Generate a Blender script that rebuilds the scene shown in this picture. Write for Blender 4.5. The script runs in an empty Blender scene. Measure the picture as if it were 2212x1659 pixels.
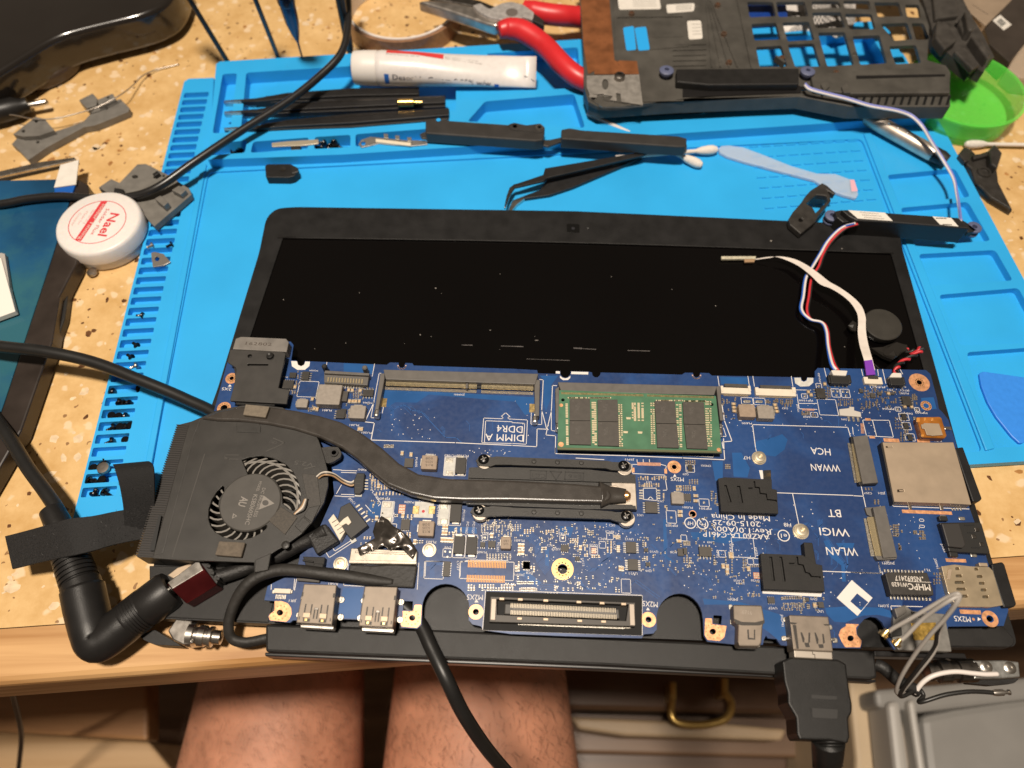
import bpy, bmesh, math, random
from mathutils import Vector, Matrix
from mathutils.geometry import tessellate_polygon
random.seed(7)
SC = bpy.context.scene
COL = SC.collection

# ---------------------------------------------------------------- camera
FPX, TH, HC = 1550.0, math.radians(61), 300.0          # focal length in picture units, downward pitch, height above table in mm
cam = bpy.data.cameras.new('camera'); camo = bpy.data.objects.new('camera', cam); COL.objects.link(camo)
camo.location = (0, 0, HC*.001); camo.rotation_euler = (math.radians(90)-TH, 0, 0)
cam.sensor_fit = 'HORIZONTAL'; cam.sensor_width = 36; cam.lens = FPX/2212*36
cam.clip_start = .005; cam.clip_end = 20
cam.dof.use_dof = True; cam.dof.focus_distance = .302; cam.dof.aperture_fstop = 8.0
SC.camera = camo
# ---------------------------------------------------------------- light: one warm ceiling lamp, dim room around it
wd = bpy.data.worlds.new('World'); SC.world = wd; wd.use_nodes = True
wd.node_tree.nodes['Background'].inputs[0].default_value = (1, .80, .60, 1)
wd.node_tree.nodes['Background'].inputs[1].default_value = .11
ld = bpy.data.lights.new('ceiling_lamp', 'AREA'); ld.shape = 'DISK'; ld.size = .18; ld.energy = 39; ld.color = (1, .88, .74)
lo = bpy.data.objects.new('ceiling_lamp', ld); COL.objects.link(lo); lo.location = (-.10, -.025, 1.65)
SC.view_settings.view_transform = 'Standard'; SC.view_settings.look = 'None'
SC.view_settings.exposure = 0; SC.view_settings.gamma = 1
SC.cycles.use_denoising = True
SC.cycles.max_bounces = 6

# ---------------------------------------------------------------- geometry helpers (mm in, metres out)
def P(u, v, z):
    dx = u-1106; dy = v-829.5
    t = (HC-z)/(FPX*math.sin(TH)+dy*math.cos(TH))*.001
    return Vector((t*dx, t*(FPX*math.cos(TH)-dy*math.sin(TH)), z*.001))
TILES = {'A': (368.67, 691.3), 'B': (737.33, 691.3), 'C': (1106, 691.3), 'D': (1474.67, 691.3), 'E': (1843.3, 691.3),
         'F': (737.33, 967.8), 'G': (1106, 967.8), 'H': (1474.67, 967.8), 'I': (1843.3, 967.8), 'J': (553, 1163), 'K': (1659, 1163), 'L': (368.67, 967.8)}
def tq(t, *pts):
    if len(t) == 1: x0, y0 = TILES[t]; s = 6.0
    else: x0, y0, s = 737.33*int(t[0]), 553.0*int(t[1]), 3.0
    r = [(x0+x/s, y0+y/s) for x, y in pts]
    return r
def t1(t, x, y): return tq(t, (x, y))[0]

def lin(r, g, b, k=1.0):
    f = lambda c: (c/12.92 if c <= .04045 else ((c+.055)/1.055)**2.4)*k
    return (min(1, f(r/255)), min(1, f(g/255)), min(1, f(b/255)))

MATS = {}
def mat(name, col=(.5, .5, .5), rough=.5, metal=0.0, var=.0, scale=400, bump=0.0, bscale=1500, alpha=1.0, trans=0.0, spec=.5, emit=0, coat=0, dirt=None, dscale=60, dth=.6, sss=0):
    if name in MATS: return MATS[name]
    m = bpy.data.materials.new(name); m.use_nodes = True; MATS[name] = m
    nt = m.node_tree; b = nt.nodes['Principled BSDF']
    b.inputs['Roughness'].default_value = rough; b.inputs['Metallic'].default_value = metal
    b.inputs['Base Color'].default_value = (*col, 1)
    b.inputs['Specular IOR Level'].default_value = spec
    b.inputs['Transmission Weight'].default_value = trans
    b.inputs['Coat Weight'].default_value = coat
    b.inputs['Alpha'].default_value = alpha
    if sss: b.inputs['Subsurface Weight'].default_value = sss; b.inputs['Subsurface Scale'].default_value = .004
    tc = None
    if var or bump or dirt:
        tc = nt.nodes.new('ShaderNodeTexCoord')
        geo = nt.nodes.new('ShaderNodeNewGeometry')
    out = None
    if var:
        n = nt.nodes.new('ShaderNodeTexNoise'); n.inputs['Scale'].default_value = scale; n.inputs['Detail'].default_value = 5
        nt.links.new(geo.outputs['Position'], n.inputs['Vector'])
        r = nt.nodes.new('ShaderNodeValToRGB'); r.color_ramp.elements[0].position = .3; r.color_ramp.elements[1].position = .7
        r.color_ramp.elements[0].color = (*[c*(1-var) for c in col], 1); r.color_ramp.elements[1].color = (*[min(1, c*(1+var)) for c in col], 1)
        nt.links.new(n.outputs['Fac'], r.inputs['Fac']); out = r.outputs['Color']
        nt.links.new(out, b.inputs['Base Color'])
        mr = nt.nodes.new('ShaderNodeMapRange'); mr.inputs['To Min'].default_value = max(.02, rough-.12*min(1, var*3)); mr.inputs['To Max'].default_value = min(1, rough+.12*min(1, var*3))
        nt.links.new(n.outputs['Fac'], mr.inputs['Value']); nt.links.new(mr.outputs['Result'], b.inputs['Roughness'])
    if dirt:
        n2 = nt.nodes.new('ShaderNodeTexNoise'); n2.inputs['Scale'].default_value = dscale; n2.inputs['Detail'].default_value = 8; n2.inputs['Roughness'].default_value = .65
        nt.links.new(geo.outputs['Position'], n2.inputs['Vector'])
        r2 = nt.nodes.new('ShaderNodeValToRGB'); r2.color_ramp.elements[0].position = dth; r2.color_ramp.elements[1].position = min(1, dth+.14)
        nt.links.new(n2.outputs['Fac'], r2.inputs['Fac'])
        mx = nt.nodes.new('ShaderNodeMix'); mx.data_type = 'RGBA'
        nt.links.new(r2.outputs['Color'], mx.inputs['Factor'])
        if out: nt.links.new(out, mx.inputs['A'])
        else: mx.inputs['A'].default_value = (*col, 1)
        mx.inputs['B'].default_value = (*dirt, 1); out = mx.outputs['Result']
        nt.links.new(out, b.inputs['Base Color'])
    if bump:
        n3 = nt.nodes.new('ShaderNodeTexNoise'); n3.inputs['Scale'].default_value = bscale; n3.inputs['Detail'].default_value = 4
        nt.links.new(geo.outputs['Position'], n3.inputs['Vector'])
        bp = nt.nodes.new('ShaderNodeBump'); bp.inputs['Strength'].default_value = bump; bp.inputs['Distance'].default_value = .0003
        nt.links.new(n3.outputs['Fac'], bp.inputs['Height']); nt.links.new(bp.outputs['Normal'], b.inputs['Normal'])
    return m

def wloc(o):
    v = Vector(o.location)
    while o.parent: o = o.parent; v += Vector(o.location)
    return v
def tag(o, label=None, cat=None, group=None, kind=None):
    if label: o['label'] = label
    if cat: o['category'] = cat
    if group: o['group'] = group
    if kind: o['kind'] = kind
    return o
def thing(name, label, cat, loc, group=None):
    o = bpy.data.objects.new(name, None); COL.objects.link(o); o.location = loc; o.empty_display_size = .01
    return tag(o, label, cat, group)
def link(name, me, m, parent, c=Vector((0, 0, 0)), smooth=False):
    o = bpy.data.objects.new(name, me); COL.objects.link(o)
    if m is not None and not me.materials:
        for x in (m if isinstance(m, (list, tuple)) else [m]): me.materials.append(x)
    if parent is not None:
        o.parent = parent; o.location = c-wloc(parent)
    else: o.location = c
    if smooth:
        me.polygons.foreach_set('use_smooth', [True]*len(me.polygons))
    return o
def build(name, verts, faces, m, parent=None, smooth=False, bev=0, seg=2, mi=None, ang=35):
    xs = [v[0] for v in verts]; ys = [v[1] for v in verts]; zs = [v[2] for v in verts]
    c = Vector(((min(xs)+max(xs))/2, (min(ys)+max(ys))/2, min(zs)))
    me = bpy.data.meshes.new(name)
    me.from_pydata([(v[0]-c.x, v[1]-c.y, v[2]-c.z) for v in verts], [], faces)
    if mi: me.polygons.foreach_set('material_index', mi)
    bm = bmesh.new(); bm.from_mesh(me); bmesh.ops.recalc_face_normals(bm, faces=bm.faces); bm.to_mesh(me); bm.free()
    o = link(name, me, m, parent, c, smooth)
    if bev:
        b = o.modifiers.new('bevel', 'BEVEL'); b.width = bev*.001; b.segments = seg; b.limit_method = 'ANGLE'; b.angle_limit = math.radians(ang)
    return o
def rnd(pts, r, n=4):
    out = []; k = len(pts)
    for i in range(k):
        p = Vector(pts[i]); a = Vector(pts[i-1])-p; b = Vector(pts[(i+1) % k])-p
        ra = min(r, a.length*.45); rb = min(r, b.length*.45)
        if a.length < 1e-9 or b.length < 1e-9: out.append(tuple(p)); continue
        s = p+a.normalized()*ra; e = p+b.normalized()*rb
        for j in range(n+1):
            t = j/n; out.append(tuple(s*(1-t)**2+p*2*t*(1-t)+e*t*t))
    return out
def prism_data(loops, z0, z1, taper=0):
    """loops of world xy points (outer first), between heights in mm"""
    V = []; F = []; idx = []
    for L in loops:
        n = len(L); b = len(V); idx.append((b, n))
        V += [(p[0], p[1], z1*.001) for p in L]
        if taper:
            cx = sum(p[0] for p in L)/n; cy = sum(p[1] for p in L)/n
            V += [(cx+(p[0]-cx)*(1+taper), cy+(p[1]-cy)*(1+taper), z0*.001) for p in L]
        else: V += [(p[0], p[1], z0*.001) for p in L]
        for i in range(n): F.append((b+i, b+(i+1) % n, b+n+(i+1) % n, b+n+i))
    if len(loops) == 1:
        b, n = idx[0]; F.append(tuple(range(b, b+n))); F.append(tuple(range(b+2*n-1, b+n-1, -1)))
    else:
        tris = tessellate_polygon([[Vector((p[0], p[1], 0)) for p in L] for L in loops])
        mp = []
        for (b, n) in idx: mp += [b+i for i in range(n)]
        off = []
        for (b, n) in idx: off += [n]*n
        for t in tris:
            F.append(tuple(mp[i] for i in t)); F.append(tuple(mp[i]+off[i] for i in reversed(t)))
    return V, F
def prism(name, uv, z0, z1, m, parent=None, holes=(), bev=0, r=0, seg=2, smooth=False, taper=0):
    """solid with its top outline at picture points uv lying at height z1, going straight down to z0"""
    loops = [rnd(uv, r) if r else uv]+[h for h in holes]
    loops = [[P(u, v, z1) for u, v in L] for L in loops]
    V, F = prism_data(loops, z0, z1, taper)
    return build(name, V, F, m, parent, smooth, bev, seg)
def prism_w(name, pts, z0, z1, m, parent=None, bev=0, holes=(), seg=2, smooth=False):
    V, F = prism_data([pts]+list(holes), z0, z1)
    return build(name, V, F, m, parent, smooth, bev, seg)
def boxes(name, quads, m, parent=None, kind='stuff', bev=0):
    """many little upright solids in one mesh: quads = [(world pts, z0, z1)]"""
    V = []; F = []
    for L, z0, z1 in quads:
        v, f = prism_data([L], z0, z1); b = len(V); V += v; F += [tuple(i+b for i in x) for x in f]
    if not V: return None
    o = build(name, V, F, m, parent, bev=bev)
    if kind: o['kind'] = kind
    return o
def circ(c, r, n=16, ry=None, a0=0):
    return [(c[0]+r*math.cos(a0+2*math.pi*i/n), c[1]+(ry or r)*math.sin(a0+2*math.pi*i/n)) for i in range(n)]
def wcirc(c, r, n=16):
    return [(c[0]+r*.001*math.cos(2*math.pi*i/n), c[1]+r*.001*math.sin(2*math.pi*i/n)) for i in range(n)]
def catmull(pts, n=8):
    pts = [Vector(p) for p in pts]; q = [pts[0]*2-pts[1]]+pts+[pts[-1]*2-pts[-2]]; out = []
    for i in range(1, len(q)-2):
        a, b, c, d = q[i-1:i+3]
        for j in range(n):
            t = j/n
            out.append(.5*((2*b)+(c-a)*t+(2*a-5*b+4*c-d)*t*t+(3*b-a-3*c+d)*t**3))
    out.append(pts[-1]); return out
def sweep_data(path, rx, ry=None, ns=10, up=None, radii=None, rect=False, twist=0):
    """tube along path (metres); rx, ry in mm"""
    ry = ry or rx; V = []; F = []; n = len(path)
    N = None
    prof = [(math.cos(2*math.pi*i/ns), math.sin(2*math.pi*i/ns)) for i in range(ns)]
    if rect: prof = [(1, 1), (-1, 1), (-1, -1), (1, -1)]; ns = 4
    for i in range(n):
        T = (path[min(i+1, n-1)]-path[max(i-1, 0)])
        if T.length < 1e-9: T = Vector((1, 0, 0))
        T.normalize()
        if up is not None:
            S = T.cross(up); 
            if S.length < 1e-6: S = Vector((1, 0, 0))
            S.normalize(); U = S.cross(T)
        else:
            if N is None:
                N = Vector((0, 0, 1)) if abs(T.z) < .9 else Vector((1, 0, 0))
            N = (N-T*N.dot(T)).normalized(); U = N; S = T.cross(U)
        k = radii[i] if radii else 1
        ca, sa = math.cos(twist*i), math.sin(twist*i)
        for a, b in prof:
            a, b = a*ca-b*sa, a*sa+b*ca
            V.append(path[i]+S*a*rx*.001*k+U*b*ry*.001*k)
        if i:
            for j in range(ns):
                F.append(((i-1)*ns+j, (i-1)*ns+(j+1) % ns, i*ns+(j+1) % ns, i*ns+j))
    F.append(tuple(range(ns))[::-1]); F.append(tuple(range((n-1)*ns, n*ns)))
    return V, F
def tube(name, pts, r, m, parent=None, n=8, ns=10, ry=None, up=None, radii=None, rect=False, raw=False, bev=0):
    path = [Vector(p) for p in pts] if raw else catmull(pts, n)
    if radii and not raw:
        R = []
        for i in range(len(radii)-1):
            for j in range(n): R.append(radii[i]+(radii[i+1]-radii[i])*j/n)
        radii = R+[radii[-1]]
    V, F = sweep_data(path, r, ry, ns, up, radii, rect)
    return build(name, V, F, m, parent, smooth=not rect, bev=bev)
def lathe(name, prof, loc, m, parent=None, axis=None, n=20, smooth=True, ang=None):
    """prof = [(radius mm, height mm)] turned about axis through loc (metres)"""
    Z = Vector(axis).normalized() if axis else Vector((0, 0, 1))
    X = Z.orthogonal().normalized(); Y = Z.cross(X); V = []; F = []
    if not axis: X = Vector((1, 0, 0)); Y = Vector((0, 1, 0))
    loc = Vector(loc)
    for r, h in prof:
        for i in range(n):
            a = 2*math.pi*i/n
            V.append(loc+(X*math.cos(a)*r+Y*math.sin(a)*r+Z*h)*.001)
    k = len(prof)
    for j in range(k-1):
        for i in range(n): F.append((j*n+i, j*n+(i+1) % n, (j+1)*n+(i+1) % n, (j+1)*n+i))
    closed = prof[0] == prof[-1]
    if closed: k -= 1; V = V[:-n]; F = [tuple(i % (k*n) for i in f) for f in F]
    if prof[0][0] > 1e-6 and not closed: F.append(tuple(range(n))[::-1])
    if prof[-1][0] > 1e-6 and not closed: F.append(tuple(range((k-1)*n, k*n)))
    o = build(name, V, F, m, parent)
    if smooth:
        o.data.polygons.foreach_set('use_smooth', [len(p.vertices) == 4 for p in o.data.polygons])
        try: o.data.set_sharp_from_angle(angle=math.radians(40))
        except Exception: pass
    return o
def copy_tree(o, parent=None, loc=None):
    c = o.copy(); COL.objects.link(c)
    if parent is not None: c.parent = parent
    if loc is not None: c.location = loc
    for ch in list(o.children): copy_tree(ch, c)
    return c
TEXTS = []
def text(s, a, b, z, h, m, parent, name='lettering', bold=0, align3=None):
    """print from picture point a (start of baseline) to b (end); h letter height in mm"""
    cu = bpy.data.curves.new(name, 'FONT'); cu.body = s; cu.size = 1; cu.resolution_u = 2; cu.offset = bold
    cu.materials.append(m)
    o = bpy.data.objects.new(name, cu); COL.objects.link(o)
    A, B = align3 if align3 else (P(a[0], a[1], z), P(b[0], b[1], z))
    TEXTS.append((o, A, B, h, parent, None)); return o
def text_w(s, A, B, up, h, m, parent, name='lettering', bold=0):
    cu = bpy.data.curves.new(name, 'FONT'); cu.body = s; cu.size = 1; cu.resolution_u = 2; cu.offset = bold
    cu.materials.append(m)
    o = bpy.data.objects.new(name, cu); COL.objects.link(o)
    TEXTS.append((o, Vector(A), Vector(B), h, parent, Vector(up))); return o
def finish_texts():
    bpy.context.view_layer.update(); dg = bpy.context.evaluated_depsgraph_get()
    for o, A, B, h, parent, up in TEXTS:
        d = o.dimensions; X = (B-A); w = X.length; X.normalize()
        Z = (up or Vector((0, 0, 1))).normalized(); Z = (Z-X*Z.dot(X)).normalized(); Y = Z.cross(X)
        sx = w/max(d.x, 1e-6); sy = h*.001/.73
        me = bpy.data.meshes.new_from_object(o.evaluated_get(dg))
        x0 = min((v.co.x for v in me.vertices), default=0)
        for v in me.vertices: v.co = X*((v.co.x-x0)*sx)+Y*(v.co.y*sy)+Z*v.co.z*.0
        cu = o.data; name = o.name.split('.')[0]; bpy.data.objects.remove(o); bpy.data.curves.remove(cu)
        n = bpy.data.objects.new(name, me); COL.objects.link(n)
        if parent is not None: n.parent = parent; n.location = A-wloc(parent)
        else: n.location = A
UP = Vector((0, 0, 1))
def W(t, pts, z): return [P(u, v, z) for u, v in tq(t, *pts)]
# ================================================================ table
WOODC = (.62, .36, .15)
def wood_mat(name, c1, c2, rot=0, sc=60, rough=.45):
    m = bpy.data.materials.new(name); m.use_nodes = True; nt = m.node_tree; b = nt.nodes['Principled BSDF']
    g = nt.nodes.new('ShaderNodeNewGeometry'); mp = nt.nodes.new('ShaderNodeMapping')
    mp.inputs['Rotation'].default_value = (0, 0, rot); mp.inputs['Scale'].default_value = (sc*.12, sc*2.2, sc*2.2)
    n = nt.nodes.new('ShaderNodeTexNoise'); n.inputs['Scale'].default_value = 1; n.inputs['Detail'].default_value = 7; n.inputs['Distortion'].default_value = .6
    nt.links.new(g.outputs['Position'], mp.inputs['Vector']); nt.links.new(mp.outputs['Vector'], n.inputs['Vector'])
    r = nt.nodes.new('ShaderNodeValToRGB'); r.color_ramp.elements[0].position = .36; r.color_ramp.elements[1].position = .66
    r.color_ramp.elements[0].color = (*c1, 1); r.color_ramp.elements[1].color = (*c2, 1)
    nt.links.new(n.outputs['Fac'], r.inputs['Fac']); nt.links.new(r.outputs['Color'], b.inputs['Base Color'])
    b.inputs['Roughness'].default_value = rough
    bp = nt.nodes.new('ShaderNodeBump'); bp.inputs['Strength'].default_value = .15; bp.inputs['Distance'].default_value = .0004
    nt.links.new(n.outputs['Fac'], bp.inputs['Height']); nt.links.new(bp.outputs['Normal'], b.inputs['Normal'])
    return m
EDGE_A, EDGE_B = P(0, 1357, 0), P(2212, 1200, 0)          # seam of stone and wood
FRONT_A, FRONT_B = P(0, 1450, 0), P(2212, 1284, 0)         # where the wood edge starts to round over
def on(A, B, x): return A+(B-A)*((x-A.x)/(B.x-A.x))
X0, X1 = -.62, .72
tz = bpy.data.materials.new('terrazzo'); tz.use_nodes = True
nt = tz.node_tree; bs = nt.nodes['Principled BSDF']; g = nt.nodes.new('ShaderNodeNewGeometry')
nA = nt.nodes.new('ShaderNodeTexNoise'); nA.inputs['Scale'].default_value = 45; nA.inputs['Detail'].default_value = 8; nA.inputs['Roughness'].default_value = .7
nB = nt.nodes.new('ShaderNodeTexVoronoi'); nB.inputs['Scale'].default_value = 130; nB.inputs['Randomness'].default_value = 1
nD = nt.nodes.new('ShaderNodeTexNoise'); nD.inputs['Scale'].default_value = 180; nD.inputs['Detail'].default_value = 2
ad = nt.nodes.new('ShaderNodeVectorMath'); ad.operation = 'MULTIPLY_ADD'; ad.inputs[1].default_value = (.006, .006, .006)
nt.links.new(nD.outputs['Color'], ad.inputs[0]); nt.links.new(g.outputs['Position'], ad.inputs[2])
nt.links.new(g.outputs['Position'], nA.inputs['Vector']); nt.links.new(ad.outputs['Vector'], nB.inputs['Vector'])
rA = nt.nodes.new('ShaderNodeValToRGB'); rA.color_ramp.elements[0].color = (.555, .335, .125, 1); rA.color_ramp.elements[1].color = (.745, .505, .240, 1)
rA.color_ramp.elements[0].position = .35; rA.color_ramp.elements[1].position = .68
nt.links.new(nA.outputs['Fac'], rA.inputs['Fac'])
rB = nt.nodes.new('ShaderNodeValToRGB'); rB.color_ramp.elements[0].position = .24; rB.color_ramp.elements[1].position = .36
rB.color_ramp.elements[0].color = (1, 1, 1, 1); rB.color_ramp.elements[1].color = (0, 0, 0, 1)
nt.links.new(nB.outputs['Distance'], rB.inputs['Fac'])
sx = nt.nodes.new('ShaderNodeSeparateColor'); nt.links.new(nB.outputs['Color'], sx.inputs['Color'])
gt = nt.nodes.new('ShaderNodeMath'); gt.operation = 'GREATER_THAN'; gt.inputs[1].default_value = .55; nt.links.new(sx.outputs['Red'], gt.inputs[0])
ml = nt.nodes.new('ShaderNodeMath'); ml.operation = 'MULTIPLY'; nt.links.new(gt.outputs[0], ml.inputs[0]); nt.links.new(rB.outputs['Color'], ml.inputs[1])
mm = nt.nodes.new('ShaderNodeMath'); mm.operation = 'MULTIPLY'; mm.inputs[1].default_value = .75; nt.links.new(ml.outputs[0], mm.inputs[0])
mx = nt.nodes.new('ShaderNodeMix'); mx.data_type = 'RGBA'; nt.links.new(mm.outputs[0], mx.inputs['Factor']); nt.links.new(rA.outputs['Color'], mx.inputs['A'])
mx.inputs['B'].default_value = (.78, .60, .40, 1)
nE = nt.nodes.new('ShaderNodeTexVoronoi'); nE.inputs['Scale'].default_value = 420; nt.links.new(ad.outputs['Vector'], nE.inputs['Vector'])
sE = nt.nodes.new('ShaderNodeSeparateColor'); nt.links.new(nE.outputs['Color'], sE.inputs['Color'])
gE = nt.nodes.new('ShaderNodeMath'); gE.operation = 'GREATER_THAN'; gE.inputs[1].default_value = .955; nt.links.new(sE.outputs['Green'], gE.inputs[0])
lE = nt.nodes.new('ShaderNodeMath'); lE.operation = 'LESS_THAN'; lE.inputs[1].default_value = .34; nt.links.new(nE.outputs['Distance'], lE.inputs[0])
mE = nt.nodes.new('ShaderNodeMath'); mE.operation = 'MULTIPLY'; nt.links.new(gE.outputs[0], mE.inputs[0]); nt.links.new(lE.outputs[0], mE.inputs[1])
mF = nt.nodes.new('ShaderNodeMath'); mF.operation = 'MULTIPLY'; mF.inputs[1].default_value = .8; nt.links.new(mE.outputs[0], mF.inputs[0])
m3 = nt.nodes.new('ShaderNodeMix'); m3.data_type = 'RGBA'; nt.links.new(mF.outputs[0], m3.inputs['Factor']); nt.links.new(mx.outputs['Result'], m3.inputs['A'])
m3.inputs['B'].default_value = (.20, .09, .035, 1)
nt.links.new(m3.outputs['Result'], bs.inputs['Base Color']); bs.inputs['Roughness'].default_value = .38

slab = [on(EDGE_A, EDGE_B, X0), on(EDGE_A, EDGE_B, X1), Vector((X1, 1.05, 0)), Vector((X0, 1.05, 0))]
worktop = prism_w('worktop', slab, -30, 0, tz); tag(worktop, 'polished tan terrazzo worktop with brown and cream chips', kind='structure')
wood = wood_mat('beech_edge', (.40, .20, .07), (.66, .40, .18), rot=-.07)
ea, eb, fa, fb = on(EDGE_A, EDGE_B, X0), on(EDGE_A, EDGE_B, X1), on(FRONT_A, FRONT_B, X0), on(FRONT_A, FRONT_B, X1)
d = Vector((0, -1, 0))
V = []
for A, F_ in ((ea, fa), (eb, fb)):
    sec = [A+Vector((0, -.0004, 0)), F_]+[F_+Vector((0, -.005*math.sin(a), -.005*(1-math.cos(a)))) for a in (.4, .8, 1.2, 1.57)]
    sec += [Vector((F_.x, F_.y-.005, -.032)), Vector((A.x, A.y-.0004, -.032))]; V += sec
n = 8
F = [tuple(range(n))[::-1], tuple(range(n, 2*n))]+[(i, (i+1) % n, n+(i+1) % n, n+i) for i in range(n)]
build('wood_edging', V, F, wood, worktop)
# inlaid chips of the terrazzo: thin angular pieces a hair proud of the polished face
chipm = [mat('chip_brown', (.115, .048, .018), .35, var=.4, scale=300), mat('chip_ochre', (.40, .19, .06), .35, var=.3, scale=300), mat('chip_pale', (.72, .55, .36), .35, var=.15, scale=300)]
V = []; F = []; MI = []
def chip(x, y, r, k):
    n = random.randint(5, 8); a0 = random.random()*6.3; el = random.uniform(.45, .95); b = len(V); ro = random.random()*6.3
    for i in range(n):
        a = a0+2*math.pi*i/n+random.uniform(-.25, .25); q = r*random.uniform(.6, 1.1)
        px, py = q*math.cos(a), q*el*math.sin(a)
        V.append((x+px*math.cos(ro)-py*math.sin(ro), y+px*math.sin(ro)+py*math.cos(ro), .00002+.00001*k))
    for i in range(n): V.append((V[b+i][0], V[b+i][1], -.0004))
    F.append(tuple(range(b, b+n))); MI.append(k)
    for i in range(n): F.append((b+i, b+(i+1) % n, b+n+(i+1) % n, b+n+i)); MI.append(k)
for k, num, r0, r1 in ((0, 2800, .0004, .0024), (1, 2200, .0005, .0026), (2, 3600, .0009, .0042)):
    for i in range(num):
        x = random.uniform(-.45, .5); y = random.uniform(.06, .75)
        if y < on(EDGE_A, EDGE_B, x).y+.004: continue
        chip(x, y, (r0+(r1-r0)*random.random()**2.2), k)
ch = build('inlaid_chips', V, F, chipm, worktop, mi=MI); ch['kind'] = 'stuff'

# ================================================================ blue silicone mat
MBLUE = (.026, .38, .80)
blue = mat('blue_silicone', MBLUE, .42, var=.06, scale=25, bump=.25, bscale=2500, dirt=(.03, .28, .55), dscale=30, dth=.72)
BL = P(157, 1122, 5)
matt = thing('repair_mat', 'bright blue silicone repair mat with trays under the laptop screen', 'mat', (BL.x, BL.y, 0))
outline = [(157, 1122), (400, 170), (466, 165), (467, 138), (1905, 45), (1921, 67), (2038, 277), (2185, 553), (2415, 984)]
low = [(157, 1122), (400, 172), (1950, 110), (2038, 277), (2185, 553), (2415, 984)]
prism('base_sheet', rnd(low, 14), .05, 1.1, blue, matt, bev=.5)
work = [(450, 372), (1262, 330), (1862, 300), (2122, 975), (312, 1085)]
# frame of the mat for the comb of screw slots
ex = (P(2101, 1003, 5)-BL).normalized(); ey = Vector((-ex.y, ex.x, 0))
sl0, sl1 = P(214, 1062, 5), P(424, 205, 5)
def w2uv(p):
    # inverse of P for points on a known plane
    q = Vector((p.x*1000, p.y*1000, p.z*1000-HC)); zc = q.y*math.cos(TH)-q.z*math.sin(TH); yc = -q.y*math.sin(TH)-q.z*math.cos(TH)
    return (1106+FPX*q.x/zc, 829.5+FPX*yc/zc)
holes = [rnd(work, 12)]
N = 41; slots = []
for i in range(N):
    c = sl0+(sl1-sl0)*(i/(N-1)); a = c-ex*.0074; b = c+ex*.0074; hh = ey*.0022
    qd = [a-hh, b-hh, b+hh, a+hh]; slots.append(c)
    holes.append(rnd([w2uv(x) for x in qd], 3, 2))
pock = [[(1916, 378), (2063, 364), (2096, 425), (1940, 441)], [(1945, 449), (2091, 436), (2140, 520), (1976, 532)], [(1984, 549), (2150, 540), (2188, 606), (2012, 616)],
        [(2028, 637), (2200, 622), (2262, 740), (2074, 746)], [(2088, 761), (2262, 748), (2385, 955), (2140, 968)]]
holes += [rnd(p, 9) for p in pock]
topo = [(157, 1122), (400, 170), (1895, 200), (2010, 225), (2038, 277), (2185, 553), (2415, 984)]
topo = [(157, 1122), (398, 176), (408, 170), (462, 168), (452, 352), (1262, 314), (1850, 272), (2012, 258), (2027, 262), (2038, 277), (2185, 553), (2415, 984)]
prism('frame_rim', topo, 1.0, 5, blue, matt, holes=holes, bev=.45)
prism('work_area', rnd([(446, 368), (1262, 327), (1864, 296), (2126, 978), (308, 1088)], 10), 1.0, 3.9, blue, matt)
prism('ridge', [(434, 354), (446, 354), (309, 1098), (294, 1101)], 4.9, 6.0, blue, matt, bev=.45)
prism('ridge', [(1866, 288), (1882, 286), (2150, 968), (2130, 973)], 4.9, 6.0, blue, matt, bev=.45)
# raised tool tray along the far edge
tr = [[(481, 160), (512, 158), (497, 286), (459, 288)], [(532, 157), (740, 144), (985, 126), (985, 238), (520, 282)],
      [(456, 311), (534, 303), (529, 330), (448, 336)], [(547, 306), (667, 297), (665, 322), (541, 330)], [(680, 296), (757, 291), (757, 318), (678, 322)], [(768, 290), (940, 277), (940, 305), (768, 317)],
      [(1010, 262), (1048, 219), (1240, 203), (1262, 268), (1262, 276)], [(1050, 116), (1248, 102), (1255, 190), (1130, 195)],
      [(1290, 100), (1560, 85), (1560, 190), (1290, 200)], [(1600, 85), (1880, 68), (1925, 160), (1600, 180)]]
trayo = [(449, 345), (467, 138), (475, 133), (1898, 45), (1921, 67), (2018, 252), (1850, 262), (1262, 302), (1050, 314), (737, 334)]
blue2 = blue
prism('tool_tray', trayo, 1.0, 11, blue2, matt, holes=[rnd(p, 6) for p in tr], bev=.6)
prism('tray_floor', rnd([(475, 150), (1895, 60), (1990, 240), (1262, 290), (455, 334)], 5), 2.9, 3.2, blue2, matt)
# embossed rule marks at the right of the work area
qs = []
for rI in range(7):
    for cI in range(9):
        f = cI/8; g2 = rI/6
        xa = 430+rI*17+f*(640+20*g2); ya = 955+rI*66-f*(38+3*rI)
        a = t1('20', xa, ya); b = t1('20', xa+58, ya-4)
        A, B = P(*a, 3.9), P(*b, 3.9); nn = Vector((0, .0005, 0))
        qs.append(([A-nn, B-nn, B+nn, A+nn], 3.8, 4.5))
boxes('rule_marks', qs, blue, matt)

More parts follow.
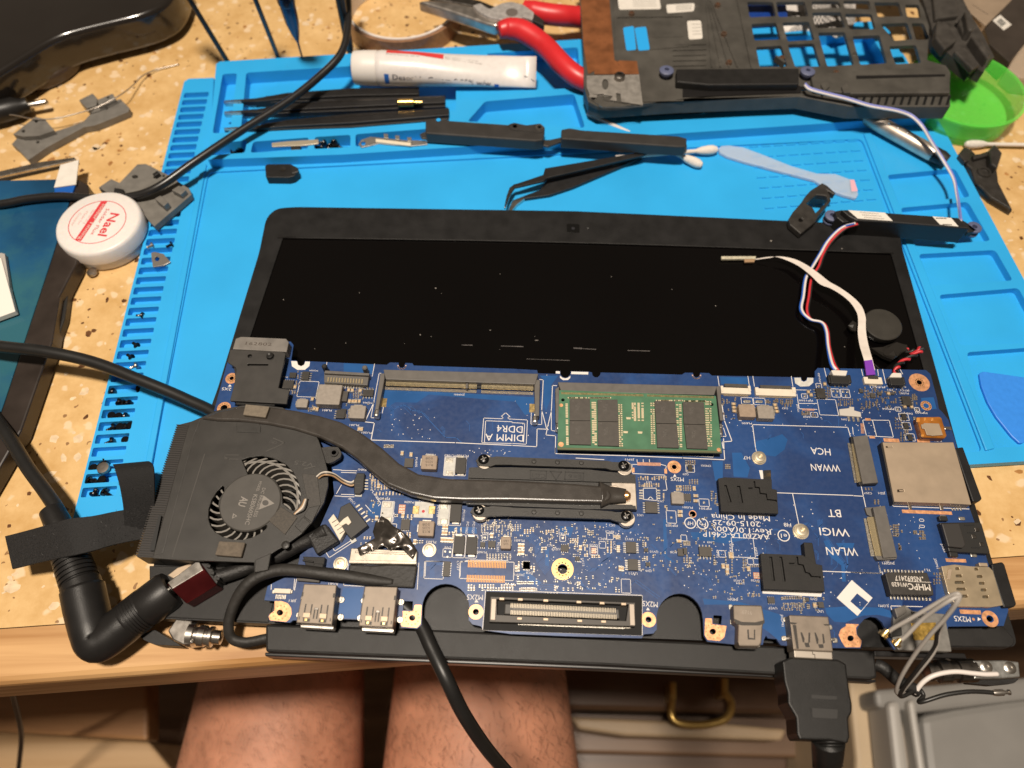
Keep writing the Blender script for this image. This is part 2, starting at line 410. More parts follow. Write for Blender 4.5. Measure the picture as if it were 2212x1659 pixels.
# ================================================================ laptop display lid
ZL = 11
blk = mat('black_plastic', (.011, .0105, .0105), .45, var=.25, scale=120, bump=.2, bscale=5000, dirt=(.026, .024, .022), dscale=90, dth=.66, spec=.35)
blk2 = mat('black_plastic_grey', (.0165, .0155, .0148), .46, spec=.3, var=.2, scale=150, bump=.25, bscale=6000)
lid = thing('laptop_lid', 'black laptop display lid lying open with its dark screen facing up', 'laptop screen', P(1250, 900, 5))
lo_ = [(597, 450), (640, 447), (1240, 456), (1895, 486), (1941, 497), (1950, 540), (2074, 985), (2196, 1385), (2190, 1398), (1894, 1398), (1300, 1375), (575, 1347), (322, 1335), (332, 1215), (470, 840), (560, 545), (575, 470)]
lid_out = rnd(lo_, 16)
scr = [(607, 508), (1240, 522), (1927, 545), (1975, 740), (2100, 1130), (1300, 1200), (520, 1200), (508, 760)]
prism('bezel', lid_out, 5, ZL, blk, lid, holes=[rnd([(612, 511), (1240, 524), (1925, 547), (1996, 800), (2085, 1110), (470, 1110), (536, 740)], 4)], bev=.7)
screenm = mat('screen_glass', (.0018, .0014, .0014), .14, var=.1, scale=14, spec=.4)
prism('screen', [(609, 509), (1240, 522), (1928, 545), (2000, 800), (2090, 1112), (466, 1112), (533, 740)], 5.2, 10.45, screenm, lid)
lip = mat('lid_edge', (.012, .011, .011), .32)
tube('bezel_seam', [P(u, v, ZL+.05) for u, v in [(600, 513), (1000, 519), (1240, 524), (1600, 535), (1930, 547)]], .35, blk2, lid, ns=6)
wc = prism('webcam', rnd([(1224, 483), (1252, 484), (1252, 503), (1225, 502)], 3), ZL-.2, ZL+.12, mat('gloss_black', (.006, .006, .006), .1), lid, bev=.1)
lathe('webcam_lens', [(.9, 0), (.9, .25), (.4, .3), (0, .2)], P(1238, 494, ZL+.1), mat('lens_glass', (.03, .03, .035), .08), wc)
lathe('status_lamp', [(.35, 0), (.3, .12), (0, .15)], P(1270, 493, ZL), mat('grey_lens', (.15, .15, .15), .2), lid)
# hinge cover bar along the near edge of the lid
bar = [(573, 1348), (905, 1358), (1300, 1377), (1890, 1405), (1896, 1464), (1880, 1468), (1300, 1437), (573, 1408)]
prism('hinge_bar', bar, 3.5, ZL+1.2, blk2, lid, bev=1.0)
prism('hinge_bar_lip', [(572, 1409), (1300, 1438), (1893, 1468), (1893, 1474), (1300, 1446), (572, 1417)], 2.5, 8.5, lip, lid, bev=.4)
prism('lower_bezel', [(322, 1222), (545, 1222), (600, 1262), (580, 1345), (324, 1332)], ZL-.3, ZL+.5, blk2, lid, bev=.4)
prism('lower_bezel', [(2040, 1352), (2167, 1352), (2194, 1384), (2186, 1398), (2040, 1396)], ZL-.3, ZL+.5, blk2, lid, bev=.4, r=8)
steel = mat('steel', (.62, .58, .53), .28, 1.0, var=.15, scale=300)
dsteel = mat('dark_steel', (.25, .23, .21), .3, 1.0, var=.2, scale=300)
# left hinge
hz = 9
h = prism('hinge_bracket', tq('02', (1085, 770), (1140, 690), (1240, 700), (1250, 850), (1180, 860), (1120, 830)), 4, 13, steel, lid, bev=.6)
prism('hinge_foot', tq('02', (900, 800), (1000, 760), (1150, 850), (1180, 870), (1000, 860), (930, 830)), 3.5, 8, blk2, lid, bev=.8, r=6)
a, b = P(*t1('02', 1225, 795), 10), P(*t1('02', 1440, 815), 9)
ax = (b-a); Ls = ax.length*1000
lathe('hinge_barrel', [(2.2, 0), (4.6, 0), (4.6, Ls*.18), (3.2, Ls*.2), (3.2, Ls*.3), (4.0, Ls*.32), (4.0, Ls*.5), (3.4, Ls*.53), (3.4, Ls*.6), (3.9, Ls*.63), (3.9, Ls*.72), (2.6, Ls*.75), (2.6, Ls*.97), (1.5, Ls)], a, steel, lid, axis=ax)
# right hinge
a, b = P(*t1('22', 1570, 1035), 9), P(*t1('22', 1900, 1025), 9); ax = b-a; Ls = ax.length*1000
lathe('hinge_barrel', [(2.5, 0), (3.6, .4), (3.6, Ls*.1), (3.1, Ls*.12), (3.1, Ls*.22), (4.2, Ls*.25), (4.2, Ls*.45), (3.6, Ls*.47), (3.6, Ls*.6), (4.3, Ls*.62), (4.3, Ls*.95), (3, Ls)], a, dsteel, lid, axis=ax)
hp = prism('hinge_plate', tq('22', (1880, 962), (2080, 960), (2180, 970), (2190, 1070), (2060, 1080), (1890, 1080)), 8, 12.5, mat('zinc', (.50, .50, .48), .35, .9, var=.2, scale=400), lid, bev=.5)
for c in ((1965, 1003), (2118, 1010)):
    lathe('hinge_screw', [(2.2, 0), (2.2, .5), (1.6, .8), (.8, .8), (.8, .3), (0, .3)], P(*t1('22', *c), 12.4), steel, hp)
prism('hinge_foot', tq('22', (1840, 1085), (2060, 1085), (2185, 1075), (2150, 1110), (2000, 1125), (1850, 1110)), 4, 7.5, blk2, lid, bev=.8, r=5)
prism('front_rail', tq('22', (1240, 895), (1830, 915), (1845, 950), (1245, 935)), 6, 12.2, lip, lid, bev=.4)
# dust and scuffs lying on the glass
dustm = mat('dust_fleck', (.26, .235, .21), .8)
qs = []
for (t, x, y, a, b2) in (('11', 612, 210, 10, 6), ('11', 650, 245, 3, 3), ('11', 117, 240, 4, 4), ('11', 512, 512, 7, 6), ('11', 582, 523, 3, 5), ('11', 965, 482, 8, 4), ('11', 30, 565, 4, 5), ('11', 1750, 135, 4, 4), ('11', 2142, 218, 4, 4),
                         ('11', 1028, 118, 3, 3), ('11', 1255, 522, 3, 2), ('11', 410, 568, 3, 3), ('11', 1025, 607, 3, 3), ('21', 213, 325, 7, 4), ('21', 1048, 590, 5, 4), ('20', 570, 1567, 12, 8), ('20', 1028, 1617, 8, 5), ('11', 1265, 548, 24, 3), ('01', 1838, 285, 5, 6), ('01', 2040, 603, 4, 3)):
    c = t1(t, x, y); s = 3
    qs.append(([P(c[0]+a/s*math.cos(k*1.26)*.6, c[1]+b2/s*math.sin(k*1.26)*.6, 10.5) for k in range(5)], 10.44, 10.75 if y < 1500 else 11.3))
o = boxes('dust_flecks', qs, dustm, lid)
scm = mat('scuff', (.10, .09, .085), .7, var=.5, scale=800)
qs = []
for (x0, y0, x1, y1, w) in ((780, 577, 850, 578, 3.5), (1035, 583, 1180, 587, 4), (1505, 597, 1560, 599, 7), (1560, 600, 1650, 605, 3), (1855, 612, 2000, 616, 3.5), (1200, 667, 1480, 677, 2.2)):
    a, b = t1('11', x0, y0), t1('11', x1, y1)
    qs.append(([P(a[0], a[1]-w/6, 10.5), P(b[0], b[1]-w/5, 10.5), P(b[0], b[1]+w/5, 10.5), P(a[0], a[1]+w/8, 10.5)], 10.44, 10.5))
boxes('scuff_marks', qs, scm, lid)
# ================================================================ motherboard
ZB = 18.0
pcbm = bpy.data.materials.new('blue_solder_mask'); pcbm.use_nodes = True
nt = pcbm.node_tree; bs = nt.nodes['Principled BSDF']; g = nt.nodes.new('ShaderNodeNewGeometry')
n1 = nt.nodes.new('ShaderNodeTexNoise'); n1.inputs['Scale'].default_value = 38; n1.inputs['Detail'].default_value = 4; n1.inputs['Distortion'].default_value = .8
nt.links.new(g.outputs['Position'], n1.inputs['Vector'])
r1 = nt.nodes.new('ShaderNodeValToRGB'); r1.color_ramp.interpolation = 'LINEAR'
e = r1.color_ramp.elements; e[0].position = .40; e[0].color = (.0145, .040, .132, 1); e[1].position = .63; e[1].color = (.018, .062, .20, 1)
nt.links.new(n1.outputs['Fac'], r1.inputs['Fac'])
n2 = nt.nodes.new('ShaderNodeTexNoise'); n2.inputs['Scale'].default_value = 500; n2.inputs['Detail'].default_value = 4
nt.links.new(g.outputs['Position'], n2.inputs['Vector'])
mr = nt.nodes.new('ShaderNodeMapRange'); mr.inputs['To Min'].default_value = .22; mr.inputs['To Max'].default_value = .5; nt.links.new(n2.outputs['Fac'], mr.inputs['Value'])
nt.links.new(mr.outputs['Result'], bs.inputs['Roughness']); nt.links.new(r1.outputs['Color'], bs.inputs['Base Color'])
pour = mat('blue_mask_over_copper', (.017, .088, .265), .3, var=.12, scale=90)
pourd = mat('blue_mask_dark', (.007, .026, .11), .32, var=.15, scale=90)
trace = mat('blue_mask_trace', (.028, .105, .31), .3)
white = mat('silkscreen_white', (.72, .68, .64), .6)
wpad = mat('white_block', (.55, .54, .50), .55, var=.12, scale=600)
solder = mat('solder', (.55, .51, .44), .38, .9, var=.25, scale=1500)
gold = mat('gold_plate', (.86, .62, .28), .3, 1.0, var=.2, scale=900)
copper = mat('bare_copper', (.80, .40, .20), .42, .55, var=.25, scale=700, dirt=(.45, .20, .07), dscale=500, dth=.62)
tan = mat('tan_metal', (.46, .36, .26), .5, .6, var=.08, scale=120)
ctan = mat('ceramic_tan', (.52, .36, .20), .5, var=.2, scale=900)
chipk = mat('chip_epoxy', (.030, .026, .022), .55, var=.2, scale=500)
chipg = mat('chip_epoxy_grey', (.062, .054, .046), .55, var=.12, scale=500)
indm = mat('ferrite_grey', (.27, .235, .20), .55, var=.1, scale=700)
indb = mat('ferrite_brown', (.30, .225, .165), .55, var=.1, scale=700)
inkd = mat('dark_ink', (.06, .045, .035), .6)
sockg = mat('socket_plastic', (.115, .105, .095), .5, var=.1, scale=300)
sockk = mat('socket_black', (.018, .017, .016), .45)
cream = mat('cream_nylon', (.70, .62, .50), .45, var=.05)
shell = mat('shell_steel', (.235, .195, .158), .55, .7, var=.12, scale=250)
shelld = mat('shell_shadow', (.05, .045, .04), .5, .5)
rubber = mat('black_rubber', (.018, .0168, .016), .62, spec=.35, var=.2, scale=250, bump=.3, bscale=3000)

def inside(p):
    x, y = p; c = False; n = len(edge)
    if x > 2000 or (x < 735 and y > 850): return False
    for i in range(n):
        (x1, y1), (x2, y2) = edge[i], edge[i-1]
        if (y1 > y) != (y2 > y) and x < (x2-x1)*(y-y1)/(y2-y1)+x1: c = not c
    return c
def ring_pts(c, r, ry, n=20): return circ(c, r, n, ry)
edge = [(490, 786), (512, 733), (628, 738), (634, 745), (629, 778), (641, 779)]
edge += [(643, 787), (649, 791), (656, 789), (659, 780)]
edge += tq('B', (0, 555), (590, 580), (630, 550), (742, 552)) + tq('B', (745, 590), (765, 615), (790, 620), (815, 605), (830, 556)) + tq('B', (920, 560), (940, 590))
edge += tq('C', (0, 632), (325, 650), (335, 690), (565, 698), (570, 660), (625, 662)) + tq('C', (630, 710), (660, 740), (690, 748), (725, 738), (755, 705), (762, 664)) + tq('C', (990, 670), (1035, 678), (1045, 720), (1075, 742), (1110, 742), (1140, 715), (1150, 680))
edge += tq('D', (-10, 708), (30, 682), (132, 684), (140, 720), (165, 742), (200, 740), (222, 712), (228, 684), (340, 688), (380, 720), (1535, 742), (1540, 775), (1570, 795), (1605, 775), (1612, 745), (1716, 747), (1712, 665), (1750, 622))
edge += tq('E', (0, 630), (940, 648), (1000, 700), (1085, 1020), (1108, 1150), (1160, 1200), (1230, 1290), (1330, 1590)) + tq('I', (1440, 520), (1510, 790), (1560, 930), (1720, 1400), (1790, 1640)) + tq('22', (2098, 560), (2110, 640), (2080, 738), (1720, 742), (1700, 880), (1370, 890))
edge += tq('K', (1540, 1300), (1525, 1190), (1480, 1090), (1410, 1030), (1330, 1015), (1250, 1045), (1190, 1110), (1150, 1190), (1160, 1260), (1225, 1330), (1200, 1425), (870, 1420), (280, 1395), (170, 1385), (140, 1350), (110, 1305), (0, 1295))
edge += tq('22', (540, 800), (525, 830), (520, 860), (350, 860), (160, 840), (138, 800), (132, 690))
edge += [(1468+50*math.cos(a*math.pi/14), 1336-54*math.sin(a*math.pi/14)) for a in range(15)]
edge += tq('12', (2045, 760), (2022, 787), (1962, 792), (1948, 818), (1500, 806), (1100, 790), (918, 765), (905, 740), (850, 728), (825, 700), (832, 630)) + [(963+51*math.cos(a*math.pi/14), 1313-52*math.sin(a*math.pi/14)) for a in range(15)] + tq('12', (520, 730), (492, 756), (390, 750), (370, 700), (330, 690), (130, 690))
edge += tq('J', (1310, 1052), (1020, 1042), (990, 1090), (480, 1060), (440, 1092), (175, 1066), (160, 1000), (240, 930), (240, 812), (108, 800), (150, 620), (240, 570), (390, 500), (540, 365), (572, 215), (690, 130))
edge += [(690, 1140), (722, 1068), (716, 1000), (690, 950), (620, 905), (560, 890), (462, 888)]
holesB = [circ(t1('A', 690, 1140), 9, 12, 8), circ(t1('A', 805, 755), 7, 12, 6), circ(t1('E', 855, 808), 7, 14, 6), circ(t1('E', 943, 1110), 6.5, 12, 5.6), circ(t1('G', 655, 1568), 11, 16, 10),
          circ(t1('G', 2103, 245), 5.5, 12, 5), circ(t1('H', 130, 855), 7, 12, 6.5), circ(t1('J', 310, 962), 7, 12, 6.5), circ(t1('J', 2025, 1030), 7, 12, 6.5), tq('J', (1915, 810), (2035, 815), (2030, 935), (1905, 930)),
          circ(t1('22', 195, 775), 7, 12, 6.5), tq('22', (200, 668), (255, 672), (250, 728), (195, 722)), circ(t1('K', 1070, 1295), 7, 12, 6.5), circ(t1('12', 872, 647), 6.5, 12, 6), circ(t1('12', 1991, 697), 6, 12, 5.6), circ(t1('22', 1990, 692), 7, 12, 6.4)]
mb = thing('motherboard', 'blue laptop motherboard resting on the dark screen, printed upside down', 'circuit board', P(1250, 1050, ZB-1.2))
board = prism('board', edge, ZB-1.2, ZB, pcbm, mb, holes=holesB)
BX = (P(1474.7, 809.6, ZB)-P(737.3, 783.8, ZB)).normalized(); BY = Vector((-BX.y, BX.x, 0))
def sc_(t): return 6.0 if len(t) == 1 else 3.0
def brect(t, cx, cy, w, h, z, rot=0, grow=0):
    u, v = t1(t, cx, cy); s = sc_(t); C = P(u, v, z)
    hw = (P(u+w/s/2, v, z)-P(u-w/s/2, v, z)).length/2+grow*.001; hh = (P(u, v+h/s/2, z)-P(u, v-h/s/2, z)).length/2+grow*.001
    c, s2 = math.cos(rot), math.sin(rot); X = BX*c+BY*s2; Y = BY*c-BX*s2
    return [C-X*hw-Y*hh, C+X*hw-Y*hh, C+X*hw+Y*hh, C-X*hw+Y*hh]
def comp(name, t, cx, cy, w, h, hgt, m, rot=0, bev=0, parent=None, z0=None, r=0):
    z1 = ZB+hgt; q = brect(t, cx, cy, w, h, z1, rot)
    if r: q = [Vector((a[0], a[1], 0)) for a in rnd([(p.x, p.y) for p in q], r*.001, 3)]
    return prism_w(name, q, ZB if z0 is None else z0, z1, m, parent or mb, bev=bev)
LEAD = None
def lead_mesh(l, w, hh):
    V, F = prism_data([[(-l/2, -w/2), (l/2, -w/2), (l/2, w/2), (-l/2, w/2)]], 0, hh)
    me = bpy.data.meshes.new('lead'); me.from_pydata([(a, b, c) for a, b, c in V], [], F); me.materials.append(solder); return me
LM = {}
def leads(chip_o, quad, side, n, l=1.0, w=.42, z=ZB, hgt=.5, out=.45, f0=.1, f1=.9, m=None):
    """n leads along one side of a chip; side index into the quad's edges"""
    key = (l, w, hgt)
    if key not in LM: LM[key] = lead_mesh(l*.001, w*.001, hgt)
    a, b = quad[side], quad[(side+1) % 4]; d = (b-a); c = sum(quad, Vector())/4; nrm = Vector((d.y, -d.x, 0)).normalized()
    if nrm.dot((a+b)/2-c) < 0: nrm = -nrm
    for i in range(n):
        p = a+d*(f0+(f1-f0)*i/max(1, n-1))+nrm*out*.001
        o = bpy.data.objects.new('lead', LM[key]); COL.objects.link(o); o.parent = chip_o
        o.location = Vector((p.x, p.y, z*.001))-wloc(chip_o); o.rotation_euler = (0, 0, math.atan2(nrm.y, nrm.x))
def soic(t, cx, cy, w, h, sides, n, hgt=1.4, m=None, l=1.0, lw=.42, out=.45, rot=0, f0=.1, f1=.9):
    o = comp('chip', t, cx, cy, w, h, hgt, m or chipk, rot, bev=.12)
    q = brect(t, cx, cy, w, h, ZB+hgt, rot)
    for s in sides: leads(o, q, s, n, l=l, w=lw, out=out, f0=f0, f1=f1)
    lathe('pin_mark', [(.22, 0), (.22, .03), (0, .03)], (q[0]+BX*.0005+BY*.0005)*1.0, mat('pin_dot', (.09, .08, .07), .5), o, n=8)
    return o
# ---- copper pours under the mask, traces, vias
for t, pts, m in (('B', [(540, 900), (1600, 950), (2212, 985), (2500, 1000), (2480, 1200), (2380, 1230), (2260, 1060), (1130, 965), (980, 1070), (700, 1065), (600, 1130), (530, 1010)], pour),
               ('H', [(920, -30), (960, -90), (1180, -140), (1290, -180), (1360, -110), (1320, 20), (1200, 110), (1060, 90), (980, 60)], pour), ('H', [(640, 60), (760, 60), (870, 260), (840, 380), (660, 370)], pour),
               ('H', [(380, 170), (520, 170), (520, 420), (420, 420)], pour), ('H', [(100, 1090), (760, 1090), (830, 1180), (560, 1240), (130, 1180)], pour), ('22', [(130, 560), (380, 585), (650, 670), (700, 830), (620, 830), (560, 780), (300, 600), (140, 600)], pour),
               ('K', [(740, 900), (1050, 880), (1480, 900), (1640, 960), (1600, 1030), (1420, 990), (1230, 1000), (1000, 1090), (860, 1080), (760, 980)], pour), ('K', [(880, 60), (1120, 60), (1100, 130), (920, 120)], pour),
               ('K', [(720, 30), (790, 20), (860, 190), (990, 320), (1010, 560), (960, 560), (950, 350), (800, 230)], pour), ('J', [(1130, 640), (1390, 650), (1340, 1040), (1050, 1030)], pour),
               ('C', [(360, 720), (600, 720), (510, 840), (510, 1000), (440, 1180), (410, 1080), (410, 780)], pour), ('G', [(620, 1010), (800, 1030), (760, 1160), (620, 1110)], pour), ('G', [(430, 1300), (480, 1300), (480, 1530), (430, 1520)], pour),
               ('G', [(1960, 920), (2000, 920), (2010, 1400), (2120, 1480), (2050, 1480), (1965, 1400)], pour), ('12', [(1130, 380), (1200, 380), (1300, 460), (1260, 480)], pour), ('E', [(880, 1010), (1040, 1000), (1080, 1150), (880, 1170)], pour),
               ('F', [(1300, 1010), (1750, 1030), (1760, 1110), (1460, 1090), (1280, 1100)], pour), ('F', [(380, 700), (520, 690), (500, 960), (330, 850)], pour), ('B', [(30, 560), (420, 575), (400, 700), (30, 690)], pour),
               ('D', [(480, 735), (840, 745), (850, 840), (500, 830)], pour), ('22', [(1440, 410), (1640, 420), (1640, 640), (1420, 640)], pourd)):
    prism('copper_pour', tq(t, *pts), ZB-.1, ZB+.012, m, mb)
def line_quads(uv, w, z, out):
    p = [P(u, v, z) for u, v in uv]
    for a, b in zip(p, p[1:]):
        d = (b-a)
        if d.length < 1e-7: continue
        n_ = Vector((-d.y, d.x, 0)).normalized()*w*.0005; e_ = d.normalized()*w*.0005
        out.append(([a-n_-e_, b-n_+e_, b+n_+e_, a+n_-e_], z-.02, z))
tq_ = []
def bundle(t, pts, n, dx, dy, w=.16):
    for i in range(n):
        uv = tq(t, *[(x+dx*i, y+dy*i) for x, y in pts])
        if all(inside(p) for p in uv): line_quads(uv, w, ZB+.02, tq_)
bundle('G', [(0, 1060), (90, 1140), (170, 1160), (300, 1260), (300, 1400), (330, 1500), (430, 1640)], 7, 11, -13)
bundle('12', [(1130, 430), (1160, 400), (1290, 470), (1400, 470), (1520, 560)], 5, 6, 12)
bundle('12', [(1510, 400), (1560, 480), (1620, 500), (1700, 430)], 4, 9, 6)
bundle('G', [(860, 1420), (990, 1600), (1080, 1590), (1150, 1490), (1230, 1440), (1240, 1360)], 4, 14, -12)
bundle('G', [(1040, 960), (1420, 1080), (1590, 1080), (1680, 1160)], 3, 20, -14)
bundle('G', [(1800, 1250), (1970, 1410), (2000, 1520), (2120, 1650)], 2, 14, -4)
bundle('B', [(640, 1180), (790, 1100), (850, 1110), (910, 1175), (1025, 1180), (1350, 1520), (1490, 1525), (1560, 1590)], 1, 0, 0, .3)
bundle('12', [(560, 330), (600, 330), (600, 420)], 4, -8, 6)
bundle('F', [(1000, 1520), (1060, 1560), (1060, 1640)], 4, -10, 12)
bundle('22', [(1010, 240), (1060, 260), (1070, 340), (1040, 420)], 1, 0, 0, .5)
bundle('H', [(1750, 940), (1760, 1050), (2080, 1500), (2090, 1600)], 3, 14, -8, .22)
bundle('F', [(640, 660), (850, 655)], 1, 0, 0)
bundle('12', [(1870, 480), (1900, 450), (2050, 560)], 2, 12, -10)
bundle('22', [(80, 390), (160, 430), (180, 480)], 2, 10, -6)
bundle('E', [(1420, 1400), (1430, 1440)], 1, 0, 0)
for k in range(120):
    t = random.choice('FGHGHBDEK'); x = random.uniform(100, 2100); y = random.uniform(900, 1600); L_ = random.uniform(60, 260); a = random.choice((0, 1.57, .785, -.785))
    bundle(t, [(x, y), (x+L_*.4*math.cos(a), y+L_*.4*math.sin(a)), (x+L_*.4*math.cos(a)+L_*.6*math.cos(a+.785), y+L_*.4*math.sin(a)+L_*.6*math.sin(a+.785))], random.choice((1, 1, 2, 3)), 12, -10)
boxes('traces', tq_, trace, mb)
vq = []
for t, x0, y0, x1, y1, n_ in (('B', 640, 1130, 1250, 1550, 30), ('F', 1700, 1000, 2200, 1500, 50), ('G', 0, 950, 1700, 1650, 150), ('H', 0, 880, 1100, 1600, 70), ('H', 1100, 700, 1700, 1250, 24), ('K', 700, 400, 1300, 900, 26), ('I', 300, 700, 1000, 1550, 30),
                            ('E', 0, 850, 700, 1500, 50), ('D', 500, 1000, 2200, 1500, 40), ('12', 1000, 430, 1800, 520, 40), ('22', 0, 200, 500, 560, 50), ('C', 0, 700, 560, 1600, 16), ('F', 1650, 0, 2200, 90, 18)):
    for k in range(n_):
        u, v = t1(t, random.uniform(x0, x1), random.uniform(y0, y1)); c = P(u, v, ZB)
        if not inside((u, v)): continue
        r_ = random.uniform(.10, .26)
        vq.append((wcirc(c, r_, 6), ZB-.02, ZB+.03))
boxes('vias', vq, white, mb)
# ---- silkscreen outlines
sq = []
def sl(t, *pts, w=.26, close=False):
    uv = tq(t, *pts)
    if close: uv = uv+[uv[0]]
    line_quads(uv, w, ZB+.03, sq)
def sbox(t, cx, cy, w, h, lw=.22):
    q = brect(t, cx, cy, w, h, ZB+.03); 
    for i in range(4):
        a, b = q[i], q[(i+1) % 4]; d = (b-a); n_ = Vector((-d.y, d.x, 0)).normalized()*lw*.0005; e_ = d.normalized()*lw*.0005
        sq.append(([a-n_-e_, b-n_+e_, b+n_+e_, a+n_-e_], ZB+.01, ZB+.03))
sl('B', (515, 690), (490, 690), (383, 1265), (490, 1270)); sl('B', (530, 1205), (545, 1130)); sl('B', (425, 1060), (305, 1320), (428, 1332), (385, 1555), (1480, 1590), (2212, 1625), w=.34)
sl('C', (0, 1625), (320, 1642), (325, 1410), (450, 1415), (385, 1165), (405, 775), (360, 770), w=.3); sl('C', (250, 1205), (245, 1350), (385, 1355), (388, 1165))
sl('C', (580, 850), (525, 848), (510, 1180), (460, 1390), (440, 1490), (565, 1500), (562, 1720), w=.3); sl('C', (510, 1190), (510, 1430), (560, 1440))
sl('G', (562, 0), (560, 72), (1500, 100), (2212, 128), w=.34); sl('H', (0, 128), (545, 152), (535, 20), (530, -120), w=.34); sl('H', (0, 95), (400, 118), (402, 90))
sl('D', (510, 1100), (540, 1300), (640, 1570), (510, 1580), (525, 1659), w=.34); sl('D', (530, 1400), (565, 1510), (520, 1508))
sl('B', (1820, 1590), (1845, 1270), (2090, 1280), (2095, 1255), (2072, 1250), (2130, 1200), (2190, 1255), (2160, 1255), (2165, 1282), (2212, 1284)); sl('C', (0, 1285), (200, 1295), (185, 1610), (0, 1600)); sl('B', (1855, 1580), (1870, 1305), (2212, 1318)); sl('C', (0, 1330), (165, 1338), (150, 1580)); sl('B', (1820, 1590), (2212, 1600))
sl('B', (430, 570), (400, 730)); sl('A', (2025, 550), (1995, 720))
for x in (455, 845, 910, 1408): sl('D', (x, 730), (x+20, 860))
sl('D', (1470, 905), (1660, 908)); sl('D', (1480, 960), (1510, 1150), (1740, 1158)); sl('D', (1500, 1080), (1735, 1082)); sl('D', (905, 1355), (2140, 1390), (2180, 1530), w=.3); sl('D', (905, 1355), (945, 1659), w=.3); sl('H', (945, 0), (955, 40))
sl('D', (1835, 625), (1865, 745)); sl('D', (720, 1210), (725, 1300), (760, 1305)); sl('D', (955, 1150), (965, 1310))
sl('E', (105, 640), (125, 720)); sl('E', (315, 640), (325, 720)); sl('E', (380, 640), (420, 820)); sl('E', (610, 645), (640, 700)); sl('E', (430, 855), (680, 870))
sl('E', (120, 1295), (170, 1500), (520, 1520), (465, 1300), (120, 1295)); sl('E', (250, 1305), (300, 1500))
sl('H', (1225, 580), (2212, 615), w=.3); sl('H', (1425, 595), (1505, 985), w=.3); sl('I', (0, 618), (130, 625), w=.3); sl('I', (100, 485), (160, 760), w=.3); sl('I', (55, 430), (60, 470), (210, 478))
sl('I', (510, 700), (515, 755), (1500, 790)); sl('I', (285, 1410), (295, 1460), (460, 1465)); sl('I', (325, 1495), (360, 1625), (-30, 1610), w=.3); sl('K', (700, 425), (1460, 455), (1430, 320), w=.3)
sl('K', (1480, 435), (1550, 740), (1590, 745)); sl('K', (1620, 1000), (1590, 875), (2000, 885)); sl('I', (1150, 1170), (1225, 1355))
sl('G', (1555, 210), (1560, 330), (1980, 350), (2010, 545), (1960, 548)); sl('G', (1550, 212), (1620, 212)); sl('G', (1930, 212), (2000, 230), (1990, 290)); sl('G', (830, 130), (1190, 150), w=.3)
sl('G', (1705, 660), (1700, 520), (1870, 520), (1880, 680), (1700, 665)); sl('G', (1765, 660), (1795, 630), (1825, 660))
for i in range(3): sl('G', (1620+80*i, 150), (1622+80*i, 180))
sl('F', (0, 290), (200, 295)); sl('F', (0, 315), (190, 322)); sl('F', (0, 600), (160, 605)); sl('F', (0, 628), (165, 632)); sl('F', (315, 740), (385, 820)); sl('F', (450, 640), (515, 715), (480, 750))
sl('F', (435, 1150), (465, 970), (720, 985), (710, 1040)); sl('F', (1085, 1659), (1095, 1465), (1330, 1470)); sl('F', (1540, 1659), (1545, 1480), (1660, 1450), (2160, 1460)); sl('12', (770, 320), (765, 430), (1115, 445), (1120, 325), (770, 320)); sl('12', (540, 320), (535, 430), (660, 435), (665, 320), (540, 320))
sl('J', (990, 110), (1020, 165), (1230, 30)); sl('J', (900, 170), (950, 250), (1300, 20)); sl('J', (1195, 330), (1185, 440)); sl('J', (1140, 500), (1135, 610), (1400, 620)); sl('J', (2110, 320), (2090, 660)); sl('J', (200, 600), (195, 660)); sl('J', (500, 530), (490, 660)); sl('J', (525, 530), (500, 670))
sl('12', (920, 505), (1950, 540), (1950, 800), (915, 765), (935, 505)); sl('E', (-10, 1390), (0, 1480))
sl('L', (2110, 280), (2212, 285)); sl('L', (2150, 590), (2212, 480)); sl('L', (2130, 620), (2212, 625))
for t, x, y, w, h in (('A', 1780, 895, 250, 200), ('D', 835, 1050, 150, 85), ('D', 995, 1055, 150, 85), ('D', 1578, 985, 75, 55), ('D', 1765, 855, 70, 65), ('D', 1985, 945, 110, 105), ('D', 2110, 950, 110, 105), ('D', 1880, 1130, 240, 200), ('D', 1705, 1228, 90, 60),
                    ('E', 580, 1155, 70, 50), ('E', 825, 1160, 60, 50), ('E', 655, 1255, 120, 90), ('E', 690, 1375, 110, 90), ('E', 735, 1520, 120, 90), ('F', 1405, 235, 145, 245), ('F', 1545, 235, 145, 245), ('F', 595, 830, 160, 280), ('F', 1330, 855, 140, 290), ('F', 1480, 860, 150, 285), ('F', 1525, 1270, 150, 300), ('F', 1685, 1275, 150, 300), ('F', 1375, 1360, 120, 110), ('F', 1860, 1160, 75, 70),
                    ('G', 657, 1170, 75, 80), ('G', 1270, 1145, 85, 80), ('G', 1172, 1255, 85, 85), ('G', 1060, 1330, 100, 110), ('G', 2065, 893, 125, 160), ('H', 278, 708, 130, 95), ('H', 785, 1290, 285, 250), ('H', 878, 1470, 75, 75), ('H', 957, 1470, 75, 75), ('H', 510, 1372, 85, 85), ('H', 15, 1165, 75, 75), ('H', 97, 265, 110, 95), ('12', 1845, 480, 60, 90), ('I', 885, 935, 55, 30), ('I', 890, 1015, 60, 30)):
    sbox(t, x, y, w, h)
boxes('silkscreen_outlines', sq, white, mb)
def disc(name, t, x, y, r, m, z=ZB+.04, ry=None, hole=None, hr=0, parent=None, n=24):
    c = t1(t, x, y); s = sc_(t); C = P(c[0], c[1], z); R = (P(c[0]+r/s, c[1], z)-C).length*1000
    hl = [wcirc(P(*t1(t, *(hole or (x, y))), z), hr/s/5.05, 14)] if hr else []
    return prism_w(name, wcirc(C, R, n), ZB-.1, z, m, parent or mb, holes=hl)
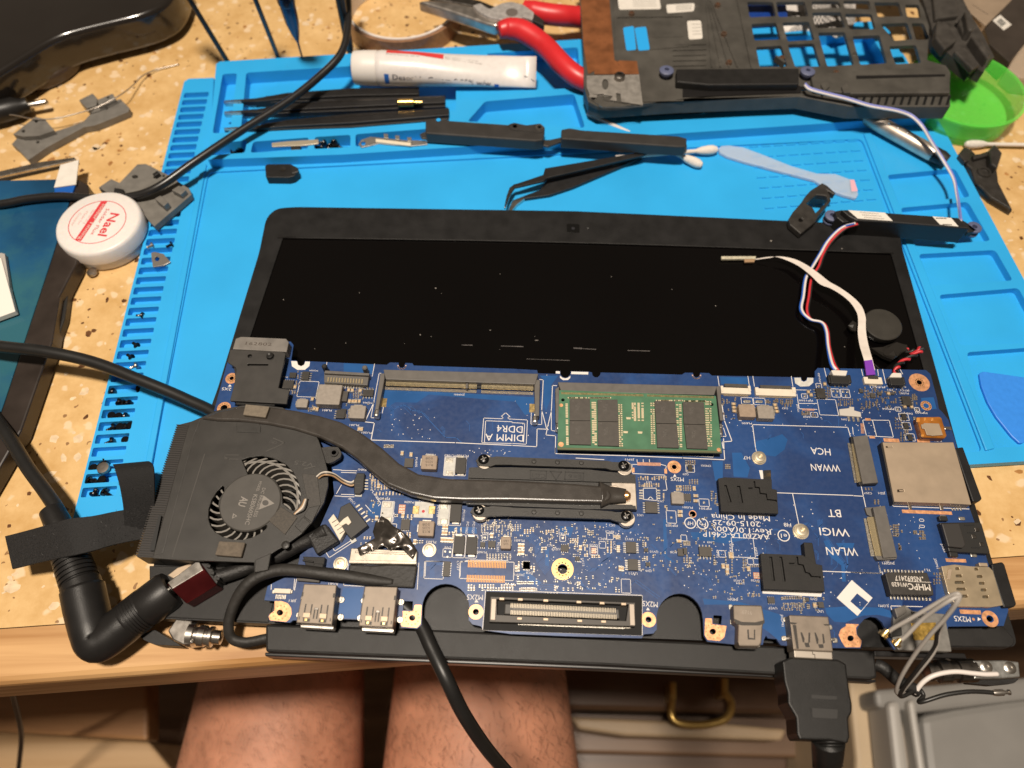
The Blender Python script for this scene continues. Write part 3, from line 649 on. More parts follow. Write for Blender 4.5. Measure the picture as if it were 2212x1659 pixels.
for t, x, y, r, hr in (('A', 790, 755, 80, 30), ('A', 690, 1140, 88, 48), ('E', 855, 808, 132, 36), ('E', 943, 1110, 70, 38), ('G', 655, 1568, 143, 62), ('G', 2103, 245, 88, 32), ('H', 130, 855, 50, 38), ('12', 872, 647, 48, 19), ('12', 1991, 697, 48, 18), ('22', 1992, 692, 52, 21), ('22', 1885, 695, 9, 0)):
    o = disc('copper_ring', t, x, y, r, copper if r != 143 else mat('gold_ring', (.78, .50, .20), .38, .7, var=.15, scale=500), hr=hr)
    if hr and r > 60:
        c = P(*t1(t, x, y), ZB+.05); s = sc_(t); rr = (hr+16)/s/5.05
        pads = [(wcirc((c.x+rr*.001*math.cos(k*.5236), c.y+rr*.001*math.sin(k*.5236)), .32, 6), ZB, ZB+.1) for k in range(12)]
        boxes('solder_dots', pads, gold if r != 143 else inkd, o)
for t, pts, hol in (('J', [(242, 812), (330, 812), (410, 840), (455, 900), (462, 980), (430, 1050), (390, 1082), (180, 1062), (163, 1010), (190, 975), (240, 935)], (310, 962)),
                    ('J', [(1900, 940), (2040, 950), (2055, 860), (2148, 862), (2132, 1110), (2085, 1158), (1885, 1140), (1870, 1070), (1905, 1010)], (2025, 1030)),
                    ('22', [(146, 688), (190, 690), (192, 728), (285, 738), (270, 812), (240, 836), (160, 828), (142, 795)], (195, 775)),
                    ('K', [(1008, 1106), (1180, 1112), (1140, 1160), (1150, 1250), (1215, 1325), (1195, 1412), (1000, 1410), (950, 1330), (915, 1250), (940, 1180), (1012, 1135)], (1070, 1295))):
    hc = t1(t, *hol)
    o = prism('copper_pad', tq(t, *pts), ZB-.1, ZB+.04, copper, mb, holes=[circ(hc, 7, 14, 6.5)], r=2)
    c = P(*hc, ZB); boxes('solder_dots', [(wcirc((c.x+.0026*math.cos(k*.5236), c.y+.0026*math.sin(k*.5236)), .28, 6), ZB, ZB+.1) for k in range(12)], mat('pad_dark', (.42, .22, .08), .5), o)
for t, x, y, w, h, r_ in (('E', 495, 1558, 200, 45, -.02), ('E', 910, 1570, 165, 40, -.02), ('I', 955, 832, 640, 42, 0), ('I', 1330, 1457, 260, 42, 0), ('22', 1865, 648, 135, 26, 0), ('E', 190, 1288, 70, 30, 0), ('E', 245, 1518, 70, 30, 0), ('G', 1570, 285, 35, 60, 0), ('G', 1992, 300, 35, 60, 0)):
    q = brect(t, x, y, w, h, ZB+.05, r_); prism_w('copper_strip', q, ZB-.1, ZB+.05, copper, mb)
# white mounting tabs on the far edge
for t, pts, m in (('A', [(1562, 532), (1572, 600), (1640, 645), (1740, 645), (1798, 595), (1806, 540), (1745, 537), (1730, 580), (1690, 600), (1650, 580), (1636, 533)], white), ('D', [(1447, 748), (1458, 820), (1525, 862), (1640, 858), (1692, 812), (1694, 750), (1618, 748), (1605, 785), (1570, 802), (1538, 785), (1530, 747)], wpad),
               ('C', [(622, 720), (622, 750), (660, 778), (725, 778), (755, 750), (758, 722), (725, 748), (690, 756), (655, 748)], white), ('C', [(568, 662), (620, 664), (622, 696), (566, 692)], white), ('C', [(768, 668), (990, 674), (986, 706), (766, 700)], white)):
    prism('white_tab', tq(t, *pts), ZB-.1, ZB+.05, m, mb)
for t, pts in (('B', (785, 590, 50, 6)), ('D', (180, 715, 52, 6))):
    x, y, r_, _ = pts; uv = [t1(t, x+r_*math.cos(a), y+r_*.85*math.sin(a)) for a in [k*math.pi/10 for k in range(11)]]
    qq = []; line_quads(uv, .5, ZB+.05, qq); boxes('notch_rim', qq, mat('rim_pink', (.72, .50, .40), .5), mb, kind=None)
# logo diamond
prism('printed_diamond', tq('K', (1085, 540), (1355, 770), (1160, 1005), (890, 770)), ZB-.1, ZB+.05, white, mb, holes=[tq('K', (1155, 712), (1300, 826), (1207, 938), (1066, 816))])
# ---- chips
soic('A', 1745, 718, 95, 105, (1, 3), 4); comp('chip', 'A', 1582, 712, 88, 66, 1, chipk, bev=.1); soic('A', 1520, 832, 140, 105, (0, 2), 5, l=.6); soic('A', 2200, 1215, 110, 110, (3,), 4)
soic('B', 345, 942, 140, 82, (0, 2), 4, l=.8); comp('chip', 'B', 20, 1205, 75, 110, 1.2, chipk, bev=.1); comp('chip', 'B', 25, 985, 110, 130, 1.6, chipg, bev=.1)
soic('D', 1793, 945, 115, 125, (1, 3), 4); soic('E', 695, 1045, 112, 118, (1, 3), 4); soic('H', 295, 1340, 160, 125, (0, 2), 4, m=chipg); soic('G', 1808, 765, 158, 148, (1, 3), 5, m=chipg, l=.8)
soic('G', 1545, 1285, 130, 145, (1, 3), 6, m=chipg, l=1.2, lw=.3); soic('G', 1570, 1510, 130, 145, (1, 3), 6, m=chipg, l=1.2, lw=.3)
for t, x, y, w, h, n_ in (('F', 875, 190, 115, 115, 0), ('F', 830, 990, 115, 135, 5), ('G', 187, 1518, 92, 98, 5), ('G', 684, 1295, 100, 85, 4), ('F', 1832, 1250, 60, 65, 3), ('F', 1950, 1245, 95, 85, 3), ('F', 1365, 1565, 88, 195, 8), ('H', 60, 637, 98, 90, 4), ('H', 30, 1335, 60, 85, 0), ('22', 575, 570, 45, 38, 4), ('12', 1200, 345, 45, 48, 0), ('12', 2200, 260, 40, 48, 0), ('E', 105, 915, 50, 45, 0), ('E', 255, 975, 60, 55, 3), ('E', 500, 948, 70, 30, 0), ('K', 690, 860, 70, 75, 0), ('K', 510, 790, 45, 50, 0), ('G', 1740, 1320, 55, 45, 2), ('G', 1765, 1505, 60, 50, 2), ('G', 850, 1432, 60, 50, 3), ('E', 340, 950, 55, 40, 2)):
    o = comp('chip', t, x, y, w, h, .9, chipg, bev=.08)
    if n_:
        q = brect(t, x, y, w, h, ZB+.9)
        for s in ((0, 2) if h < w*1.3 else (1, 3)): leads(o, q, s, n_, l=.4, w=.22, hgt=.2, out=.2)
for t, x, y in (('E', 662, 1250), ('E', 690, 1368), ('E', 742, 1518), ('H', 100, 255)):
    o = comp('transistor', t, x, y, 55, 78, 1.0, chipk, bev=.1); q = brect(t, x, y, 55, 78, ZB+1)
    leads(o, q, 3, 2, l=.7, w=.5, out=.4); leads(o, q, 1, 1, l=.7, w=.5, out=.4, f0=.5)
# ---- inductors
def inductor(t, x, y, w, h, hgt, m, code=None):
    o = comp('inductor', t, x, y, w, h, hgt, m, bev=.35, r=.5)
    q = brect(t, x, y, w*.55, h*1.12, ZB+.9)
    prism_w('solder_foot', q, ZB, ZB+.7, solder, o)
    q = brect(t, x, y, w*1.1, h*.5, ZB+.9); prism_w('solder_foot', q, ZB, ZB+.6, solder, o)
    if code:
        s = sc_(t)
        for k, c in enumerate(code):
            f = (k-(len(code)-1)/2)*h*.24
            text(c, t1(t, x+w*.24, y-h*.10-f), t1(t, x-w*.22, y-h*.10-f), ZB+hgt+.02, h*.17/s/5.0, inkd, o)
    return o
inductor('A', 2052, 962, 310, 255, 4.5, indm); inductor('A', 1700, 1075, 150, 108, 2.5, indm); inductor('B', 208, 1188, 205, 165, 3.6, indm); inductor('D', 838, 1172, 212, 160, 3.6, indb); inductor('D', 1078, 1190, 212, 165, 3.6, indm)
inductor('F', 1138, 182, 205, 180, 3.4, indb, ('R15', '5235', '508')); inductor('F', 1098, 1040, 208, 195, 3.4, indb, ('R15', '5235', '508')); inductor('F', 2132, 1225, 135, 160, 3.0, indb, ('5235', '1R0')); inductor('G', 2150, 645, 165, 150, 2.6, indm)
# ---- tantalum and pads
def tant(t, x, y, w, h):
    o = comp('tantalum_capacitor', t, x, y, w, h, 1.9, chipk, bev=.12)
    for s in (-1, 1):
        q = brect(t, x, y+s*h*.56+4, w*.6, h*.14, ZB+.5); prism_w('terminal', q, ZB, ZB+.5, solder, o)
tant('F', 1546, 222, 135, 200); tant('F', 1481, 840, 145, 225); tant('F', 1525, 1252, 140, 225); tant('F', 1686, 1262, 140, 225)
def padblock(t, x, y, w, h, horiz=False):
    o = comp('solder_pad_block', t, x, y, w, h, .06, wpad)
    for s in (-1, 1):
        q = brect(t, x+(s*w*.42 if horiz else 0), y+(0 if horiz else s*h*.36), w*(.34 if horiz else .72), h*(.5 if horiz else .25), ZB+.3)
        prism_w('solder_pad', q, ZB, ZB+.3, gold if horiz else solder, o, bev=.2)
padblock('F', 1402, 238, 130, 235); padblock('F', 593, 830, 148, 270); padblock('F', 1330, 852, 128, 280); padblock('F', 1070, 800, 250, 205, True)
disc('red_dot', 'F', 1063, 820, 20, mat('red_ink', (.5, .02, .03), .5), z=ZB+.09)
for t, x, y, w, h in (('F', 785, 790, 85, 115), ('G', 1060, 1330, 62, 75), ('22', 478, 412, 38, 40)):
    o = comp('gold_pad_array', t, x, y, w, h, .08, mat('pad_red', (.55, .22, .10), .5))
    for i in range(3):
        for j in range(3):
            q = brect(t, x+(i-1)*w*.3, y+(j-1)*h*.3, w*.2, h*.2, ZB+.2); prism_w('gold_pad', q, ZB, ZB+.2, solder, o)
for t, y in (('12', 335), ('12', 430)):
    qq = []
    for i in range(24):
        x = 824+i*10.4-(8 if y > 400 else 0); q = brect(t, x, y+i*.27, 6.2, 46, ZB+.06); qq.append((q, ZB, ZB+.06))
    boxes('gold_contact_row', qq, mat('gold_contacts', (.72, .36, .10), .55, .2), mb)
qq = [(brect('G', 1628+i*11.4, 203+i*.35, 6.5, 42, ZB+.06), ZB, ZB+.06) for i in range(27)]; boxes('gold_contact_row', qq, copper, mb)
qq = [(brect('E', 115+i*.8, 1345+i*12, 45, 7, ZB+.06), ZB, ZB+.06) for i in range(11)]; boxes('gold_contact_row', qq, copper, mb)
qq = [(brect('D', 1555+i*12, 1160+i*.3, 7, 26, ZB+.06), ZB, ZB+.06) for i in range(13)]; boxes('gold_contact_row', qq, copper, mb)
for i in range(4):
    for x, s in ((1672, 1), (1898, -1)): comp('solder_pad', 'G', x, 548+i*34, 52, 20, .2, solder, bev=.1)
comp('solder_blob', 'D', 835, 1052, 95, 34, .3, solder, bev=.25, r=.5); comp('solder_blob', 'D', 992, 1055, 95, 34, .3, solder, bev=.25, r=.5)
for t, x, y in (('D', 1585, 982), ('D', 1765, 855), ('D', 1955, 920), ('D', 2010, 920), ('D', 1995, 970), ('D', 2083, 925), ('D', 2138, 928), ('D', 2120, 975), ('E', 578, 1155), ('E', 825, 1160), ('F', 1345, 1340), ('F', 1408, 1345), ('F', 1375, 1410), ('F', 1862, 1160), ('G', 657, 1168), ('G', 2065, 900), ('H', 278, 705), ('F', 415, 735)):
    comp('solder_blob', t, x, y, 32, 30, .25, solder, bev=.15, r=.3)
# ---- small passives: shared meshes
def passive_mesh(name, l, w, h, body):
    V = []; F = []; MI = []
    for a, b, m_, k in ((-l/2, -l/2+l*.24, 1, 1.0), (-l/2+l*.24, l/2-l*.24, 0, .9), (l/2-l*.24, l/2, 1, 1.0)):
        v, f = prism_data([[(a, -w/2*k), (b, -w/2*k), (b, w/2*k), (a, w/2*k)]], 0, h*k*1000); o_ = len(V); V += v; F += [tuple(i+o_ for i in x) for x in f]; MI += [m_]*len(f)
    me = bpy.data.meshes.new(name); me.from_pydata(V, [], F); me.polygons.foreach_set('material_index', MI); me.materials.append(body); me.materials.append(solder); return me
PM = {'big': passive_mesh('capacitor', .0020, .0013, .0012, ctan), 'cap': passive_mesh('capacitor', .0011, .0006, .0005, ctan), 'res': passive_mesh('resistor', .0011, .0006, .0004, chipk), 'dot': passive_mesh('capacitor', .0008, .0005, .0004, mat('ceramic_dark', (.16, .11, .07), .5))}
NP = {'resistor': 0, 'capacitor': 0}; REST = []
def passive(kind, t, x, y, vert=True):
    c = P(*t1(t, x, y), ZB+.4); nm = 'resistor' if kind == 'res' else 'capacitor'; NP[nm] += 1
    if NP[nm] > 290: REST.append((kind, c, math.atan2(BX.y, BX.x)+(math.pi/2 if vert else 0))); return
    o = bpy.data.objects.new('resistor' if kind == 'res' else 'capacitor', PM[kind]); COL.objects.link(o)
    o.parent = mb; o.location = Vector((c.x, c.y, ZB*.001))-wloc(mb); o.rotation_euler = (0, 0, math.atan2(BX.y, BX.x)+(math.pi/2 if vert else 0))
def grid(kind, t, x0, y0, x1, y1, nx, ny, vert=True, drop=.12):
    for i in range(nx):
        for j in range(ny):
            if random.random() < drop: continue
            passive(kind if random.random() > .25 or kind == 'big' else random.choice(('res', 'dot')), t, x0+(x1-x0)*i/max(1, nx-1), y0+(y1-y0)*j/max(1, ny-1), vert)
for t, pts, v in (('D', [(655, 1095), (660, 1140), (665, 1185), (1190, 1105), (1202, 1147), (1215, 1190)], False), ('B', [(98, 915), (145, 918), (248, 922), (108, 1060), (152, 1062), (190, 1062), (235, 1062), (232, 1420), (265, 1422), (28, 1030)], True), ('A', [(1615, 875), (1840, 1030), (1862, 1155), (1900, 1165)], True),
                 ('F', [(905, 92), (790, 75), (460, 915), (800, 880), (1330, 1030), (1366, 1032), (1322, 1105), (1357, 1107), (1308, 1195), (1349, 1197), (1390, 1199), (1432, 1201), (1950, 1140), (955, 1222), (485, 500)], True), ('G', [(885, 1300), (97, 1275), (140, 1277), (95, 1355), (138, 1357), (1375, 1300), (1375, 1325), (1400, 1565), (1425, 1570)], True), ('G', [(2175, 830), (2175, 880), (2160, 1210)], False),
                 ('H', [(145, 530), (520, 1535), (850, 1570), (575, 1545), (575, 1610)], True), ('H', [(165, 625), (165, 690), (620, 1375), (625, 1415)], False), ('E', [(662, 1130), (750, 1132), (450, 960), (1520, 0)][:3], True), ('K', [(600, 870)], True), ('D', [(1838, 838), (1660, 980), (1625, 940)], True)):
    for p in pts: passive('big', t, *p, v)
for g_ in (('cap', 'F', 375, 350, 410, 420, 2, 3), ('cap', 'F', 395, 420, 520, 530, 4, 4), ('cap', 'F', 560, 460, 650, 520, 4, 3), ('cap', 'F', 455, 580, 800, 595, 9, 2), ('cap', 'F', 300, 1165, 410, 1170, 4, 1), ('cap', 'F', 255, 1240, 350, 1245, 4, 1), ('dot', 'F', 1820, 1010, 2200, 1080, 11, 3), ('dot', 'F', 2040, 1100, 2200, 1130, 5, 2), ('dot', 'F', 1890, 1385, 2190, 1430, 9, 3), ('cap', 'F', 1490, 1050, 1550, 1090, 2, 2), ('cap', 'F', 1400, 1105, 1450, 1140, 2, 2), ('cap', 'F', 855, 1110, 890, 1150, 2, 2), ('cap', 'F', 860, 880, 910, 915, 2, 2), ('res', 'F', 985, 1215, 1050, 1220, 3, 1), ('cap', 'F', 700, 875, 725, 885, 2, 1),
           ('dot', 'G', 10, 1000, 110, 1060, 4, 3), ('cap', 'G', 165, 1070, 275, 1095, 4, 2), ('cap', 'G', 445, 1080, 535, 1105, 4, 2), ('cap', 'G', 690, 1040, 740, 1045, 2, 1), ('dot', 'G', 985, 1085, 1050, 1110, 4, 2), ('cap', 'G', 760, 1190, 850, 1215, 4, 2), ('cap', 'G', 1330, 1145, 1395, 1165, 4, 2), ('cap', 'G', 1240, 1220, 1285, 1340, 2, 4), ('cap', 'G', 1640, 380, 1995, 400, 13, 2, True, .25), ('cap', 'G', 1720, 470, 1900, 490, 7, 2), ('cap', 'G', 1650, 455, 1700, 490, 3, 2), ('cap', 'G', 1965, 600, 1965, 670, 1, 3), ('cap', 'G', 1985, 760, 2005, 790, 2, 2), ('cap', 'G', 2135, 500, 2190, 540, 4, 2), ('cap', 'G', 1700, 1240, 1730, 1260, 2, 2), ('cap', 'G', 1720, 1420, 1750, 1440, 2, 2), ('cap', 'G', 1040, 1405, 1125, 1408, 4, 1), ('cap', 'G', 945, 1270, 975, 1390, 2, 4), ('cap', 'G', 50, 1540, 90, 1580, 3, 2), ('cap', 'G', 390, 1300, 440, 1305, 3, 1), ('cap', 'G', 250, 1550, 285, 1590, 2, 2),
           ('cap', '12', 825, 480, 1110, 500, 17, 2, True, .2), ('cap', '12', 1145, 458, 1265, 500, 11, 2), ('cap', '12', 1440, 500, 1530, 505, 4, 1), ('cap', '12', 1150, 330, 1175, 370, 2, 3), ('cap', '12', 1780, 495, 1800, 510, 2, 2), ('cap', '12', 165, 1, 180, 3, 1, 1),
           ('cap', 'H', 45, 175, 155, 200, 5, 2), ('cap', 'H', 560, 225, 610, 255, 3, 2), ('cap', 'H', 90, 420, 190, 455, 4, 2), ('cap', 'H', 10, 500, 100, 540, 4, 3), ('cap', 'H', 375, 600, 430, 670, 2, 3), ('cap', 'H', 20, 1220, 90, 1245, 4, 2), ('cap', 'H', 790, 1450, 820, 1580, 2, 4), ('dot', 'H', 880, 1530, 980, 1535, 5, 1), ('cap', 'H', 20, 1440, 90, 1470, 3, 2), ('dot', 'H', 560, 1430, 640, 1600, 2, 5), ('cap', 'H', 410, 1470, 430, 1500, 2, 2),
           ('cap', 'K', 195, 770, 430, 778, 9, 1, True, 0), ('dot', 'K', 205, 850, 465, 885, 10, 2, True, .1), ('dot', 'K', 215, 920, 440, 925, 8, 1), ('cap', 'K', 465, 780, 480, 820, 2, 3), ('dot', 'K', 515, 870, 555, 895, 3, 2), ('cap', '22', 425, 538, 495, 545, 5, 1),
           ('cap', 'I', 530, 1000, 570, 1135, 2, 6, False, .1), ('cap', 'I', 600, 1280, 612, 1305, 2, 2), ('cap', 'I', 790, 1085, 815, 1100, 2, 2), ('dot', 'I', 865, 1085, 910, 1170, 2, 4), ('cap', 'I', 280, 685, 325, 715, 2, 2), ('cap', 'I', 160, 530, 240, 535, 3, 1), ('dot', '22', 1630, 400, 1665, 460, 3, 4), ('cap', '22', 1540, 128, 1570, 170, 3, 3),
           ('cap', 'E', 150, 880, 190, 1000, 2, 4), ('cap', 'E', 210, 915, 320, 990, 4, 3), ('cap', 'E', 170, 1060, 300, 1130, 4, 4), ('cap', 'E', 770, 970, 820, 1080, 3, 5), ('cap', 'E', 520, 1030, 550, 1065, 2, 2), ('dot', 'E', 550, 1270, 620, 1400, 3, 4), ('dot', 'E', 620, 1460, 660, 1560, 2, 5), ('cap', 'E', 675, 1440, 705, 1455, 2, 2), ('cap', 'E', 310, 1040, 380, 1060, 2, 2), ('cap', 'E', 545, 935, 600, 940, 2, 1),
           ('cap', 'D', 535, 1040, 575, 1070, 2, 2), ('cap', 'D', 1085, 1045, 1130, 1065, 3, 2), ('cap', 'D', 1185, 1035, 1230, 1055, 3, 2), ('cap', 'D', 1270, 1045, 1420, 1075, 7, 2), ('cap', 'D', 1290, 1090, 1400, 1110, 4, 2), ('dot', 'D', 2020, 1030, 2200, 1060, 8, 2), ('dot', 'D', 2020, 1085, 2200, 1105, 8, 2), ('cap', 'D', 1550, 1195, 1640, 1220, 5, 2), ('cap', 'D', 1880, 880, 1910, 990, 2, 4), ('cap', 'D', 1690, 1210, 1720, 1240, 2, 2),
           ('cap', 'A', 1650, 670, 1660, 750, 1, 4), ('cap', 'A', 1580, 930, 1640, 945, 3, 2), ('cap', 'A', 1630, 800, 1660, 830, 2, 2), ('cap', 'A', 1790, 1150, 1820, 1170, 2, 2), ('dot', 'A', 1840, 1080, 1845, 1110, 1, 2), ('cap', 'B', 160, 930, 220, 1000, 3, 3), ('cap', 'B', 300, 893, 400, 895, 4, 1), ('dot', 'B', 60, 1170, 90, 1260, 2, 4), ('cap', 'B', 560, 1630, 670, 1640, 6, 2), ('dot', 'B', 20, 870, 250, 880, 9, 1)):
    grid(*g_)
for t, x0, y0, x1, y1, n_ in (('F', 1800, 900, 2200, 1050, 26), ('F', 380, 640, 560, 940, 12), ('G', 0, 1000, 1150, 1400, 70), ('G', 1640, 960, 2200, 1640, 30), ('H', 380, 560, 460, 860, 8), ('H', 0, 880, 420, 1640, 34), ('12', 1030, 420, 1800, 500, 40), ('D', 500, 1000, 700, 1320, 12), ('E', 20, 880, 520, 1160, 30), ('22', 180, 380, 500, 560, 24), ('K', 180, 750, 760, 960, 20), ('I', 480, 960, 640, 1320, 12), ('B', 60, 880, 400, 1100, 20), ('F', 1420, 1010, 1480, 1100, 6)):
    for k in range(n_):
        p_ = (random.uniform(x0, x1), random.uniform(y0, y1))
        if inside(t1(t, *p_)): passive(random.choice(('cap', 'dot', 'dot', 'res')), t, *p_, random.random() < .6)
V = []; F = []; MI = []
for kind, c, a in REST:
    me = PM[kind]; b = len(V); ca, sa = math.cos(a), math.sin(a)
    V += [(c.x+v.co.x*ca-v.co.y*sa, c.y+v.co.x*sa+v.co.y*ca, ZB*.001+v.co.z) for v in me.vertices]
    for f in me.polygons: F.append(tuple(i+b for i in f.vertices)); MI.append(f.material_index)
if V: o = build('tiny_components', V, F, [mat('ceramic_dark', (.16, .11, .07), .5), solder], mb, mi=MI); o['kind'] = 'stuff'
# ---- standoffs
for t, x, y, r in (('H', 1003, 112, 85), ('H', 1548, 1066, 90), ('F', 1135, 1308, 76), ('F', -20, 1490, 78)):
    c = P(*t1(t, x, y), ZB+2); R = r/6/5.2
    lathe('threaded_standoff', [(R*1.12, 0), (R*1.12, .5), (R, .5), (R, 1.5), (R*.8, 1.5), (R*.8, 2.6), (R*.62, 2.7), (R*.35, 2.7), (R*.35, .6), (0, .6)], (c.x, c.y, ZB*.001), mat('standoff_tin', (.68, .60, .46), .36, .85, var=.1), mb, n=24)
# ================================================================ sockets and connectors on the board
def pin_row(name, A, B, n, ln, z, m, parent, w=.28, hgt=.15, skip=None, along=None):
    """row of tiny pins between world points A and B"""
    d = (B-A); dn = d.normalized(); nn = Vector((-dn.y, dn.x, 0)); qs = []
    for i in range(n):
        f = i/(n-1)
        if skip and skip[0] < f < skip[1]: continue
        c = A+d*f; qs.append(([c-dn*w*.0005-nn*ln*.0005, c+dn*w*.0005-nn*ln*.0005, c+dn*w*.0005+nn*ln*.0005, c-dn*w*.0005+nn*ln*.0005], z-.3, z+hgt))
    return boxes(name, qs, m, parent)
pinm = mat('pin_gold', (.82, .68, .42), .32, .9)
def socket(bar, left, right, latches, pins=None):
    z = ZB+5
    o = prism('memory_socket', bar, ZB, z, sockg, mb, bev=.25)
    for q in (left, right): prism('socket_arm', q, ZB, ZB+4.4, sockg, o, bev=.2)
    for (t, x, y) in latches:
        q = brect(t, x, y, 70, 95, ZB+4.6); prism_w('latch', q, ZB+.5, ZB+4.6, steel, o, bev=.8)
        q = brect(t, x+6, y-70, 40, 60, ZB+4.2); prism_w('latch_spring', q, ZB+3, ZB+4.2, steel, o, bev=.3)
        q = brect(t, x, y+45, 62, 26, ZB+2.6); prism_w('latch_foot', q, ZB+.2, ZB+2.6, sockk, o)
    return o
sA = socket([(828, 798), (1163, 807), (1156, 830), (833, 819)], tq('B', (505, 690), (560, 690), (560, 760), (480, 1165), (436, 1160)), tq('C', (290, 830), (300, 770), (362, 775), (352, 1240), (300, 1240)), (('B', 455, 1195), ('C', 297, 1275)))
A_, B_ = P(*t1('B', 585, 822), ZB+2.5), P(*t1('C', 270, 888), ZB+2.5)
pin_row('socket_contacts', A_, B_, 128, 1.9, ZB+2.6, pinm, sA, w=.26, skip=(.618, .648))
A_, B_ = P(*t1('B', 575, 885), ZB+.6), P(*t1('C', 270, 952), ZB+.6)
pin_row('socket_contacts', A_, B_, 128, 1.4, ZB+.5, pinm, sA, w=.26, skip=(.618, .648))
prism('socket_well', tq('B', (572, 770), (1620, 800), (2212, 830)) + tq('C', (290, 838), (290, 905)) + tq('B', (2212, 890), (575, 850)), ZB+.3, ZB+1.6, sockk, sA)
prism('socket_key', tq('B', (1615, 800), (1648, 802), (1640, 880), (1612, 880)), ZB+1, ZB+3.6, sockg, sA, bev=.3)
for t, x, y in (('B', 550, 1070), ('C', 262, 1142)): comp('solder_pad', t, x, y, 75, 112, .12, gold)
sB = socket([(1205, 825), (1549, 834), (1543, 853), (1212, 845)], tq('C', (562, 890), (612, 860), (606, 1330), (566, 1330)), tq('D', (436, 860), (482, 852), (528, 1300), (486, 1300)), (('C', 600, 1368), ('D', 492, 1440)))
# memory module
mem = thing('memory_module', 'green memory module with eight black chips clipped in the right socket', 'memory module', P(1380, 910, ZB+3))
green = mat('green_solder_mask', (.062, .165, .092), .4, var=.12, scale=200)
ZM = ZB+5.2
mo = tq('C', (612, 905), (640, 925)) + tq('D', (405, 985), (432, 990), (530, 1400)) + [t1('H', 512, 52)] + tq('G', (610, -10)) + tq('C', (600, 1400))
mq = [t1('C', 610, 905), t1('D', 432, 985), (1559, 973), t1('C', 593, 1659)]
mq = [t1('C', 612, 908), t1('D', 430, 985), (1559.5, 974), (1204, 966.5)]
prism('module_board', mq, ZM-1.2, ZM, green, mem, holes=[circ(t1('C', 660, 1035), 4, 10, 3.4), circ(t1('D', 377, 1095), 4, 10, 3.4)])
prism('module_edge', [(1204, 966.5), (1559.5, 974), (1559.5, 978.5), (1204, 971)], ZM-1.2, ZM-.1, mat('board_edge', (.10, .11, .05), .6), mem)
pin_row('gold_contacts', P(*t1('C', 645, 948), ZM), P(*t1('D', 400, 1003), ZM), 130, 1.0, ZM-.2, gold, mem, w=.36, hgt=.25, skip=(.538, .565))
for t, q in (('C', [(748, 1022), (1010, 1018), (1018, 1302), (748, 1300)]), ('C', [(1110, 1030), (1368, 1030), (1380, 1315), (1112, 1310)]), ('C', [(1848, 1048), (2112, 1050), (2135, 1340), (1868, 1335)]), ('D', [(0, 1060), (275, 1065), (298, 1352), (18, 1345)]),
             ('C', [(748, 1306), (1018, 1308), (1025, 1615), (746, 1608)]), ('C', [(1112, 1316), (1380, 1321), (1392, 1632), (1115, 1625)]), ('C', [(1868, 1342), (2138, 1346), (2165, 1655), (1885, 1650)]), ('D', [(20, 1352), (300, 1358), (328, 1670), (55, 1662)])):
    uv = tq(t, *q); o = prism('memory_chip', uv, ZM, ZM+1.1, chipg, mem, bev=.08)
    c0 = uv[0]; lathe('pin_mark', [(.35, 0), (.35, .03), (0, .03)], P(c0[0]+7, c0[1]+4.5, ZM+1.1), mat('pin_dot', (.09, .08, .07), .5), o, n=10)
    cx = sum(p[0] for p in uv)/4; cy = sum(p[1] for p in uv)/4
    text('WR75', (cx-2, cy+3), (cx-2+2, cy-13), ZM+1.13, 1.1, mat('laser_mark', (.10, .09, .08), .5), o)
    text('6UB', (cx-6, cy+3), (cx-5, cy-10), ZM+1.13, 1.0, mat('laser_mark', (.10, .09, .08), .5), o)
qs = []
def mrow(t, x, y0, y1, n, vertical=True):
    for i in range(n):
        yy = y0+(y1-y0)*i/max(1, n-1); xx = x+(yy-y0)*.02
        if random.random() < .15: continue
        c = P(*t1(t, xx if vertical else yy, yy if vertical else x), ZM+.4)
        qs.append(([c+BX*a*.0005+BY*b*.0003 for a, b in ((-1, -1), (1, -1), (1, 1), (-1, 1))], ZM, ZM+.45))
for x in (708,): mrow('C', x, 1090, 1610, 26)
for x in (1045, 1075): mrow('C', x, 1070, 1610, 24)
for x in (1392, 1412): mrow('C', x, 1100, 1630, 20)
for x in (1808, 1830): mrow('C', x, 1080, 1600, 20)
for x in (2140, 2180): mrow('C', x, 1100, 1640, 22)
for x in (305, 335, 355): mrow('D', x, 1060, 1630, 20)
for y in (1008,): mrow('C', y, 720, 1270, 34, False); mrow('C', y+35, 1880, 2200, 20, False)
mrow('D', 1050, 30, 290, 18, False)
for x in (1565, 1590, 1640, 1690): mrow('C', x, 1080, 1300, 14)
boxes('small_capacitors', qs, mat('solder_pale', (.72, .62, .42), .4, .6), mem)
for t, x, y, r in (('C', 638, 1105, 24), ('C', 636, 1612, 34), ('H', 468, 22, 26)):
    c = P(*t1(t, x, y), ZM); prism_w('copper_dot', wcirc(c, r/6/5, 14), ZM-.1, ZM+.04, copper, mem)
for t, x, y in (('C', 1472, 1450), ('C', 1660, 1455), ('C', 1510, 1270)):
    q = [P(*t1(t, x+a, y+b), ZM+.3) for a, b in ((-32, -14), (34, -10), (28, 16), (-28, 14))]; prism_w('dual_resistor', q, ZM, ZM+.35, mat('solder_pale', (.72, .62, .42), .4, .6), mem, bev=.1)
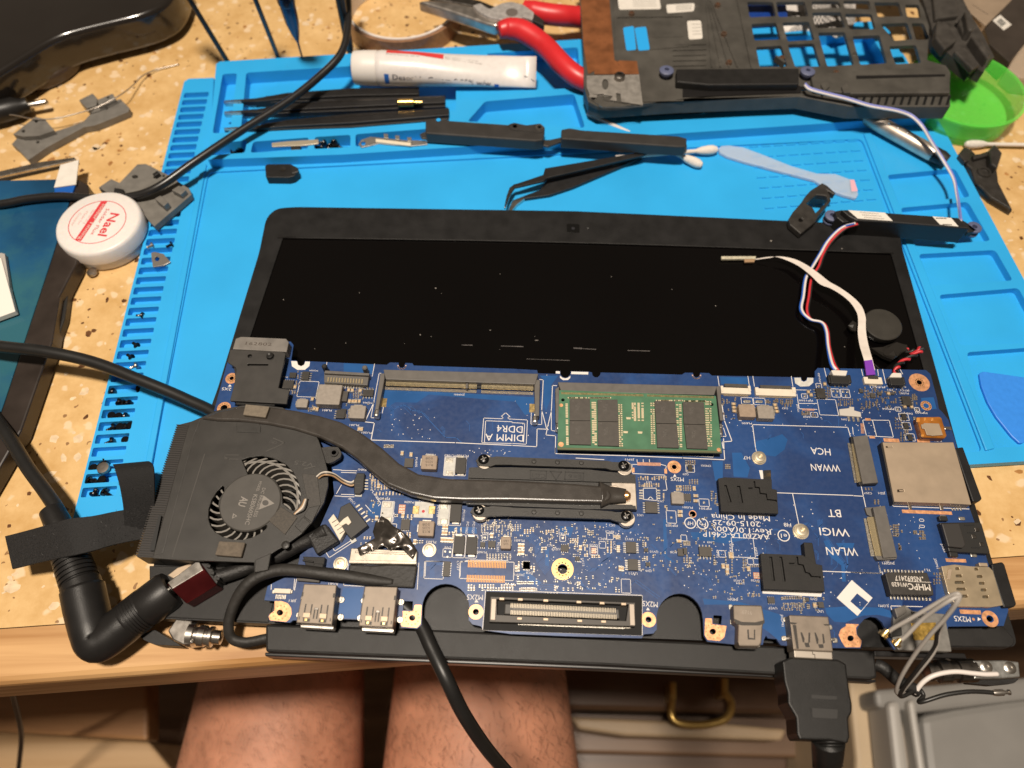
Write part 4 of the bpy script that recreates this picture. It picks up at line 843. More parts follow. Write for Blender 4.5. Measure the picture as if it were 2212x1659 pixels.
# flat cable sockets, cream
for t, x, y, w, h in (('D', 690, 915, 385, 78), ('D', 1205, 935, 520, 88), ('E', 258, 782, 235, 85)):
    o = comp('ribbon_socket', t, x, y, w, h, 1.6, cream, bev=.15)
    if t == 'D':
        q = brect(t, x, y-68, w*.76, 40, ZB+1.2); prism_w('socket_flap', q, ZB, ZB+1.2, chipg, o, bev=.1)
        for s in (-1, 1): q = brect(t, x+s*w*.46, y-30, w*.09, 70, ZB+1.9); prism_w('socket_end', q, ZB, ZB+1.9, cream, o, bev=.15)
        a = brect(t, x, y+62, w*.8, 10, ZB+.3); pin_row('socket_pins', (a[0]+a[3])/2, (a[1]+a[2])/2, int(w*.8/11), 1.0, ZB+.2, pinm, o, w=.2)
    else:
        q = brect(t, x, y-42, w*.55, 40, ZB+2); prism_w('socket_flap', q, ZB+.5, ZB+2, chipk, o, bev=.1)
        q = brect(t, x, y+58, w*.42, 26, ZB+.5); prism_w('solder_pad', q, ZB, ZB+.4, solder, o)
# pin header connector near the far left
hb = [(700, 806), (797, 811), (794, 832), (700, 826)]
o = prism('pin_header', hb, ZB, ZB+3, sockg, mb, bev=.2); prism('header_rail', [(702, 800), (798, 806), (797, 811), (700, 806)], ZB, ZB+4.6, sockg, o, bev=.15)
lathe('header_post', [(1.2, 0), (1.2, 5), (.8, 5.4), (0, 5.4)], P(792, 806, ZB), sockg, o, n=12); lathe('header_post', [(1.2, 0), (1.2, 5), (.8, 5.4), (0, 5.4)], P(706, 803, ZB), sockk, o, n=12)
for i in range(13):
    a = P(709+i*6.1, 820+i*.32, ZB+3.3); prism_w('header_pin', [a+Vector((x*.00028, y*.0011, 0)) for x, y in ((-1, -1), (1, -1), (1, 1), (-1, 1))], ZB+2.9, ZB+3.5, pinm, o)
    a = P(709+i*6.1, 835+i*.32, ZB+.5); prism_w('header_pin', [a+Vector((x*.00028, y*.0006, 0)) for x, y in ((-1, -1), (1, -1), (1, 1), (-1, 1))], ZB, ZB+.5, solder, o)
# black film cover over the edge connector, far left
fz = ZB+6
brk = tq('A', (735, 545), (772, 382), (1440, 410), (1490, 432), (1395, 880), (1540, 905), (1500, 1085), (768, 1045), (822, 830), (852, 640), (838, 612))
o = prism('connector_cover', brk, fz-1.4, fz, mat('satin_black', (.034, .031, .028), .55, var=.15, scale=200), mb, holes=[circ(t1('A', 1025, 465), 4.6, 12, 4), circ(t1('A', 1292, 470), 8.5, 16, 8), rnd(tq('A', (995, 565), (1268, 568), (1262, 590), (992, 592)), 2, 2)], bev=.3)
prism('cover_underside', tq('A', (790, 400), (1440, 425), (1380, 870), (1490, 915), (1470, 1060), (800, 1030), (850, 830)), ZB, fz-1.6, sockk, o)
prism('cover_fold', tq('A', (850, 1060), (1350, 1075), (1345, 1110), (850, 1095)), ZB+1.5, ZB+4.5, blk2, o)
lathe('cover_boss', [(1.6, 0), (1.6, 1.2), (1.1, 1.6), (.6, 1.2), (0, 1.2)], P(*t1('A', 1290, 472), fz-1.5), sockk, o, n=14)
conn = prism('edge_connector', tq('A', (842, 240), (912, 215), (1495, 240), (1530, 285), (1502, 412), (802, 376)), ZB, ZB+5.4, mat('grey_nylon', (.17, .155, .14), .5, var=.15, scale=200), mb, bev=.3)
text('162802', t1('A', 968, 320), t1('A', 1305, 335), ZB+5.43, 1.7, inkd, conn)
# wire to board sockets with plugs (speaker and battery leads)
def jst(t, x, y, w, h, n_):
    o = comp('wire_socket', t, x, y, w, h, 3.0, sockk, bev=.3)
    for s in (-1, 1): q = brect(t, x+s*w*.55, y-6, w*.16, h*.9, ZB+2.2); prism_w('socket_lug', q, ZB, ZB+2.2, sockk, o, bev=.3)
    for s in (-1, 1): q = brect(t, x+s*w*.52, y+h*.55, w*.14, h*.3, ZB+.6); prism_w('solder_tab', q, ZB, ZB+.5, solder, o)
    q = brect(t, x, y, w*.8, h, ZB+1); leads(o, q, 0, n_, l=1.4, w=.5, out=.9)
    return o
js = jst('D', 2038, 765, 235, 110, 4); jb = jst('E', 565, 790, 170, 105, 2)
# M.2 card sockets
for t, body, row0, row1, n_ in (('21', [(1105, 1170), (1198, 1160), (1268, 1468), (1168, 1476)], ((1118, 1215), (1158, 1465)), ((1085, 1215), (1130, 1465)), 34), ('I', [(255, 765), (412, 745), (572, 1412), (392, 1425)], ((232, 900), (345, 1395)), ((170, 920), (260, 1395)), 34)):
    o = prism('card_socket', tq(t, *body), ZB, ZB+3.4, sockg, mb, bev=.2)
    p0, p1 = P(*t1(t, *row0[0]), ZB+1.8), P(*t1(t, *row0[1]), ZB+1.8); pin_row('card_contacts', p0, p1, n_, 3.2 if t == 'I' else 3.0, ZB+1.7, pinm, o, w=.42)
    p0, p1 = P(*t1(t, *row1[0]), ZB+.6), P(*t1(t, *row1[1]), ZB+.6); pin_row('card_contacts', p0, p1, n_, 2.0, ZB+.4, solder, o, w=.4)
    e1 = tq(t, row0[1]); dx = 8 if t == '21' else 6
    if t == 'I':
        prism('socket_end', tq(t, (285, 1395), (420, 1395), (570, 1410), (560, 1440), (320, 1450)), ZB, ZB+2.4, sockg, o, bev=.2); prism('socket_end', tq(t, (150, 770), (255, 765), (280, 910), (180, 860)), ZB, ZB+1.2, sockg, o, bev=.2)
    else:
        prism('socket_end', tq(t, (1140, 1462), (1200, 1462), (1268, 1465), (1262, 1478), (1145, 1482)), ZB, ZB+2.4, sockk, o, bev=.2); prism('socket_end', tq(t, (1088, 1168), (1118, 1170), (1125, 1215), (1095, 1215)), ZB, ZB+2, sockk, o, bev=.2)
# SD card reader
sd = prism('card_reader', tq('21', (1283, 1210), (1296, 1204), (1380, 1600), (1366, 1604)) , ZB, ZB+3.6, sockk, mb, bev=.2)
prism('reader_cover', tq('21', (1296, 1206), (1530, 1206), (1650, 1208), (1755, 1206), (1872, 1612), (1745, 1604), (1372, 1592)), ZB+.2, ZB+4.3, tan, sd, holes=[tq('21', (1392, 1513), (1432, 1512), (1434, 1528), (1394, 1530)), tq('21', (1315, 1232), (1358, 1232), (1360, 1241), (1318, 1241))], bev=.25)
for a in ((1413, 1521), (1338, 1237)): comp('reader_tab', '21', a[0]+4, a[1], 26, 9, 4.2, tan, parent=sd, z0=ZB+3)
prism('reader_tray', tq('21', (1762, 1245), (1818, 1236), (1942, 1572), (1925, 1590), (1880, 1592)), ZB-1, ZB+3.2, blk, sd, bev=.5)
for i in range(12): comp('reader_lead', '21', 1283+i*6.6, 1297+i*20.5, 16, 8, .35, solder, parent=sd, bev=.1)
for x, y in ((1475, 1628), (1680, 1632)): comp('reader_foot', '21', x, y, 22, 26, .8, steel, parent=sd, bev=.2)
for i in range(4): comp('reader_lead', '21', 1750+i*18, 1640, 10, 18, .4, solder, parent=sd, bev=.1)
# side USB socket, black
us = prism('usb_socket', tq('I', (1118, 965), (1630, 958), (1665, 975), (1775, 1350), (1745, 1372), (1240, 1340)), ZB-2, ZB+2.6, sockk, mb, bev=.4)
prism('raised_block', tq('I', (1145, 975), (1375, 968), (1460, 1255), (1430, 1295), (1230, 1275)), ZB+2.4, ZB+4.2, mat('socket_soft', (.03, .027, .025), .5), us, bev=.6, r=3)
for a in ([(1440, 992), (1560, 990), (1575, 1008), (1445, 1006)], [(1480, 1088), (1580, 1090), (1585, 1104), (1482, 1102)], [(1530, 1282), (1640, 1282), (1645, 1298), (1535, 1298)]): prism('slit', tq('I', *a), ZB+2.5, ZB+2.75, mat('slit_black', (.004, .004, .004), .6), us)
for a in ((1605, 1055), (1668, 1245), (1565, 1145)): comp('spring', 'I', *a, 60, 48, 2.95, dsteel, parent=us, z0=ZB+2.4, bev=.2)
for a in ((1410, 912), (1565, 1390), (1310, 1400), (1170, 892)): comp('solder_tab', 'I', *a, 85, 45, .5, solder, parent=us, bev=.3, r=.6)
for a in ((1170, 910), (1305, 1375)): comp('fixing_lug', 'I', *a, 110, 60, 2.0, sockk, parent=us, bev=.3)
# headphone jack under amber film
am = mat('amber_film', (.32, .115, .018), .22, var=.35, scale=200, coat=.4)
hj = prism('headphone_jack', tq('E', (820, 1255), (1120, 1250), (1150, 1270), (1215, 1500), (1190, 1530), (895, 1520)), ZB-.5, ZB+3.6, am, mb, bev=.5)
prism('jack_plate', tq('E', (880, 1352), (910, 1345), (915, 1333), (1112, 1340), (1165, 1490), (1030, 1500), (1010, 1495), (955, 1490), (925, 1410), (892, 1405)), ZB+3.5, ZB+4.3, tan, hj, bev=.15)
for a, b in (((820, 1262), (865, 1320)), ((915, 1262), (945, 1300)), ((1010, 1268), (1040, 1305)), ((880, 1480), (920, 1510))): prism('amber_fold', tq('E', a, (b[0], a[1]), b, (a[0], b[1])), ZB+3, ZB+3.8, mat('amber_light', (.55, .24, .05), .3), hj, bev=.2)
comp('jack_tip', 'E', 1228, 1398, 90, 36, 1.5, steel, parent=hj, bev=.2); comp('solder_tab', 'E', 800, 1272, 34, 40, 1, solder, parent=hj, bev=.2); comp('solder_tab', 'E', 880, 1525, 40, 24, .6, solder, parent=hj, bev=.2)
# SIM slot
sm = prism('sim_slot', tq('22', (1678, 352), (1760, 340), (1870, 352), (1985, 356), (2010, 380), (2076, 604), (2000, 616), (1775, 612), (1720, 520)), ZB, ZB+2.6, mat('sim_metal', (.62, .50, .34), .35, .75, var=.1, scale=200), mb, bev=.15,
           holes=[rnd(tq('22', *[(x+a*w, y+b*9) for a, b in ((-1, -1), (1, -1), (1, 1), (-1, 1))]), 2, 2) for x, y, w in ((1780, 367, 13), (1903, 370, 12), (1790, 414, 20), (1925, 418, 18), (1793, 456, 30), (1938, 462, 18), (1805, 500, 30), (1950, 505, 18), (1822, 545, 26), (1962, 550, 19))])
prism('sim_floor', tq('22', (1700, 360), (1990, 365), (2050, 600), (1780, 605)), ZB+.1, ZB+1.0, mat('sim_dark', (.09, .075, .05), .5, .3), sm)
prism('sim_tray', tq('22', (2000, 335), (2072, 322), (2088, 340), (2166, 598), (2150, 616), (2082, 620), (2060, 560), (2010, 400)), ZB-2, ZB+2, blk, sm, bev=.5)
prism('sim_spring', tq('22', (1722, 368), (1750, 366), (1736, 440), (1712, 436)), ZB+2.5, ZB+3, tan, sm, bev=.2); comp('sim_tab', '22', 1950, 340, 55, 22, 2.8, tan, parent=sm, bev=.2)
# network transformer
tf = prism('transformer', tq('22', (1312, 396), (1335, 390), (1585, 392), (1625, 505), (1628, 540), (1350, 536)), ZB+.5, ZB+4.2, chipk, mb, bev=.3)
for i in range(12):
    for y0, x0, dx, dy in ((380, 1312, 22.3, .8), (556, 1352, 23.0, .9)):
        q = brect('22', x0+i*dx, y0+i*dy, 13, 20, ZB+.8); prism_w('lead', q, ZB, ZB+.9, solder, tf, bev=.15)
inkw = mat('white_ink', (.66, .60, .53), .6)
text('MHPC', t1('22', 1600, 470), t1('22', 1458, 462), ZB+4.23, 2.5, inkw, tf, bold=.012); text('W1620', t1('22', 1456, 458), t1('22', 1352, 455), ZB+4.23, 1.7, inkw, tf, bold=.01); text('NS692417', t1('22', 1540, 420), t1('22', 1372, 412), ZB+4.23, 2.0, inkw, tf, bold=.01)
q = brect('22', 1535, 453, 150, 3, ZB+4.25); prism_w('printed_bar', q, ZB+4.2, ZB+4.25, inkw, tf)
lathe('printed_dot', [(.3, 0), (.3, .02), (0, .02)], P(*t1('22', 1553, 424), ZB+4.2), inkw, tf, n=10)
# network jack body at the near right
nj = prism('network_connector', tq('22', (1368, 640), (1440, 600), (1490, 640), (1700, 660), (1742, 880), (1745, 905), (1400, 895), (1360, 830)), ZB-2, ZB+1.8, mat('slot_grey', (.19, .18, .165), .45, .2, var=.15), mb, bev=.4)
prism('gold_contact_block', tq('22', (1480, 720), (1640, 715), (1660, 830), (1500, 830)), ZB+1.7, ZB+2.1, mat('brass', (.55, .36, .09), .35, .8, var=.3, scale=700), nj, bev=.1)
prism('connector_post', tq('22', (1372, 625), (1440, 602), (1455, 650), (1392, 690)), ZB+1.5, ZB+4, sockg, nj, bev=.3)
for i in range(7): comp('contact', '22', 1490+i*14, 660+i*3, 7, 30, 2.4, sockk, parent=nj, z0=ZB+1.5)
prism('connector_latch', tq('22', (1345, 760), (1420, 745), (1425, 800), (1350, 810)), ZB+1, ZB+3.4, sockk, nj, bev=.3)
# USB ports
def usb(t, top, zt=ZB+7):
    o = prism('usb_port', tq(t, *top), ZB-.5, zt, shell, mb, bev=.35)
    q = [P(*t1(t, *p), zt) for p in top]
    def bl(fx, fy): 
        a = q[0]+(q[1]-q[0])*fx; b = q[3]+(q[2]-q[3])*fx; return a+(b-a)*fy
    for x0, x1, y0, y1, m_, dz, nm in ((.16, .20, .52, .88, shelld, .03, 'slit'), (.34, .38, .52, .78, shelld, .03, 'slit'), (.18, .37, .88, .96, shelld, .03, 'slit'), (.16, .36, .74, .86, tan, .35, 'spring'), (.22, .3, .88, .95, gold, .3, 'contact'),
                                       (.62, .66, .52, .78, shelld, .03, 'slit'), (.80, .84, .52, .88, shelld, .03, 'slit'), (.62, .83, .88, .96, shelld, .03, 'slit'), (.62, .82, .74, .86, tan, .35, 'spring'), (.68, .76, .88, .95, gold, .3, 'contact'),
                                       (.44, .48, .62, .88, shelld, .03, 'slit'), (.53, .57, .62, .88, shelld, .03, 'slit'), (.45, .56, .6, .66, dsteel, .25, 'latch'), (.0, .05, .22, .33, shelld, .03, 'slit'), (.93, 1.0, .22, .33, shelld, .03, 'slit'), (.05, .08, .84, .92, shelld, .03, 'slit'), (.92, .95, .84, .92, shelld, .03, 'slit')):
        L_ = [bl(x0, y0), bl(x1, y0), bl(x1, y1), bl(x0, y1)]; prism_w(nm, L_, zt-.2, zt+dz, m_, o, bev=.1 if dz > .1 else 0)
    L_ = [bl(.02, .97), bl(.98, .97), bl(.96, 1.06), bl(.04, 1.06)]; prism_w('port_lip', L_, ZB-1.5, ZB+2.2, steel, o, bev=.2)
    for fx, fy in ((-.07, .28), (1.07, .28), (-.1, .72), (1.1, .72)): 
        c = bl(fx, fy); prism_w('solder_tab', wcirc(c, 1.3, 12), ZB-.2, ZB+.5, solder, o, bev=.2); prism_w('shell_leg', [c+Vector((a*.0004, b*.0009, 0)) for a, b in ((-1, -1), (1, -1), (1, 1), (-1, 1))], ZB, ZB+1.6, steel, o, bev=.1)
    return o
usb('J', [(620, 588), (1045, 600), (985, 1120), (518, 1092)]); usb('J', [(1408, 616), (1835, 628), (1775, 1158), (1328, 1135)])
# HDMI port
hd = prism('hdmi_port', tq('K', (272, 990), (785, 1012), (800, 1110), (848, 1470), (330, 1442), (290, 1110)), ZB-1, ZB+6, shell, mb, bev=.4)
for a in ([(420, 1220), (440, 1215), (475, 1300), (470, 1350), (450, 1345)], [(525, 1220), (548, 1222), (545, 1350), (522, 1352)], [(600, 1222), (620, 1220), (655, 1310), (650, 1370), (632, 1365)], [(702, 1238), (722, 1238), (738, 1350), (715, 1370)], [(470, 1352), (528, 1352), (545, 1410), (490, 1410)], [(650, 1372), (715, 1372), (722, 1420), (665, 1420)]): prism('slit', tq('K', *a), ZB+5.9, ZB+6.04, shelld, hd)
for a in ([(290, 1085), (380, 1095), (355, 1115), (300, 1112)], [(715, 1112), (795, 1110), (795, 1130), (740, 1130)], [(320, 1120), (365, 1125), (400, 1430), (370, 1430)]): prism('shell_fold', tq('K', *a), ZB+5.8, ZB+6.05, shelld, hd)
for a in ((235, 1050), (215, 1295), (870, 1320), (800, 1150)): comp('solder_tab', 'K', *a, 75, 70, .8, solder, parent=hd, bev=.3, r=.8)
for a in ((260, 1295), (845, 1310)): comp('shell_leg', 'K', *a, 50, 34, 2.5, steel, parent=hd, bev=.2)
# mini display port
md = prism('mini_display_port', tq('22', (328, 600), (515, 604), (532, 700), (520, 742), (512, 850), (498, 872), (368, 870), (358, 840), (362, 730), (332, 712)), ZB-1, ZB+5, shell, mb, bev=.5)
prism('shell_fold', tq('22', (330, 690), (385, 712), (470, 715), (532, 700), (530, 722), (500, 735), (385, 735), (345, 725)), ZB+4.9, ZB+5.05, shelld, md)
prism('slit', tq('22', (418, 762), (428, 762), (432, 815), (462, 818), (462, 762), (470, 762), (470, 828), (422, 826)), ZB+4.9, ZB+5.05, shelld, md)
text('6716', t1('22', 385, 660), t1('22', 450, 668), ZB+5.03, 1.5, mat('etch', (.30, .26, .22), .5, .6), md)
prism('port_mouth', tq('22', (362, 858), (510, 862), (500, 880), (372, 876)), ZB-.5, ZB+3.6, steel, md, bev=.3)
for a in ((312, 615), (320, 712)): comp('solder_tab', '22', *a, 26, 34, .6, solder, parent=md, bev=.2, r=.5)
# docking connector
prism('dock_base', tq('12', (938, 515), (1950, 545), (1948, 800), (918, 765)), ZB, ZB+.5, mat('dock_black', (.010, .0095, .009), .6, var=.2, scale=300, spec=.2), mb)
dk = prism('dock_connector', tq('12', (965, 548), (1905, 588), (1905, 742), (958, 712)), ZB, ZB+3.5, mat('dock_shell', (.06, .055, .05), .5, .5), mb, holes=[tq('12', (1010, 565), (1860, 600), (1845, 705), (1010, 665))], bev=.2)
prism('dock_plug', tq('12', (1060, 592), (1800, 628), (1805, 692), (1055, 662)), ZB+.4, ZB+4.2, mat('dock_grey', (.06, .055, .05), .5), dk, bev=.4)
p0, p1 = P(*t1('12', 1100, 605), ZB+4.3), P(*t1('12', 1775, 638), ZB+4.3); pin_row('dock_contacts', p0, p1, 66, 1.6, ZB+4.1, mat('pin_dull', (.30, .26, .2), .4, .7), dk, w=.3)
p0, p1 = P(*t1('12', 1100, 650), ZB+4.3), P(*t1('12', 1780, 680), ZB+4.3); pin_row('dock_contacts', p0, p1, 66, 1.6, ZB+4.1, mat('pin_dull', (.30, .26, .2), .4, .7), dk, w=.3)
prism('dock_ridge', tq('12', (1110, 622), (1775, 655), (1775, 664), (1110, 632)), ZB+4, ZB+4.6, sockg, dk)
p0, p1 = P(*t1('12', 1150, 718), ZB+.8), P(*t1('12', 1830, 745), ZB+.8); pin_row('dock_contacts', p0, p1, 80, 1.4, ZB+.5, solder, dk, w=.25)
for x, y in ((985, 630), (1885, 665)): comp('dock_end', '12', x, y, 34, 140, 4.0, mat('dock_end_metal', (.34, .29, .24), .5, .6), parent=dk, bev=.2)
for i, (x, y) in enumerate(((1040, 562), (1160, 566), (1325, 573), (1540, 583), (1690, 590), (1830, 596), (1155, 690), (1325, 695), (1545, 705), (1700, 710))): comp('dock_tab', '12', x, y, 32, 16, 3.9, tan, parent=dk, bev=.1)
for x, y in ((1000, 708), (1850, 745)): comp('solder_blob', '12', x, y, 60, 22, .7, solder, parent=dk, bev=.3, r=.6)
# small sockets at the near left
o = comp('sensor_socket', 'J', 340, 680, 220, 60, 1.4, cream, bev=.15); q = brect('J', 325, 730, 150, 20, ZB+.5); leads(o, q, 0, 7, l=1.6, w=.35, out=.5)
for x in (225, 455): comp('solder_tab', 'J', x, 690, 36, 50, .5, solder, parent=o, bev=.2)
o = prism('debug_socket', tq('J', (605, 232), (895, 242), (875, 385), (760, 372), (640, 345)), ZB-1, ZB+3.5, rubber, mb, bev=.3); prism('socket_ridge', tq('J', (600, 270), (745, 290), (745, 312), (600, 292)), ZB+3.3, ZB+4.4, rubber, o, bev=.2); prism('socket_key', tq('J', (750, 320), (870, 330), (862, 390), (745, 378)), ZB+2, ZB+4.4, rubber, o, bev=.2)
prism('socket_bar', tq('J', (528, 510), (825, 530), (820, 572), (530, 548)), ZB, ZB+1.8, chipg, mb, bev=.2)
# fan socket and DC input socket
fanq = tq('F', (205, 320), (305, 325), (285, 540), (240, 595), (165, 590), (160, 420))
fs = prism('fan_socket', fanq, ZB, ZB+2.6, sockk, mb, bev=.3)
for i in range(4): comp('lead', 'F', 325, 415+i*38, 50, 18, .5, solder, parent=fs, bev=.1)
for i in range(4): comp('socket_notch', 'F', 215, 350+i*55, 80, 5, 2.68, chipg, parent=fs, z0=ZB+2.4)
comp('solder_tab', 'F', 220, 608, 90, 40, .8, wpad, parent=fs)
dc = prism('power_socket', tq('F', (110, 700), (345, 1000), (120, 1175), (-60, 960), (-10, 760)), ZB, ZB+3.6, mat('power_socket_black', (.026, .024, .022), .5, var=.15), mb, bev=.3)
for i, (x, y) in enumerate(((212, 752), (245, 795), (280, 842), (312, 890), (347, 938))):
    a = P(*t1('F', x, y), ZB+.4); d = (P(*t1('F', x+30, y-22), ZB+.4)-a).normalized(); nn = Vector((-d.y, d.x, 0)); prism_w('lead', [a-d*.0011-nn*.0004, a+d*.0011-nn*.0004, a+d*.0011+nn*.0004, a-d*.0011+nn*.0004], ZB, ZB+.6, solder, dc, bev=.15)
comp('solder_tab', 'F', 155, 1195, 70, 60, .8, wpad, parent=dc, rot=.6)
# rubber thermal pads on white labels
rb = rubber
for (base, grooves, lab) in ((tq('H', (460, 395), (545, 378), (1055, 405), (1060, 400), (1155, 405), (1158, 528), (1222, 542), (1240, 850), (500, 822)), [tq('H', (540, 480), (570, 480), (635, 700), (590, 705)), tq('H', (705, 490), (745, 490), (785, 710), (735, 712)), tq('H', (850, 512), (915, 512), (920, 430), (940, 430), (945, 500), (1000, 508), (1010, 580), (1090, 590), (1100, 660), (1220, 672), (1220, 700), (1098, 690), (1090, 640), (980, 640), (960, 540), (855, 532))], tq('H', (492, 790), (700, 830), (1130, 868), (1130, 884), (500, 850))),
                          (tq('22', (505, 268), (780, 280), (862, 335), (905, 345), (922, 515), (525, 500)), [tq('22', (562, 290), (580, 290), (598, 445), (582, 445)), tq('22', (628, 290), (645, 290), (668, 448), (650, 448)), tq('22', (690, 330), (730, 330), (738, 290), (748, 290), (752, 335), (785, 342), (800, 388), (825, 395), (840, 415), (895, 418), (895, 428), (835, 424), (818, 402), (790, 398), (770, 350), (692, 342))], tq('22', (515, 490), (905, 520), (898, 550), (518, 528)))):
    o = prism('white_label', lab, ZB+.02, ZB+.35, white, mb)
    o = prism('thermal_pad', base, ZB+.1, ZB+3.2, rb, mb, bev=.3); prism('pad_face', base, ZB+3.2, ZB+4.6, rb, o, holes=grooves, bev=.15)
prism('pad_tail', tq('H', (1050, 285), (1145, 282), (1152, 525), (1060, 520)), ZB+.1, ZB+1.2, mat('tail_black', (.02, .017, .012), .4, dirt=(.10, .06, .02), dscale=200, dth=.55), mb, bev=.2); prism('white_label', tq('H', (990, 288), (1035, 288), (1048, 400), (1015, 400)), ZB, ZB+.1, white, mb)
prism('pad_tail', tq('22', (785, 195), (842, 198), (868, 340), (800, 340)), ZB+.1, ZB+4, rb, mb, bev=.3); prism('white_label', tq('22', (776, 218), (790, 218), (792, 270), (780, 270)), ZB, ZB+.1, white, mb)
# ---------------------------------------------------------------- board lettering (reads from the far side, so upside down here)
for s, t, a, b, h in (('DIMM A', 'B', (2362, 1488), (1868, 1474), 3.4), ('DDR4', 'B', (2352, 1378), (2020, 1362), 3.4), ('HCA', 'D', (1910, 1670), (1655, 1650), 3.3), ('WWAN', 'H', (2030, 218), (1655, 205), 3.3), ('BT', 'H', (2040, 800), (1872, 795), 3.4), ('WIGI', 'H', (2150, 1050), (1765, 1030), 3.4),
                      ('WLAN', 'K', (1150, 125), (745, 112), 3.4), ('AAZ60 LA-C461P', 'H', (1120, 1120), (260, 1080), 2.3), ('Rev:1.0(A00)', 'H', (1140, 1055), (398, 1010), 2.3), ('2015-09-25', 'H', (1000, 955), (385, 930), 2.3), ('Made In China', 'H', (1125, 885), (368, 855), 2.3),
                      ('M2X5', 'G', (2225, 385), (2055, 375), 1.8), ('H7', 'H', (872, 108), (785, 102), 1.6), ('H8', 'H', (1402, 975), (1308, 968), 1.7), ('2X5', 'A', (790, 880), (668, 872), 1.5), ('JFAN1', 'F', (335, 272), (220, 265), 1.0), ('PL605', 'F', (1220, 78), (1098, 72), .9), ('PC1063', 'F', (1490, 88), (1340, 82), 1.1), ('PC1100', 'F', (1650, 90), (1500, 84), 1.1),
                      ('PL604', 'F', (1130, 672), (1005, 665), 1.0), ('PU604', 'F', (945, 690), (820, 685), 1.0), ('PJP601', 'F', (630, 645), (480, 640), 1.1), ('PL603', 'F', (1230, 1205), (1100, 1200), 1.1), ('DV4', 'F', (1420, 1278), (1340, 1272), .9), ('PJP603', 'F', (1980, 1095), (1825, 1088), 1.0), ('PU606', 'F', (1885, 1340), (1760, 1334), .9),
                      ('UV12', 'G', (1575, 1168), (1462, 1164), 1.0), ('UV11', 'G', (1625, 1612), (1515, 1608), 1.1), ('PL601', 'G', (162, 1188), (35, 1182), 1.0), ('UZ19', 'G', (620, 1300), (515, 1295), .9), ('YC1', 'G', (530, 1250), (458, 1246), .9), ('UZ20', 'G', (1110, 1248), (1005, 1242), .9), ('RPC3', 'G', (1225, 1165), (1115, 1160), 1.0), ('RPC5', 'G', (1320, 1072), (1210, 1068), 1.0), ('PJP32', 'G', (735, 1100), (600, 1095), .9), ('UC1', 'G', (1335, 990), (1260, 985), 1.0), ('UC5', 'G', (1700, 860), (1620, 855), .9), ('UC7', 'G', (1810, 430), (1735, 425), .9), ('UC6', 'G', (1960, 680), (1885, 672), .9), ('JSPI1', 'G', (1585, 140), (1465, 135), .9), ('PJP302', 'G', (2145, 995), (1990, 990), .9),
                      ('QV10', 'G', (1895, 1335), (1785, 1328), .9), ('QV9', 'G', (1810, 1580), (1730, 1575), .9), ('UV28', 'G', (2155, 1340), (2050, 1335), .9), ('PJP301', 'H', (370, 775), (215, 770), .9), ('PU301', 'H', (130, 760), (0, 755), .9), ('CMOS1', 'H', (365, 220), (240, 215), .9), ('QZ9', 'H', (75, 330), (0, 325), .9), ('UV9', 'H', (398, 1210), (318, 1205), .9),
                      ('JSD1', 'I', (412, 575), (320, 570), 1.0), ('C257', 'I', (240, 575), (138, 570), .9), ('JNGFF1', 'K', (1640, 310), (1478, 305), 1.0), ('TL1', 'K', (2105, 398), (2025, 394), .9), ('JLOM1', 'K', (1565, 862), (1430, 856), 1.0), ('UV2', 'K', (715, 930), (630, 926), 1.0), ('QV3', 'K', (635, 775), (550, 770), .9), ('UV27', 'K', (115, 892), (5, 888), .9), ('JMDP1', '22', (360, 560), (292, 556), 1.0), ('JHP1', 'E', (1150, 1555), (1050, 1552), .9), ('PJP503', 'E', (955, 1195), (800, 1188), .9), ('PJP504', 'E', (525, 1145), (375, 1138), .9), ('DA2', 'E', (765, 1205), (685, 1200), .9), ('JRTC1', 'E', (725, 905), (610, 900), .9), ('PU502', 'E', (715, 942), (595, 938), .9), ('PD1', 'E', (510, 898), (440, 894), .9), ('JLED1', 'E', (420, 865), (215, 860), .8),
                      ('PJP1500', 'D', (1685, 1035), (1505, 1030), .9), ('RPE7', 'D', (1650, 1245), (1560, 1240), .9), ('DZ7', 'D', (1360, 1135), (1285, 1130), .9), ('SW1', 'D', (2125, 1278), (2055, 1274), .9), ('PL500', 'D', (895, 1330), (765, 1325), .9), ('JDIMM1', 'B', (1600, 958), (1462, 954), .9), ('PQ903', 'B', (400, 1065), (282, 1060), .8), ('PL201', 'B', (230, 1352), (110, 1348), .9), ('PU201', 'B', (395, 1452), (265, 1446), .9), ('PL801', 'A', (2090, 1162), (1970, 1158), .9), ('PQ904', 'A', (1910, 650), (1800, 645), .7), ('PQ1', 'A', (1520, 732), (1460, 728), .7),
                      ('M2X5', '12', (918, 538), (815, 534), 2.1), ('M2X5', '12', (2050, 585), (1952, 575), 2.1), ('M2X5', '22', (1862, 680), (1755, 672), 2.1), ('JDOCK1', '12', (1405, 520), (1320, 516), .9), ('UC8', '12', (1240, 388), (1198, 385), 1.0), ('JXDP1', '12', (1188, 402), (1122, 398), .9), ('UV25', '22', (380, 440), (330, 437), .8), ('LV24', '22', (398, 458), (346, 455), .8), ('UV20', '22', (496, 440), (442, 437), .8), ('JIR1', 'J', (525, 795), (430, 790), 1.0), ('JUSB1', 'J', (1070, 580), (940, 575), .9)):
    text(s, t1(t, *a), t1(t, *b), ZB+.05, h, white, mb)
